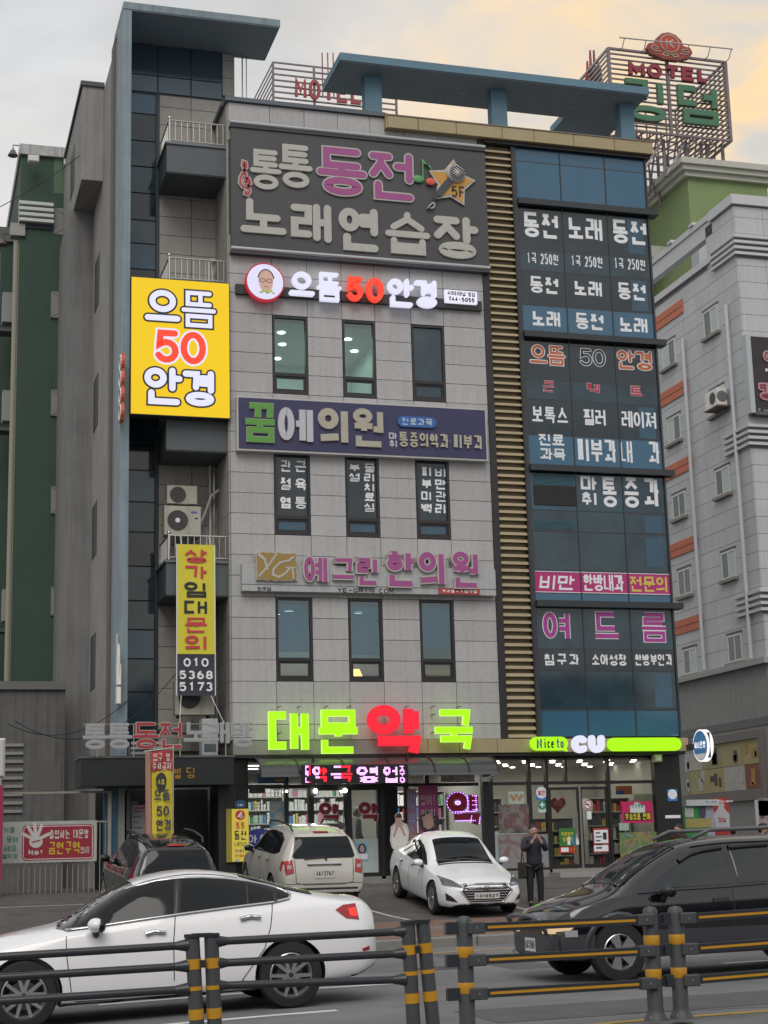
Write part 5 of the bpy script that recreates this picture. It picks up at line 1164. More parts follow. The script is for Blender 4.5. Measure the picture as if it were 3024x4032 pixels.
# no smoking, notices
bb_ = f1(277, 825, 403, 955, .2); s = proot('white notice with red border on the right store door, upper of two', bb_); MB().box(bb_[0], bb_[1], .24, .246, bb_[2], bb_[3]).build('panel', mat('notice red', (.35, .03, .03), .5), s); MB().box(bb_[0] + .03, bb_[1] - .03, .234, .24, bb_[2] + .03, bb_[3] - .05).build('panel', stickw, s)
mb = MB()
for k in range(4): mb.box(bb_[0] + .07, bb_[1] - .25 + .05 * (k % 2), .229, .234, bb_[3] - .14 - .1 * k, bb_[3] - .11 - .1 * k)
mb.box(bb_[1] - .17, bb_[1] - .07, .229, .234, bb_[2] + .12, bb_[2] + .3); stuff(mb.build('printed_lines', ink, s))
bb_ = f1(280, 958, 403, 1020, .2); s = proot('white notice with red border on the right store door, lower of two', bb_); MB().box(bb_[0], bb_[1], .24, .246, bb_[2], bb_[3]).build('panel', MATS['notice red'], s); MB().box(bb_[0] + .02, bb_[1] - .02, .234, .24, bb_[2] + .03, bb_[3] - .01).build('panel', stickw, s); MB().box(bb_[0] + .08, bb_[1] - .2, .229, .234, bb_[2] + .1, bb_[2] + .14).build('printed_line', ink, s)
c = onY(*f1.p(230, 640), .24); s = root('no_smoking_sticker', 'round red and white no smoking sticker on the right store door', 'sticker', (c.x, .24, c.z)); MB().cyl((c.x, .246, c.z), (c.x, .240, c.z), .135, n=24).build('disc', stickw, s); mb = MB(); ribbon(mb, [(c.x + .11 * cos(2*pi*i/20), c.z + .11 * sin(2*pi*i/20)) for i in range(20)], .025, True, .236, .240); ribbon(mb, [(c.x - .07, c.z + .07), (c.x + .07, c.z - .07)], .02, False, .2355, .240); mb.build('ring', redv, s); MB().box(c.x - .08, c.x + .05, .237, .240, c.z - .012, c.z + .015).build('cigarette', ink, s); MB().box(c.x - .07, c.x + .09, .238, .246, c.z - .38, c.z - .17).build('caption', stickw, s)
bb_ = f1(508, 615, 752, 785, .2); s = proot('bright pink poster with yellow Korean words and a badge on the right store window', bb_); MB().box(bb_[0], bb_[1], .255, .265, bb_[2], bb_[3]).build('panel', mat('hot pink print', (.52, .015, .12), .5), s)
W = bb_[1] - bb_[0]; MB().prism([(bb_[0] + W * u, bb_[2] + (bb_[3] - bb_[2]) * v) for u, v in ((.27, .48), (.75, .48), (.75, .8), (.62, .85), (.55, .95), (.45, .95), (.38, .85), (.27, .8))], 'y', .249, .255).build('badge', mat('badge pale', (.55, .62, .58), .5), s); text(s, '편스토랑', (bb_[0] + W * .31, bb_[0] + W * .71, bb_[2] + .4, bb_[2] + .5), .249, mat('teal print', (.03, .22, .25), .5), w=.016)
MB().box(bb_[0] + .06, bb_[1] - .06, .250, .2555, bb_[2] + .06, bb_[2] + .27).build('strip', ink, s); text(s, '우승상품 판매', (bb_[0] + .08, bb_[1] - .08, bb_[2] + .08, bb_[2] + .25), .249, mat('poster yellow2', (.7, .55, .03), .5), w=.026, gap=.08)
bb_ = f1(455, 492, 585, 560, .3); poster('hanging_card', 'orange hanging card at the top of the right store window', bb_, .33, mat('orange card', (.55, .12, .02), .5), 'card'); bb_ = f1(455, 530, 522, 560, .3); poster('hanging_card', 'small blue card below the orange hanging card', bb_, .32, mat('blue card', (.03, .08, .30), .5), 'card')
bb_ = f1(605, 555, 780, 640, .3); poster('food_display', 'cream coloured menu box behind the pink poster', bb_, .42, mat('cream box', (.5, .48, .30), .5), 'menu box', th=.06)
bb_ = f1(480, 785, 557, 845, .25); poster('sticker', 'small pale green card under the pink poster', bb_, .262, mat('card mint', (.3, .42, .36), .5), 'sticker')
bb_ = f1(863, 518, 940, 612, .15); s = proot('blue square sticker with a white disc on the black corner pillar', bb_, 'sticker'); MB().box(bb_[0], bb_[1], .148, .156, bb_[2], bb_[3]).build('panel', MATS['sticker blue'], s); MB().cyl(((bb_[0] + bb_[1]) / 2, .148, (bb_[2] + bb_[3]) / 2 + .02), ((bb_[0] + bb_[1]) / 2, .142, (bb_[2] + bb_[3]) / 2 + .02), .13, n=24).build('disc', stickw, s)
bb_ = f1(845, 724, 965, 748, .15); poster('name_strip', 'small white strip on the black corner pillar below the blue sticker', bb_, .158, stickw, 'sticker', th=.01)
# cameras and speakers
s = root('security_camera', 'white bullet security camera on a bracket at the right end of the awning', 'camera', (14.0, .1, 3.3)); c = onY(*e1.p(820, 480), .0); MB().box(c.x - .09, c.x + .07, .02, .2, c.z - .06, c.z + .05).build('mount', whitep, s); MB().cyl((c.x, .1, c.z), (c.x + .08, -.14, c.z + .05), .045).build('housing', whitep, s); MB().cyl((c.x + .082, -.145, c.z + .051), (c.x + .086, -.155, c.z + .053), .035).build('lens', blackp, s)
for px_ in (310, 368): c = onY(*d1.p(px_, 738), -.1); s = root('speaker', 'small black speaker under the awning, %s of a pair' % ('left' if px_ == 310 else 'right'), 'speaker', (c.x, -.1, c.z)); MB().bbox(c.x - .09, c.x + .09, -.2, 0, c.z - .1, c.z + .1, .015).build('box', blackp, s); MB().cyl((c.x, -.2, c.z), (c.x, -.21, c.z), .06, n=16).build('cone', black, s)
s = root('flood_lamp', 'small square lamp at the top right of the store front', 'lamp', (19, 0, 3.8)); c = onY(*f1.p(783, 275), .0); MB().bbox(c.x - .12, c.x + .1, -.1, .1, c.z - .1, c.z + .1, .02).build('housing', mat('lamp cream', (.4, .38, .28), .5), s); MB().box(c.x - .08, c.x + .06, -.11, -.1, c.z - .06, c.z + .06).build('lens', whitep, s)
# ================================================================== entrance at the left of the main building
ent = root('entrance_canopy', 'dark granite entrance canopy with gold letters over the stair entrance', 'canopy', (5.8, -.4, 3.3))
ex0, ex1 = 3.98, 7.62
MB().bbox(ex0, ex1, -.85, .5, 3.28, 3.93, .01).build('canopy_box', darkg, ent)
MB().box(ex0 - .03, ex1 + .02, -.88, .5, 3.93, 3.98).build('canopy_cap', mat('granite cap', (.10, .11, .11), .4), ent)
g1 = y3(1138, 535, 1185, 608, -.86); g2 = y3(1218, 532, 1275, 605, -.86); gold = mat('brass letter', (.42, .24, .06), .35, metal=.6)
letter(ent, '빌', g1, -.852, .03, gold, .02, rnd=False); letter(ent, '딩', g2, -.852, .03, gold, .02, rnd=False)
eb = MB().box(7.35, 7.78, -.25, .9, .8, 3.28).box(4.6, 7.4, 1.5, 1.6, .8, 3.28); eb.build('entrance_wall', mat('entrance black', (.014, .015, .016), .5), ent)
MB().box(4.63, 4.95, -.02, .2, .75, 3.28).build('entrance_pier', mat('blue pier paint', (.05, .13, .20), .5, var=.2, streak=.3), ent)
MB().box(5.0, 5.6, 1.2, 1.25, .85, 3.0).build('lit_panel', mat('pale hall wall', (.15, .16, .16), .7), ent)
MB().box(6.05, 6.4, 1.3, 1.35, .85, 3.1).build('lit_panel', mat('grey hall column', (.10, .11, .115), .6), ent)
s = root('notice_board', 'white notice board with small print behind the tall flag in the entrance', 'notice board', (5.3, .3, 1.6)); q = y3(860, 780, 950, 1000, .3)
MB().box(q[0], q[1], .3, .33, q[2], q[3]).build('panel', mat('notice grey', (.30, .31, .31), .6), s); mb = MB()
for k in range(7): mb.box(q[0] + .04, q[1] - .07 - .05 * (k % 3), .294, .3, q[3] - .16 - k * .13, q[3] - .14 - k * .13)
stuff(mb.build('printed_lines', ink, s)); MB().box(q[0] + .08, q[0] + .34, .293, .3, q[3] - .09, q[3] - .05).build('heading', redv, s); MB().box(q[1] - .03, q[1] + .12, .29, .32, q[2] + .5, q[3] - .3).build('red_tab', redv, s)
s = root('white_wall_strip', 'narrow pale metal door jamb left of the entrance', 'door frame', (4.97, 0, .8)); MB().box(4.96, 5.12, -.05, .05, .75, 3.26).build('jamb', mat('jamb pale', (.22, .23, .22), .5), s); MB().box(5.12, 5.25, .0, .04, .75, 3.2).build('jamb', mat('jamb dark', (.07, .08, .08), .5), s)
# yellow standing lightbox and number plate
s = root('karaoke_lightbox', 'yellow lightbox with a red round 4 and Korean words at the entrance pillar', 'sign', (7.4, -.3, 1.4)); q = d1(128, 900, 271, 1335, -.35)
MB().box(q[0], q[1], -.34, -.10, q[2], q[3]).box(q[0] - .12, q[0], -.33, -.1, q[2], q[3]).build('box', mat('lightbox olive', (.30, .25, .03), .5), s); MB().box(q[0] + .01, q[1] - .01, -.35, -.34, q[2] + .01, q[3] - .01).build('face', mat('yellow print glow', (.7, .6, .1), emit=.42, ecol=(1, .80, .10)), s)
zt = q[3]; cxm = (q[0] + q[1]) / 2; yy = -.352
MB().cyl((cxm, -.35, zt - .155), (cxm, -.358, zt - .155), .12, n=24).build('disc', mat('print red', (.55, .04, .04), .5), s); letter(s, '4', (cxm - .07, cxm + .07, zt - .235, zt - .075), -.358, .035, stickw, .006, name='printed_letter')
text(s, '통통', (q[0] + .1, q[1] - .1, zt - 0.488, zt - 0.323), yy, MATS['print red'], w=.034); text(s, '동전', (q[0] + .06, q[1] - .06, zt - 0.744, zt - 0.525), yy, ink, w=.042); text(s, '노래연습장', (q[0] + .06, q[1] - .06, zt - 0.891, zt - 0.793), yy, mat('brown print', (.16, .10, .01), .5), w=.02)
text(s, '리뉴얼오픈', (q[0] + .08, q[1] - .06, zt - 1.037, zt - 0.958), yy, mat('purple print', (.16, .03, .18), .5), w=.016); text(s, '무선마이크', (q[0] + .08, q[1] - .06, zt - 1.159, zt - 1.080), yy, MATS['print red'], w=.016); text(s, '쾌적한', (q[0] + .08, q[1] - .25, zt - 1.269, zt - 1.190), yy, mat('azure print', (.03, .3, .6), .5), w=.016)
s = root('number_plate', 'small blue building number plate reading 174 above the yellow lightbox', 'number plate', (7.5, -.3, 3.0)); q = d1(152, 828, 245, 893, -.28); w_ = q[1] - q[0]; h_ = q[3] - q[2]
MB().prism([(q[0] + .05, q[2]), (q[1] - .05, q[2]), (q[1], q[2] + h_ * .3), (q[1] - .02, q[3] - .03), ((q[0] + q[1]) / 2, q[3]), (q[0] + .02, q[3] - .03), (q[0], q[2] + h_ * .3)], 'y', -.29, -.27).build('plate', mat('plate blue', (.03, .08, .20), .5), s); text(s, '174', (q[0] + .07, q[1] - .07, q[2] + .03, q[2] + h_ * .48), -.29, stickw, w=.022)
# outdoor air conditioners
def aircon(lab, X0, X1, Z0, Z1, Y, hub=False, D=.35):
    s = root('air_conditioner', lab, 'air conditioner', ((X0 + X1) / 2, Y, Z0), group='outdoor air conditioners'); W, H = X1 - X0, Z1 - Z0
    MB().bbox(X0, X1, Y, Y + D, Z0 + .03, Z1, .015).build('casing', mat('aircon cream', (.42, .40, .34), .5, var=.1, streak=.2), s)
    r = min(W * .28, H * .40); cx, cz = X0 + W * .36, Z0 + H * .52
    MB().cyl((cx, Y - .012, cz), (cx, Y, cz), r, n=28).build('fan_well', mat('fan black', (.03, .03, .03), .5), s)
    mb = MB()
    for k in range(1, 5): mb.add([(cx + (r * k / 4.2 + e_) * cos(2*pi*i/28), Y - .018, cz + (r * k / 4.2 + e_) * sin(2*pi*i/28)) for e_ in (0, .008) for i in range(28)], [(i, (i + 1) % 28, 28 + (i + 1) % 28, 28 + i) for i in range(28)])
    mb.build('fan_guard', mat('guard grey', (.12, .12, .12), .5), s)
    if hub: MB().cyl((cx, Y - .026, cz), (cx, Y - .018, cz), r * .24, n=18).build('fan_hub', whitep, s); mb = MB(); ribbon(mb, [(X0 + W * .74, Z0 + H * .80), (X0 + W * .86, Z0 + H * .80)], .05, False, Y - .008, Y); mb.build('badge', mat('badge blue', (.10, .10, .40), .5), s); MB().box(X0 + W * .83, X0 + W * .91, Y - .008, Y, Z0 + H * .58, Z0 + H * .62).build('label_plate', ink, s)
    MB().box(X0 + W * .66, X0 + W * .665, Y - .004, Y, Z0 + .05, Z1 - .02).build('seam', MATS['fan black'], s)
    MB().box(X0 + .08, X0 + .16, Y, Y + D, Z0 - .03, Z0 + .03).box(X1 - .16, X1 - .08, Y, Y + D, Z0 - .03, Z0 + .03).build('foot', black, s)
    return s
q = B(657, 1911, 777, 1989, .9); aircon('smaller cream air conditioner stacked on the larger one above the lowest railing', q[0], q[1], q[2], q[3], .9)
q = B(647, 1992, 792, 2112, .85); aircon('larger air conditioner with white fan hub and blue badge behind the lowest railing', q[0], q[1], q[2], q[3], .85, True)
q = B(690, 2735, 845, 2820, .5); aircon('air conditioner half hidden behind the bottom of the rental banner', q[0] , q[1], q[2], q[3] + .35, .5)
MB().box(6.05, 7.4, .45, 1.0, 4.62, 4.72).build('aircon_shelf', slate, bld)
s = root('cable_cabinet', 'pale metal cabinet standing behind the thin letters on the entrance canopy', 'cabinet', (7.1, -.2, 3.98)); q = y3(1320, 215, 1424, 465, -.2); MB().bbox(q[0], q[1], -.2, .2, 3.98, q[3], .01).build('casing', mat('cabinet pale', (.38, .40, .40), .5, streak=.2), s); MB().box(q[0] + .05, q[1] - .05, -.206, -.2, 4.1, 4.3).build('vent', slate, s)
s = root('louvre_box', 'small louvred vent box on the entrance canopy behind the flag', 'vent', (5.0, -.3, 3.98)); q = y3(845, 398, 1065, 462, -.3); MB().box(q[0], q[1], -.28, .1, q[2], q[3]).build('casing', slate, s)
for k in range(3): MB().box(q[0] + .04, q[1] - .04, -.31, -.28, q[2] + .05 + k * .12, q[2] + .11 + k * .12).build('slat', mat('slat pale', (.35, .36, .36), .5), s)
# wires
s = root('overhead_wires', 'thin black cables sagging across the left side of the buildings', 'cable', (0, -2, 6))
def sag(a, b, d, r=.010, n=14): return MB().tube([(a[0] + (b[0] - a[0]) * t, a[1] + (b[1] - a[1]) * t, a[2] + (b[2] - a[2]) * t - d * 4 * t * (1 - t)) for t in [i / n for i in range(n + 1)]], r, 5)
w1, w2 = onY(30, 2850, -2.), onY(500, 2760, 0); sag(w1, w2, .5).build('cable', black, s); w3 = onY(60, 2840, -1.8); sag(w3, onY(690, 2655, .3), .9).build('cable', black, s)
w4, w5 = onY(-30, 830, 2), onY(330, 600, 5); sag(w4, w5, .1, .012).build('cable', black, s)

# ================================================================== gate, banner and dark wall on the far left
dwall = root('alley_wall', 'grey ground floor wall with louvred vents behind the gate', 'wall', (1.5, 6, .8))
GY = 9.9
MB().box(-3, 4.2, 5.6, 6.0, .6, 6.2).build('wall', mat('alley wall render', (.12, .12, .12), .85, var=.15, streak=.3), dwall); MB().box(-3, 4.22, 5.5, 6.05, 6.2, 6.42).build('cornice', mat('cornice dark', (.14, .14, .14), .8), dwall)
for k in range(9): MB().box(1.75, 3.1, 5.54, 5.6, 2.9 + k * .22, 2.98 + k * .22).build('vent_slat', mat('vent slat', (.24, .24, .24), .6), dwall)
q = y3(185, 505, 400, 690, 5.6); MB().box(q[0], q[1], 5.57, 5.6, q[2], q[3]).build('vent_panel', mat('vent dark', (.10, .10, .10), .7), dwall)
gt = root('steel_gate', 'white barred steel gate closing the alley left of the building', 'gate', (2.2, -.3, .75))
gy = -.3; gx0, gx1 = -1.5, onY(437, 3300, gy).x; zt = onY(250, 3116, gy).z; zm_ = onY(250, 3234, gy).z; gb_ = .78
gm = mat('gate pale paint', (.26, .25, .22), .5, var=.2)
MB().box(gx0, gx1, gy - .03, gy + .03, zt - .05, zt).box(gx0, gx1, gy - .02, gy + .02, zm_ - .04, zm_).box(gx0, gx1, gy - .03, gy + .03, gb_, gb_ + .06).build('rail', gm, gt)
MB().box(gx1 - .08, gx1, gy - .04, gy + .04, .7, zt).build('post', gm, gt)
k = 0
while gx0 + k * .125 < gx1 - .1: MB().box(gx0 + k * .125, gx0 + k * .125 + .018, gy - .01, gy + .01, gb_ + .06, zm_ - .04).build('bar', gm, gt); k += 1
s = root('no_smoking_banner', 'white banner with a red panel and a white hand, tied to the gate', 'banner', (2, -.36, 2))
yy = gy - .08; q = y3(-60, 885, 632, 1160, yy); MB().box(q[0] - .8, q[1], yy, yy + .01, q[2] + .02, q[3]).build('cloth', mat('banner white', (.36, .38, .37), .7, var=.08), s)
r = y3(145, 908, 612, 1138, yy)
def rrect(b, rad, n=5):
    x0, x1, z0, z1 = b; P = []
    for cx, cz, a0 in ((x1 - rad, z1 - rad, 0), (x0 + rad, z1 - rad, 90), (x0 + rad, z0 + rad, 180), (x1 - rad, z0 + rad, 270)): P += [(cx + rad * cos(radians(a0 + 90 * i / n)), cz + rad * sin(radians(a0 + 90 * i / n))) for i in range(n + 1)]
    return P
MB().prism(rrect(r, .1), 'y', yy - .003, yy).build('red_panel', mat('banner crimson', (.26, .015, .03), .6), s)
mb = MB(); ribbon(mb, rrect((r[0] + .03, r[1] - .03, r[2] + .03, r[3] - .03), .08), .012, True, yy - .006, yy - .003); mb.build('border', stickw, s)
hw = mat('hand print white', (.50, .50, .48), .6); mb = MB(); hx, hz = y3(235, 1010, 236, 1011, yy)[0], y3(235, 1010, 236, 1011, yy)[2]
mb.prism([(hx + .155 * cos(2*pi*i/16), hz + .14 * sin(2*pi*i/16) - .03) for i in range(16)], 'y', yy - .007, yy - .004)
for i, (a, l) in enumerate(((150, .34), (118, .40), (95, .42), (72, .40), (28, .34))): d = radians(a); ribbon(mb, [(hx + .1 * cos(d), hz + .1 * sin(d)), (hx + l * cos(d), hz + l * sin(d) * .9)], .075, False, yy - .0072 - i * .0003, yy - .004)
mb.build('printed_hand', hw, s); mb = MB(); ribbon(mb, [(hx - .09, hz - .04), (hx + .09, hz)], .03, False, yy - .0095, yy - .0088); mb.build('printed_cigarette', MATS['banner crimson'], s)
text(s, 'No!', y3(186, 1070, 282, 1105, yy), yy - .003, hw, w=.035, depth=.003); text(s, '출입하는 대문앞', y3(322, 940, 580, 998, yy), yy - .003, hw, w=.03, depth=.003)
text(s, '금연구역', y3(316, 1018, 522, 1100, yy), yy - .003, mat('banner yellow2', (.50, .36, .02), .6), w=.045, depth=.003); text(s, '입니다', y3(527, 1050, 585, 1095, yy), yy - .003, hw, w=.016, depth=.003)
gp = mat('banner green print', (.06, .20, .12), .6)
for tx, a, b, xb in (('선거를', 925, 962, 98), ('에 묶어', 985, 1030, 118), ('마세요', 1043, 1085, 112), ('못열어요', 1098, 1130, 118)): text(s, tx, y3(-20, a, xb, b, yy), yy, gp, w=.024, depth=.003)
MB().box(-1.0, onY(10, 3300, -1.5).x, -1.55, -1.5, 1.2, 3.3).build('magenta_board', mat('magenta board', (.26, .02, .06), .6)); tag(bpy.data.objects['magenta_board'], 'edge of a magenta board at the left edge of the picture', 'board')
# tall flag banner
fl = root('flag_banner', 'tall narrow red and yellow flag banner in front of the entrance', 'flag', (5.6, -2.7, .7))
fy = -2.7; P = [onY(*y3.p(a, b), fy) for a, b in ((985, 430), (1125, 420), (990, 560), (1130, 548), (1000, 1000), (1140, 1030))]
def quadgrid(a, b, c, d, m, nm, n=6, k=10, amp=.03):
    vs = []; 
    for i in range(k + 1):
        for j in range(n + 1):
            u, v = j / n, i / k; p = a.lerp(b, u).lerp(c.lerp(d, u), v); vs.append((p.x, p.y + amp * sin(u * 7 + v * 5), p.z))
    return MB().add(vs, [(i*(n+1)+j, i*(n+1)+j+1, (i+1)*(n+1)+j+1, (i+1)*(n+1)+j) for i in range(k) for j in range(n)]).build(nm, m, fl, smooth=True)
quadgrid(P[0], P[1], P[2], P[3], mat('flag red', (.40, .05, .05), .7), 'red_cloth', k=4); P[4].z = .95; P[5].z = .95
quadgrid(P[2], P[3], P[4], P[5], mat('flag yellow', (.58, .48, .03), .7), 'yellow_cloth')
LB = onY(*y3.p(950, 430), fy + .25); quadgrid(LB, Vector((P[0].x, fy + .05, P[0].z)), Vector((LB.x + .03, fy + .3, 1.0)), Vector((P[4].x, fy + .05, 1.0)), mat('flag back', (.40, .22, .16), .7), 'back_cloth')
fyy = fy - .05
text(fl, '입구 앞', y3(1000, 440, 1112, 492, fyy), fyy, mat('flag white', (.55, .5, .48), .6), w=.022, depth=.003); text(fl, '주차금지', y3(996, 500, 1118, 550, fyy), fyy, MATS['flag white'], w=.022, depth=.003)
c = onY(*y3.p(1053, 628), fyy); MB().prism([(c.x + .115 * cos(a) * (1.1 if 0 < a < pi else 1), c.z + .21 * sin(a)) for a in [2*pi*i/18 for i in range(18)]], 'y', fyy, fyy + .004).build('printed_leaf', mat('flag black', (.03, .03, .03), .6), fl); text(fl, '4층', (c.x - .07, c.x + .08, c.z - .06, c.z + .06), fyy, MATS['flag yellow'], w=.016, depth=.004)
fn = mat('flag navy', (.03, .03, .08), .6)
for tx, a, b, xa, xb in (('으뜸', 678, 750, 1005, 1110), ('50', 785, 850, 1022, 1105), ('안경', 873, 945, 1020, 1118)): text(fl, tx, y3(xa, a, xb, b, fyy), fyy, fn, w=.034, depth=.003, rnd=True)
MB().cyl((P[1].x + .02, fy, .75), (P[1].x + .02, fy, P[1].z + .1), .016).cyl((P[0].x - .15, fy, P[0].z + .0), (P[1].x + .02, fy, P[1].z + .05), .012).build('pole', steel, fl); MB().lathe([(0, .0), (.26, 0), (.24, .12), (.05, .2), (0, .2)], (P[1].x, fy, .68), n=18).build('base', black, fl)
# ================================================================== green building on the left
gb = root('green_building', 'tall dark green rendered building with white stripes, behind the alley on the left', 'building', (2, 10, .8))
GYY = 10.0; gm1 = mat('green render', (.034, .068, .048), .8, var=.14, scale=.5, streak=.15); gx_l = onY(84, 600, GYY).x
ztop = onY(84, 610, GYY).z
MB().box(gx_l, 6.0, GYY, 22, 6.0, ztop).build('wall', gm1, gb); MB().box(gx_l - .06, 6.05, GYY - .12, 22, ztop, ztop + .34).build('parapet', mat('pale parapet', (.42, .42, .42), .7, var=.25, scale=3, streak=.5), gb)
q = B(212, 640, 300, 765, GYY); MB().box(q[0], 5.0, GYY - .01, GYY, q[2], q[3] + .4).build('light_panel', mat('light green render', (.085, .14, .095), .8, var=.1), gb)
q = B(211, 822, 300, 925, GYY); MB().box(q[0], 5.2, GYY - .012, GYY, q[2], q[3]).build('grey_panel', mat('grey render panel', (.21, .205, .20), .8), gb)
xl, zt_, zb_ = q[0], q[3], q[2]; mb = MB(); W = .022
for a, b in (((xl, zt_), (xl + 1.7, zb_ - .1)), ((xl, zb_), (xl + 1.7, zt_ + .1))): ribbon(mb, [a, b], W, False, GYY - .018, GYY - .012, False)
stuff(mb.build('cross_groove', mat('groove', (.11, .11, .11), .8), gb))
for k in range(4):
    q = B(80, 797 + k * 22, 211, 809 + k * 22, GYY - .15); MB().box(q[0] - .04, q[1], GYY - .22, GYY + .3, q[2] , q[3]).build('stripe', mat('stripe white', (.52, .55, .53), .6), gb)
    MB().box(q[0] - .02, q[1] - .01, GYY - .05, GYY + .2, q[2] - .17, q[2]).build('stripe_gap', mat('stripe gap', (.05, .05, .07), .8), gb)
for (ya, yb_) in ((1152, 1255), (1538, 1640), (1918, 2025), (2312, 2425)):
    q = B(200, ya, 284, yb_, GYY); MB().box(q[0], 5.0, GYY - .06, GYY, q[2], q[3]).build('grey_panel', MATS['grey render panel'], gb)
    xl, zt_, zb_ = q[0], q[3], q[2]; mb = MB()
    for a, b in (((xl, zt_), (xl + 1.35, zb_)), ((xl, zb_), (xl + 1.35, zt_))): ribbon(mb, [a, b], W, False, GYY - .066, GYY - .06, False)
    stuff(mb.build('cross_groove', MATS['groove'], gb))
# lower left wing (further left, set back) with pipes
wl = onY(36, 1200, GYY + 3).x; wt = onY(40, 955, GYY + 3).z
MB().box(wl - .3, gx_l + .02, GYY + 3, 22, 1, wt).build('wing', gm1, gb); MB().box(wl - .4, gx_l, GYY + 2.9, 22, wt, wt + .5).build('wing_parapet', mat('wing parapet', (.13, .13, .13), .8), gb)
for pxx, ya in ((66, 940), (76, 950)): a = onY(pxx, ya, GYY - .1); MB().cyl((a.x, GYY + .1, a.z), (a.x, GYY + .1, 5), .085 if pxx == 66 else .05, n=10).build('drain_pipe', mat('cream pipe', (.26, .25, .20), .5), gb)
a = onY(66, 930, GYY); MB().box(a.x - .2, a.x + .25, GYY - .1, GYY + .3, a.z, a.z + .4).build('drain_hopper', mat('pipe head', (.3, .3, .28), .6), gb)
for ya in (1225, 1610, 2390): a = onY(45, ya, GYY + 2); MB().box(a.x - .3, a.x + .3, GYY + 1.6, GYY + 2.1, a.z - .5, a.z + .5).build('meter_box', mat('meter grey', (.25, .25, .25), .6), gb); MB().box(a.x - .45, a.x + .45, GYY + 1.5, GYY + 2.1, a.z - .85, a.z - .75).build('ledge', mat('ledge dark', (.08, .08, .08), .7), gb)
for pxx, pyy, lab in ((132, 628, 'white floodlight under the parapet of the green building, left one'), (273, 642, 'white floodlight under the parapet of the green building, right one')):
    a = onY(pxx, pyy, GYY - .5); s = root('floodlight', lab, 'lamp', a, group='floodlights on the green building'); MB().bbox(a.x - .17, a.x + .17, GYY - .6, GYY - .35, a.z - .1, a.z + .12, .03).build('head', mat('flood white', (.6, .6, .58), .4), s); MB().cyl((a.x + .1, GYY - .3, a.z), (a.x + .2, GYY, a.z + .55), .015).build('arm', steel, s)
for pxx, pyy, ax, lab in ((51, 607, 80, 'small dark lamp on a thin arm at the top corner of the green building'), (10, 958, 38, 'small dark lamp on a thin arm at the lower left wing')):
    a = onY(pxx, pyy, GYY + 1); b = onY(ax, pyy - 12, GYY + 1); s = root('arm_lamp', lab, 'lamp', a); MB().tube([(a.x, a.y, a.z + .15), (a.x, a.y, a.z + .32), (b.x, b.y, a.z + .32)], .02, 6).build('arm', blackp, s); MB().lathe([(.0, .16), (.06, .15), (.17, -.05), (.15, -.07), (0, -.07)], a, n=12).build('shade', mat('shade mauve', (.10, .07, .08), .5), s)
# bare tree at the far left edge
tr_ = root('bare_tree', 'leafless winter tree peeking out at the far left edge behind the green building', 'tree', (-.6, 16, 1)); barkm = mat('grey bark', (.10, .075, .065), .9)
rnd = random.Random(5); mbt = MB()
def branch(p, d, L_, r, k):
    pts = [p]; 
    for i in range(4): d = (d + Vector((rnd.uniform(-.16, .16), rnd.uniform(-.16, .16), rnd.uniform(-.06, .10)))).normalized(); pts.append(pts[-1] + d * L_ / 4)
    mbt.tube(pts, [r * (1 - .14 * i) for i in range(5)], 5 if k < 3 else 4)
    if k < 6:
        for j in range(3 if k < 5 else 4):
            q = pts[rnd.choice((2, 3, 4))]; dd = (d + Vector((rnd.uniform(-.8, .8), rnd.uniform(-.8, .8), rnd.uniform(-.2, .6)))).normalized(); branch(q, dd, L_ * .72, r * .6, k + 1)
TX0 = onY(-40, 2000, 16).x
mbt.tube([(TX0 - .3, 16, .5), (TX0 - .2, 16, 5), (TX0 - .3, 16, 8)], [.35, .3, .24], 8); trunk_o = mbt.build('trunk', barkm, tr_); mbt = MB()
for z in (5, 6.5, 8, 8, 9): branch(Vector((TX0 - .25, 16, z)), Vector((rnd.uniform(-.3, .5), rnd.uniform(-.4, .4), 1)).normalized(), 3.3, .16, 1)
stuff(mbt.build('crown', barkm, tr_))
s = root('street_sign_edge', 'white round sign edge cut off at the left edge of the picture', 'sign', (0, -1, 4)); a = onY(2, 2985, -1.2); MB().bbox(a.x - .3, a.x + .10, -1.3, -1.1, a.z - .45, a.z + .45, .05).build('panel', mat('sign pale', (.5, .5, .48), .5), s); MB().cyl((a.x, -1.2, .7), (a.x, -1.2, a.z - .4), .04).build('pole', steel, s)

# ================================================================== grey tiled building on the right
RB = root('grey_tiled_building', 'pale blue grey tiled building with orange bands and small white windows on the right', 'building', (30.5, 14, .9))
RY = 14.0; RX = 30.5; RT = 26.45
rt = mat('blue grey tile', (.48, .49, .51), .5, var=.07, scale=.6, tile_var=.04, streak=.10); rj = mat('tile joint', (.22, .225, .24), .8)
MB().box(RX + .04, 55, RY + .04, 40, .5, 24.55).build('wall', rj, RB)
MB().box(RX + .04, 55, RY + .04, 15.9, 24.55, RT - .3).build('wall', rj, RB)
TH = .665; nfront = 0; zbase = 8.35
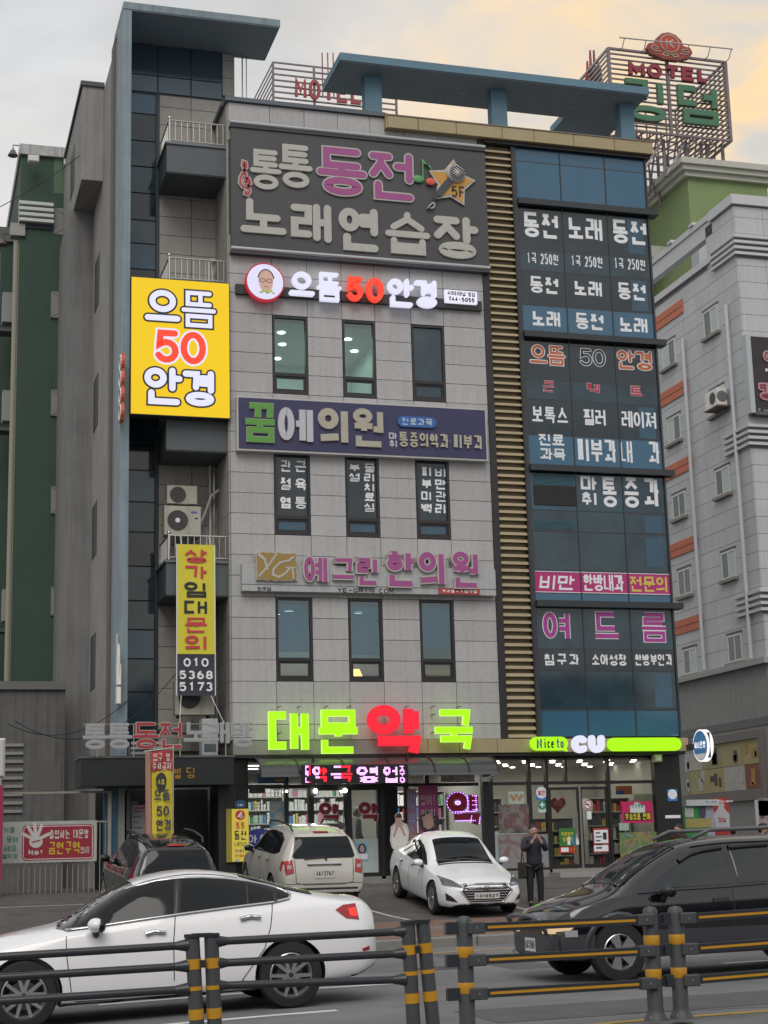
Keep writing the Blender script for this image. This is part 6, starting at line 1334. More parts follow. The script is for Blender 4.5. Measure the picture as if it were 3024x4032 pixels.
# side face tiles (X = RX) and front face tiles
def rtile(key, x0, x1, y0, y1, z0, z1, m=rt):
    return piece(('rt', round(x1 - x0, 3), round(y1 - y0, 3), round(z1 - z0, 3)), 'tile', RB, (x0, y0, z0), lambda: MB().box(0, x1 - x0, 0, y1 - y0, 0, z1 - z0), m)
k = 0
while zbase + k * TH < RT - .4:
    z0 = zbase + k * TH; z1 = min(z0 + TH, RT - .35)
    yy_ = RY; j = 0
    ymax = 22.6 if z1 < 24.7 else 15.8
    while yy_ < ymax: rtile('s', RX, RX + .05, yy_ + .006, yy_ + 1.19, z0 + .008, z1 - .008); yy_ += 1.2
    xx_ = RX + .05
    while xx_ < 33.6: rtile('f', xx_ + .006, xx_ + 1.19, RY, RY + .05, z0 + .008, z1 - .008); xx_ += 1.2
    k += 1
base_m = mat('ground floor render', (.27, .27, .265), .7, var=.1, streak=.15)
MB().box(RX - .02, 55, RY - .02, 40, .5, 8.15).build('ground_storey', base_m, RB); MB().box(RX - .25, 55, RY - .25, 40, 8.12, 8.34).build('cornice', mat('cornice pale', (.33, .33, .33), .6), RB)
MB().box(RX - .05, 55, RY - .05, 40, 5.9, 6.2).build('band', mat('band dark', (.15, .15, .15), .7), RB); pass
MB().box(RX - .12, 34, RY - .12, 15.9, RT - .3, RT + .1).build('parapet', mat('parapet white', (.52, .53, .55), .6), RB)
# sloping beam to the back and lower parapet line of the side
BZ = onX(2868, 780, RX).z; MB().box(RX - .06, RX + .35, 15.8, 40, BZ - .25, BZ).box(RX + .0, RX + .3, 15.8, 40, BZ - .9, BZ - .25).build('roof_beam', mat('beam white', (.50, .51, .52), .6), RB); MB().box(RX - .10, RX + .4, 15.9, 40, 24.5, 24.78).build('parapet', MATS['parapet white'], RB)
for yq in (17.2, 19.2, 21.5): MB().box(RX - .12, RX + .12, yq, yq + .35, BZ, BZ + .12).build('beam_lamp', MATS['parapet white'], RB)
for k in range(4):
    for z_ in (onY(2893, 1003, RY).z, onY(2935, 1752, RY).z, onY(2968, 2404, RY).z):
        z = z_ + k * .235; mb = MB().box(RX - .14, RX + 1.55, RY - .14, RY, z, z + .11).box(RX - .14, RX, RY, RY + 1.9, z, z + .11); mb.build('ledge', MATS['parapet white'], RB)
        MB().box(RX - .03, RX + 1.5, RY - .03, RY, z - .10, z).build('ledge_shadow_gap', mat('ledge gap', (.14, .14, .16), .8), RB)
om = mat('salmon band', (.52, .16, .09), .7, var=.12)
def side_pt(px, py): return onX(px, py, RX)
for (x0, y0_, x1, y1_, bh) in ((2577, 1290, 2688, 1176, 55), (2595, 1590, 2707, 1488, 55), (2615, 1877, 2727, 1788, 52), (2633, 2180, 2745, 2104, 52), (2654, 2481, 2766, 2415, 52)):
    p1 = side_pt(x1, y1_); p2 = side_pt(x1, y1_ + 56); zt_, zb_ = p1.z, p2.z
    MB().box(RX - .05, RX, p1.y, 30, zb_, zt_).build('orange_band', om, RB); MB().box(RX - .055, RX - .05, p1.y, 30, (zb_ + zt_) / 2 - .02, (zb_ + zt_) / 2 + .02).build('band_groove', mat('band groove', (.22, .06, .04), .8), RB)
wf = mat('white window frame', (.55, .57, .54), .45); wg = mat('grey pane', (.09, .11, .11), .1); wg2 = mat('curtained pane', (.40, .47, .44), .3)
def rwindow(pxl, pxr, pyt, pyb):   # outline traced on the side face, then built as a frame and two panes
    a = side_pt(pxr, (pyt[1])); b = side_pt(pxl, pyb[0]); y0, y1 = a.y, b.y; z1 = a.z; z0 = side_pt(pxr, pyb[1]).z
    f = MB().box(RX - .03, RX + .01, y0, y0 + .09, z0, z1).box(RX - .03, RX + .01, y1 - .09, y1, z0, z1).box(RX - .03, RX + .01, y0 + .09, y1 - .09, z0, z0 + .09).box(RX - .03, RX + .01, y0 + .09, y1 - .09, z1 - .08, z1).box(RX - .03, RX + .01, (y0 + y1) / 2 - .04, (y0 + y1) / 2 + .04, z0 + .09, z1 - .08)
    w = f.build('window', wf, RB); m = (y0 + y1) / 2
    MB().box(RX - .012, RX - .002, y0 + .09, m - .04, z0 + .09, z1 - .08).build('pane', wg if random.random() < .6 else wg2, w); MB().box(RX - .012, RX - .002, m + .04, y1 - .09, z0 + .09, z1 - .08).build('pane', wg2 if random.random() < .4 else wg, w)
    MB().box(RX - .16, RX + .01, y0 - .1, y1 + .1, z0 - .12, z0).build('sill', mat('sill stone', (.25, .23, .21), .7), w); MB().box(RX - .02, RX + .01, y0 - .06, y1 + .06, z1, z1 + .1).build('head', mat('window head', (.12, .10, .11), .7), w)
for a in ((2612, 2657, (1365, 1328), (1465, 1432)), (2633, 2678, (1660, 1625), (1755, 1730)), (2653, 2698, (1963, 1930), (2052, 2030)), (2675, 2720, (2255, 2230), (2358, 2338)), (2697, 2742, (2565, 2545), (2670, 2650)),
          (2776, 2826, (1225, 1195), (1345, 1305)), (2803, 2850, (1545, 1512), (1650, 1618)), (2823, 2872, (1856, 1828), (1960, 1940)), (2847, 2895, (2175, 2158), (2300, 2272)), (2872, 2920, (2505, 2490), (2620, 2602))):
    rwindow(*a)
for px_t, py_t, px_b, py_b, nm in ((2697, 1335, 2790, 2640, 0), (2868, 1200, 2975, 2590, 1)):
    a = side_pt(px_t, py_t); MB().cyl((RX - .12, a.y, 8.4), (RX - .12, a.y, a.z), .075, n=10).build('drain_pipe', mat('white pipe', (.50, .52, .55), .5), RB)
a1_ = side_pt(2850, 1570); s = root('air_conditioner', 'outdoor air conditioner bracketed beside a window of the pale tiled building on the right', 'air conditioner', (RX - .4, a1_.y, a1_.z - .4), group='outdoor air conditioners')
MB().bbox(RX - .55, RX - .12, a1_.y - .5, a1_.y + .5, a1_.z - .4, a1_.z + .3, .02).build('casing', whitep, s); MB().cyl((RX - .56, a1_.y - .1, a1_.z - .05), (RX - .55, a1_.y - .1, a1_.z - .05), .24, n=18).build('fan_well', MATS['fan black'], s); MB().cyl((RX - .35, a1_.y - .52, a1_.z - .05), (RX - .35, a1_.y - .5, a1_.z - .05), .22, n=18).build('fan_well', mat('fan grey', (.15, .15, .15), .5), s); MB().box(RX - .6, RX, a1_.y - .55, a1_.y + .55, a1_.z - .46, a1_.z - .41).build('bracket', mat('rusty bracket', (.16, .12, .10), .7), s)
# motel board on the front face
q = B(2945, 1327, 3060, 1622, RY - .3); s = root('motel_board', 'black motel sign board with pink outlined letters at the right edge of the picture', 'sign', (q[0] + .5, RY - .2, q[2]))
MB().box(q[0] + .2, q[0] + 4, RY - .3, RY - .05, q[2], q[3]).build('board', mat('board black', (.03, .022, .028), .4, var=.3, scale=1.5), s); MB().box(q[0], q[0] + .2, RY - .34, RY - .02, q[2] - .05, q[3] + .05).build('frame', mat('board frame', (.42, .46, .48), .5), s); MB().box(q[0] + .2, q[0] + 4, RY - .34, RY - .02, q[2] - .12, q[2]).build('frame', mat('board frame dark', (.10, .10, .09), .5), s)
pe = mat('pink edge', (.50, .30, .34), .5); pr_ = mat('deep rose', (.25, .05, .08), .5)
letter(s, '킹', B(2990, 1512, 3036, 1572, RY - .32), RY - .305, .13, pr_, .05, pe, .05); letter(s, '여', B(3008, 1385, 3060, 1425, RY - .32), RY - .305, .10, pr_, .05, pe, .05); text(s, 'K', B(3015, 1448, 3032, 1465, RY - .32), RY - .3, stickw, w=.05); text(s, 'Free', B(2988, 1608, 3028, 1620, RY - .32), RY - .3, mat('board text', (.3, .3, .3), .5), w=.03)
MB().box(RX - .02, 33, RY - .0, RY + .01, .5, .6)
# framed picture wall on its ground storey side (X = RX - .1)
pf = root('picture_frame', 'huge framed collage of office furniture pictures on the side wall of the pale tiled building', 'picture', (RX, 16, 3))
pa, pb_ = onX(2995, 2905, RX), onX(2700, 2990, RX)
YA, YB = pa.y, pb_.y; PZ0, PZ1 = onX(2990, 3105, RX).z, onX(2990, 2905, RX).z
MB().box(RX - .14, RX, YA - .25, YB + .4, PZ0 - .4, PZ0).box(RX - .14, RX, YA - .25, YB + .4, PZ1, PZ1 + .3).box(RX - .14, RX, YA - .25, YA, PZ0, PZ1).build('frame', mat('collage frame', (.17, .155, .14), .6, var=.15), pf)
rr = random.Random(11); cols_ = [(.42, .41, .36), (.48, .48, .46), (.30, .28, .15), (.38, .32, .14), (.20, .07, .04), (.45, .44, .38), (.36, .32, .16)]
for r_ in range(2):
    y_ = YA; zz0, zz1 = (PZ0, (PZ0 + PZ1) / 2) if r_ == 0 else ((PZ0 + PZ1) / 2, PZ1); c_ = 0
    while y_ < YB - .1:
        w_ = min(rr.uniform(.9, 1.7), YB - y_); cc = cols_[(c_ * 3 + r_ * 2 + (1 if r_ else 4)) % 7]; P_ = MB().box(RX - .06, RX - .03, y_ + .01, y_ + w_ - .01, zz0 + .01, zz1 - .01).build('picture', mat('picture %d' % (cols_.index(cc)), cc, .6, var=.12, scale=2), pf)
        mb = MB()
        for _ in range(3): yq, zq, ww, hh = y_ + rr.uniform(.1, max(.12, w_ - .5)), zz0 + rr.uniform(.08, .5), rr.uniform(.15, .45), rr.uniform(.1, .45); mb.box(RX - .075, RX - .061 - _ * .003, yq, min(yq + ww, y_ + w_ - .05), zq, zq + hh)
        mb.build('printed_furniture', mat('furn %d' % rr.randint(0, 3), [(.06, .05, .05), (.28, .04, .03), (.42, .42, .40), (.38, .22, .06)][rr.randint(0, 3)], .6), P_); y_ += w_; c_ += 1
# cash machine booth, red banner, second poster
AX = onY(2700, 3300, 4).x
bo = root('cash_machine_booth', 'green and lilac cash machine booth with a blue header right of the black pillar', 'booth', (22, 4, .9)); AY = 4.0
q = f1(995, 650, 1232, 860, AY); qh = f1(997, 602, 1255, 650, AY)
MB().box(q[0], q[1], AY, AY + 1.2, .85, q[3]).build('cabin', mat('booth lilac', (.32, .33, .42), .4, var=.1), bo)
MB().prism([(q[0], .9), (q[0] + (q[1] - q[0]) * .88, .9), (q[0] + (q[1] - q[0]) * .66, q[2] + .45), (q[0] + (q[1] - q[0]) * .52, q[3]), (q[0], q[3])], 'y', AY - .02, AY).build('green_panel', mat('booth green', (.03, .24, .06), .4), bo)
MB().box(qh[0] + .0, qh[1], AY - .12, AY + 1.2, qh[2], qh[3]).build('header', mat('booth header', (.50, .55, .56), .4), bo); MB().box(qh[0] + .62, qh[1] - .08, AY - .128, AY - .12, qh[2] + .1, qh[3] - .05).build('header_print', mat('header blue', (.04, .18, .34), .4), bo); text(bo, '하나365자동화', (qh[0] + .7, qh[0] + 1.5, qh[2] + .14, qh[3] - .09), AY - .128, stickw, w=.016)
MB().box(q[0] + .02, q[0] + .85, AY - .028, AY - .02, q[3] - .62, q[3] - .36).build('notice', mat('notice yellow', (.34, .30, .10), .5), bo); MB().box(q[0] + .03, q[0] + .3, AY - .028, AY - .02, q[3] - .32, q[3] - .05).build('notice', mat('notice pale', (.45, .48, .42), .5), bo)
mb = MB(); ribbon(mb, [(q[1] - .38, q[2] + .7), (q[1] - .38, q[3] - .25)], .22, False, AY - .03, AY); mb.build('door_slot', mat('slot dark', (.06, .06, .10), .4), bo); MB().box(q[1] - .95, q[1] - .3, AY - .012, AY - .003, q[3] - .12, q[3] - .05).build('violet_lamp', mat('violet lamp', (.3, .2, 1), emit=1.2, ecol=(.22, .12, .9)), bo)
q = f1(1228, 588, 1352, 900, AY + 1); s = root('cocoa_banner', 'red standing banner with a big white vase shape and red letters beside the cash machine', 'banner', (q[0] + .6, AY + 1, .9)); MB().box(q[0], q[1], AY + .98, AY + 1.0, .95, q[3]).build('panel', mat('banner deep red', (.36, .03, .03), .5), s)
qx, W_, zt_ = q[0], q[1] - q[0], q[3]; zc_ = (q[2] + q[3]) / 2 - .15; H_ = q[3] - q[2]
MB().prism([(qx + W_ * u, q[2] + H_ * v) for u, v in ((.03, .2), (.97, .2), (1.0, .6), (.78, .68), (.68, .76), (.72, .86), (.3, .86), (.32, .76), (.2, .68), (.0, .6))], 'y', AY + .972, AY + .98).build('printed_vase', mat('vase print', (.42, .42, .45), .5), s); text(s, '킹덤', (qx + W_ * .25, qx + W_ * .75, q[2] + H_ * .38, q[2] + H_ * .50), AY + .972, MATS['banner deep red'], w=.05, depth=.004)
q = f1(1562, 602, 1680, 830, 12); s = root('wall_poster', 'black and white photo poster at the right edge on the ground storey wall', 'poster', (q[0], 12, q[2])); MB().box(q[0], q[0] + 2.2, 12, 12.05, q[2], q[3]).build('panel', mat('poster pale', (.42, .41, .42), .5), s); MB().box(q[0] + .12, q[0] + 2.1, 11.99, 12, q[2] + 1.05, q[3] - .55).build('printed_photo', blotch_mat('grey photo', [(.05, .05, .05), (.3, .3, .32), (.12, .12, .13), (.45, .45, .48)], 1.3), s); MB().box(q[0] + .12, q[0] + 2.1, 11.99, 12, q[2] + .1, q[2] + .95).build('printed_photo', blotch_mat('brown photo', [(.08, .05, .04), (.35, .30, .30), (.20, .08, .06), (.5, .48, .48)], 1.6), s)
MB().box(21.5, 55, 13, 14, .6, 8.1)
# ================================================================== green motel behind, with its roof sign
mo = root('green_motel', 'yellow green motel with pale cornices and balcony slabs rising behind the tiled building', 'building', (35, 26, 1))
lg = mat('yellow green render', (.21, .28, .125), .8, var=.1, scale=.4, streak=.1); lg2 = mat('olive render', (.30, .34, .10), .8, var=.1, streak=.1); cw = mat('cream cornice', (.46, .46, .41), .6, streak=.12); gw = mat('motel grey wall', (.40, .42, .44), .7)
MX = onY(2706, 690, 26).x; MT = onY(2722, 700, 26).z
MB().box(MX, 39.2, 26, 42, 1, MT).build('wall', lg, mo); MB().box(28, MX, 33, 42, 1, MT - .05).build('wall', lg, mo)
for k, (d_, z_) in enumerate(((.55, .55), (.4, .3), (.22, .05))): MB().box(MX - d_, 39.2 + d_, 26 - d_, 42, MT + z_ - .05, MT + z_ + .25).build('cornice', cw, mo); MB().box(28, MX - d_, 33 - d_, 42, MT + z_ - .04, MT + z_ + .24).build('cornice', cw, mo)
def face(Y, px0, py0, px1, py1): return B(px0, py0, px1, py1, Y)
q = face(30, 2575, 800, 2720, 822); MB().box(q[0], q[1], 29, 33, q[2] - .1, q[3]).build('balcony_slab', cw, mo)
q = face(30, 2575, 905, 2800, 1000); MB().box(q[0] + 2.0, q[1], 29.2, 33, q[2], q[3]).build('balcony_parapet', lg2, mo)
q = face(28, 2568, 900, 2655, 1035); MB().box(q[0], q[1] + .5, 31, 32.9, q[2] - 3, q[3]).build('stained_wall', mat('stained olive', (.26, .29, .11), .8, var=.3, streak=.6), mo)
q = face(27, 2690, 978, 2740, 1150); MB().box(onY(2740, 1000, 25.5).x, 39.2, 25.2, 25.98, 1, onY(2800, 925, 25.2).z).build('stair_wall', gw, mo); MB().box(27, 35.2, 30.6, 32.95, 1, onY(2620, 1045, 30.6).z).build('lower_wall', gw, mo)
q = face(27, 2762, 860, 2870, 900); MB().box(q[0], q[1] + 2, 24.9, 25.9, q[2], q[3]).build('balcony_parapet', lg2, mo); MB().box(q[0] - .2, q[1] + 2, 24.7, 25.9, q[2] - .25, q[2]).build('balcony_slab', cw, mo)
q = face(26, 2825, 825, 2868, 865); MB().box(q[0], q[1] + .5, 25.95, 26, q[2], q[3]).build('window', wf, mo); MB().box(q[0] + .35, q[1], 25.93, 25.95, q[2] + .1, q[3] - .1).build('shutter', mat('shutter', (.12, .13, .13), .6), mo)
q = face(29, 2610, 1010, 2700, 1050); MB().box(q[0] - 3, q[1] + 1, 28.5, 31, q[2] + .2, q[2] + .8).build('balcony_slab', cw, mo)
for px_ in (2625, 2653): a, b = onY(px_, 690, 29.5), onY(px_, 800, 29.5); MB().cyl((a.x, 29.5, b.z), (a.x, 29.5, a.z), .12, n=10).build('vent_pipe', mat('vent pipe white', (.6, .6, .6), .5), mo); MB().ball((a.x, 29.5, a.z + .1), .17, 10, 6).build('vent_cap', MATS['vent pipe white'], mo)
# roof sign frame
rs = root('roof_sign_frame', 'big steel lattice roof sign with red MOTEL letters, green Korean letters and a crest', 'sign', (34, 26, 34)); SY = 26.0
fr_ = mat('lattice steel', (.20, .165, .175), .6, var=.25, scale=2); fr_p = mat('lattice pale', (.42, .38, .38), .6)
X0_, X1_ = onY(2400, 300, SY).x, onY(2866, 400, SY).x; Z1_, Z0_ = onY(2600, 215, SY).z, onY(2640, 530, SY).z; YB_ = 31.5
for i in range(17):
    z = Z0_ + (Z1_ - Z0_) * i / 16; t = .055 if i in (0, 16) else .035
    MB().box(X0_, X1_, SY - t, SY + t, z - t, z + t).build('front_slat', fr_, rs)
    MB().box(X0_ - t, X0_ + t, SY, YB_, z - t, z + t).build('side_slat', fr_p, rs); MB().box(X1_ - t, X1_ + t, SY, YB_, z - t, z + t).build('side_slat', fr_, rs)
mb = MB()
for i in range(15): z = Z0_ - 2 + (Z1_ - Z0_ + 2) * i / 14; mb.box(X0_, X1_, YB_ - .04, YB_ + .04, z - .045, z + .045)
for i in range(18): x = X0_ + (X1_ - X0_) * i / 17; mb.cyl((x, 28.5, MT), (x + (.7 if i % 3 else -.6), 28.6, Z0_ + 1.4), .05, n=5)
for i in range(12): x = X0_ + (X1_ - X0_) * i / 11; mb.cyl((x, YB_, Z0_ - 2.5), (x, YB_, Z1_), .05, n=5).cyl((x, SY + .1, Z0_), (x, YB_, Z0_ + 1.0), .04, n=5)
stuff(mb.build('back_lattice', fr_, rs))
for x in (X0_, (X0_ + X1_) / 2 - .05, X1_): MB().box(x - .07, x + .07, SY - .08, SY + .06, Z0_ - .05, Z1_).build('mullion', fr_, rs)
for x in (X0_ + .5, X0_ + 1.6, X0_ + 2.9, X0_ + 4.1, X0_ + 4.9, X1_ - 1.0, X1_ - .15): MB().cyl((x, SY + .6, MT + .2), (x, SY + .6, Z0_), .09, n=8).build('leg', fr_, rs)
for a, b in ((X0_ + .5, X0_ + 1.6), (X0_ + 1.6, X0_ + 2.9), (X0_ + 2.9, X0_ + 4.1)): MB().cyl((a, SY + .6, MT + .2), (b, SY + .6, Z0_), .06, n=6).build('brace', fr_p, rs)
for yy_ in (28.5, 31): 
    for x in (X0_ + .5, X0_ + 2, X0_ + 3.5, X0_ + 5, X1_ - .1): MB().cyl((x, yy_, MT - .5), (x, yy_, Z0_), .07, n=6).build('leg', fr_, rs)
MB().cyl((onY(2415, 175, SY).x, SY - .7, onY(2415, 175, SY).z), (onY(2858, 220, SY).x, SY - .7, onY(2858, 220, SY).z), .035, n=6).build('lamp_rail', fr_p, rs)
for i in range(6): x = lerp(onY(2435, 175, SY).x, onY(2850, 175, SY).x, i / 5); z = lerp(onY(2415, 175, SY).z, onY(2858, 220, SY).z, i / 5); MB().tube([(x, SY - .7, z), (x, SY - .4, z - .35), (x, SY, Z1_)], .025, 5).build('lamp_arm', fr_p, rs)
mr_ = mat('motel red', (.24, .025, .045), .5)
for ch, a, b in (('M', 2475, 2538), ('O', 2548, 2605), ('T', 2620, 2675), ('E', 2684, 2736), ('L', 2746, 2786)):
    q = B(a, 248 + (a - 2475) * .083, b, 303 + (a - 2475) * .083, SY - .2); letter(rs, ch, q, SY - .12, .20, mr_, .15, rnd=False)
mg_ = mat('motel green', (.055, .17, .095), .5, var=.1)
q1 = B(2455, 318, 2624, 478, SY - .2); letter(rs, '킹', q1, SY - .14, .22, mg_, .22, mat('motel green rim', (.10, .16, .10), .5), .03, rnd=False)
q2 = B(2670, 345, 2830, 492, SY - .2); letter(rs, '덤', q2, SY - .14, .24, mg_, .22, MATS['motel green rim'], .03, rnd=False)
# crest
cq = B(2548, 132, 2720, 234, SY - .3); W_, H_ = cq[1] - cq[0], cq[3] - cq[2]; cu, cv = (cq[0] + cq[1]) / 2, (cq[2] + cq[3]) / 2
crest = [(-.16, -.5), (.16, -.5), (.28, -.42), (.42, -.36), (.5, -.15), (.45, .02), (.3, .06), (.27, .25), (.15, .43), (0, .5), (-.15, .43), (-.27, .25), (-.3, .06), (-.45, .02), (-.5, -.15), (-.42, -.36), (-.28, -.42)]
MB().prism([(cu + a * W_ * 1.04, cv + b * H_ * 1.05) for a, b in crest], 'y', SY - .36, SY - .1).build('crest_board', mat('crest edge', (.28, .10, .09), .5), rs); MB().prism([(cu + a * W_ * .98, cv + b * H_ * .98) for a, b in crest], 'y', SY - .38, SY - .36).build('crest_face', mat('crest red', (.34, .06, .05), .5), rs)
MB().prism([(cu + .21 * W_ * cos(2*pi*i/24), cv + .08 * H_ + .33 * H_ * sin(2*pi*i/24)) for i in range(24)], 'y', SY - .40, SY - .38).build('crest_disc', mat('crest bright red', (.45, .05, .03), .5), rs)
crm = mat('crest cream', (.45, .38, .30), .5); mb = MB(); ribbon(mb, [(cu + .21 * W_ * cos(2*pi*i/24), cv + .08 * H_ + .33 * H_ * sin(2*pi*i/24)) for i in range(24)], .05, True, SY - .41, SY - .38)
for sg in (1, -1): ribbon(mb, [(cu + sg * W_ * a, cv + H_ * b) for a, b in ((.22, -.25), (.34, -.28), (.43, -.18), (.38, -.06), (.28, -.10), (.30, -.19), (.36, -.17))], .045, False, SY - .41, SY - .38); ribbon(mb, [(cu + sg * W_ * a, cv + H_ * b) for a, b in ((0, -.30), (.08, -.42), (.18, -.38), (.14, -.28), (0, -.36))], .04, False, SY - .412, SY - .38)
mb.build('crest_scrolls', crm, rs); letter(rs, 'K', (cu - .09 * W_, cu + .10 * W_, cv - .10 * H_, cv + .26 * H_), SY - .40, .09, crm, .02, rnd=False)
# red torch emblem on the left side of the frame
a = onY(2335, 255, 28.5); s = root('torch_emblem', 'dark red crown shaped emblem on the left side of the roof sign frame', 'emblem', (a.x, 28.5, a.z - 1)); mb = MB()
for dx, h_ in ((-.32, .35), (-.14, .95), (.06, .98), (.24, .55), (.36, .2)): mb.cyl((a.x + dx, 28.5, a.z - .8), (a.x + dx * 1.0 + .02, 28.5, a.z - .2 + h_), .10, .05, n=8)
mb.ball((a.x, 28.5, a.z - .75), .62, 14, 8, (.72, .5, 1.1)); mb.build('body', mat('emblem red', (.22, .03, .03), .5), s); MB().ball((a.x + .0, 28.2, a.z - .6), .3, 12, 8, (1, .3, 1.3)).build('cable_coil', mat('coil dark', (.05, .04, .04), .6), s)
# second sign frame behind the grey parapet
ls_ = root('second_sign_frame', 'steel lattice sign frame with thin red MOTEL letters behind the grey parapet', 'sign', (17, 30, 30)); LY = 30.0
x0_, x1_ = onY(1075, 300, LY).x, onY(1440, 300, LY).x + 1.5; z1_ = onY(1075, 245, LY).z; z0_ = z1_ - 4.2
for i in range(15): z = z0_ + (z1_ - z0_) * i / 14; MB().box(x0_, x1_, LY - .03, LY + .03, z - .035, z + .035).build('front_slat', fr_, ls_)
xb_ = onY(1030, 375, LY).x
for i in range(15): z = z0_ + (z1_ - z0_) * i / 14; MB().cyl((x0_, LY, z), (x0_ - .1, LY + 5.0, z), .035, n=5).build('side_slat', fr_p, ls_)
for x in (x0_, x0_ + 2.0, x1_): MB().box(x - .05, x + .05, LY - .05, LY + .05, z0_ - 1, z1_).build('mullion', fr_, ls_)
for px_ in (1268, 1290, 1311): a = onY(px_, 208, LY); MB().cyl((a.x, LY, z1_ - 1.5), (a.x, LY, a.z), .03, n=5).build('mast', mr_, ls_)
text(ls_, 'MOTEL', B(1160, 322, 1425, 400, LY - .1), LY - .08, mat('thin motel red', (.32, .05, .06), .5), w=.15, depth=.1, each=True)
# ================================================================== vehicles
tyre_m = mat('tyre rubber', (.014, .014, .015), .8); rim_m = mat('alloy rim', (.50, .50, .52), .28, metal=.85); rim_d = mat('dark rim well', (.02, .02, .02), .7)
chrome = mat('chrome', (.62, .63, .65), .12, metal=1.0); carglass = mat('car glass', (.008, .010, .012), .04, spec=.5, ior=1.38)
seam_m = mat('panel gap', (.02, .02, .022), .7); trim_m = mat('unpainted trim', (.03, .03, .033), .6); under_m = mat('wheel well black', (.01, .01, .01), .9)
lamp_r = mat('tail lamp red', (.33, .012, .015), .12, coat=.6); lamp_c = mat('clear lamp', (.32, .33, .34), .1, coat=.8); plate_w = mat('number plate white', (.60, .61, .58), .5); plate_k = mat('number plate ink', (.03, .03, .04), .6)
def interp(tab, x):
    if x <= tab[0][0]: return tab[0][1]
    for (a, va), (b, vb) in zip(tab, tab[1:]):
        if x <= b:
            t = (x - a) / (b - a); t = t * t * (3 - 2 * t) * .35 + t * .65; return va + (vb - va) * t
    return tab[-1][1]
class Car:
    def __init__(s, r, paint, xs, top, belt, wmax, wbelt, wtop, zb, hubs, rw, zmid=.62, archr=None, name_body='body', crown=.05):
        """xs: stations front to rear; tables give z or half width along the length"""
        s.r = r; s.hubs = hubs; s.rw = rw; ar = archr or rw + .045
        vs = []; fs = []; K = 11
        for x in xs:
            zt, zs, wm, wb, wt, b = interp(top, x), interp(belt, x), interp(wmax, x), interp(wbelt, x), interp(wtop, x), interp(zb, x)
            zs = min(zs, zt - .015); zm = b + (zs - b) * zmid
            half = [(0, b), (wm * .86, b), (wm * .965, b + .04), (wm * .992, b + (zm - b) * .55), (wm, zm), (wb + (wm - wb) * .35, zs - (zs - zm) * .22), (wb, zs), ((wb + wt) / 2 + .012, (zs + zt - crown) / 2), (wt, zt - crown * 1.1), (wt * .62, zt - crown * .25), (0, zt)]
            ring = half + [(-y, z) for y, z in half[-2:0:-1]]
            vs += [(x, y, z) for y, z in ring]
        n = 2 * K - 2; m = len(xs)
        for i in range(m - 1):
            for k in range(n): fs.append((i*n + k, i*n + (k+1) % n, (i+1)*n + (k+1) % n, (i+1)*n + k))
        fs.append(list(range(n))[::-1]); fs.append([(m - 1)*n + k for k in range(n)])
        me = bpy.data.meshes.new('t'); me.from_pydata(vs, [], fs); o = bpy.data.objects.new('t', me); COL.objects.link(o)
        bm = bmesh.new(); bm.from_mesh(me); cr = bm.edges.layers.float.new('crease_edge'); bm.edges.ensure_lookup_table()
        for e in bm.edges:
            a, b_ = e.verts[0].index, e.verts[1].index; ka, kb = a % n, b_ % n; ia, ib = a // n, b_ // n
            if ka == kb and ka in (6, n - 6): e[cr] = .45
            if ka == kb and ka in (1, n - 1): e[cr] = .5
            if ia == ib and ia in (0, m - 1): e[cr] = .35
        bmesh.ops.recalc_face_normals(bm, faces=bm.faces); bm.to_mesh(me); bm.free()
        sb = o.modifiers.new('s', 'SUBSURF'); sb.levels = 2; sb.render_levels = 2
        dg = bpy.context.evaluated_depsgraph_get(); me1 = bpy.data.meshes.new_from_object(o.evaluated_get(dg)); 
        bm = bmesh.new(); bm.from_mesh(me1); s.bvh = BVHTree.FromBMesh(bm); bm.free()
        o.modifiers.clear(); o.data = me1
        cut = MB()
        for hx in hubs:
            for sg in (1, -1): cut.cyl((hx, sg * 1.3, rw), (hx, sg * .55, rw), ar, n=40)
        co = cut.build('cut', under_m); me1.materials.clear(); me1.materials.append(paint)
        bo = o.modifiers.new('b', 'BOOLEAN'); bo.object = co; bo.operation = 'DIFFERENCE'; bo.solver = 'EXACT'
        dg = bpy.context.evaluated_depsgraph_get(); me2 = bpy.data.meshes.new_from_object(o.evaluated_get(dg))
        bpy.data.objects.remove(o); bpy.data.objects.remove(co)
        me2.materials.clear(); me2.materials.append(paint); me2.materials.append(under_m); me2.materials.append(trim_m)
        for p in me2.polygons:
            c = p.center; p.use_smooth = True; p.material_index = 0
            for hx in hubs:
                if (c.x - hx) ** 2 + (c.z - rw) ** 2 < (ar + .004) ** 2 and abs(c.y) > .5 and p.normal.y * c.y < .5: p.material_index = 1
            if c.z < interp(zb, c.x) + .02: p.material_index = 1
        me2.set_sharp_from_angle(angle=radians(38))
        s.body = link(name_body, me2, r, local=True); s.top = top
    def cast(s, kind, a, b, sg=-1):
        if kind == 'side': o_, d = Vector((a, sg * 3, b)), Vector((0, -sg, 0))
        elif kind == 'top': o_, d = Vector((a, b, 4)), Vector((0, 0, -1))
        elif kind == 'front': o_, d = Vector((-3, a, b)), Vector((1, 0, 0))
        else: o_, d = Vector((9, a, b)), Vector((-1, 0, 0))
        h = s.bvh.ray_cast(o_, d)
        return (h[0], h[1]) if h[0] is not None else (None, None)
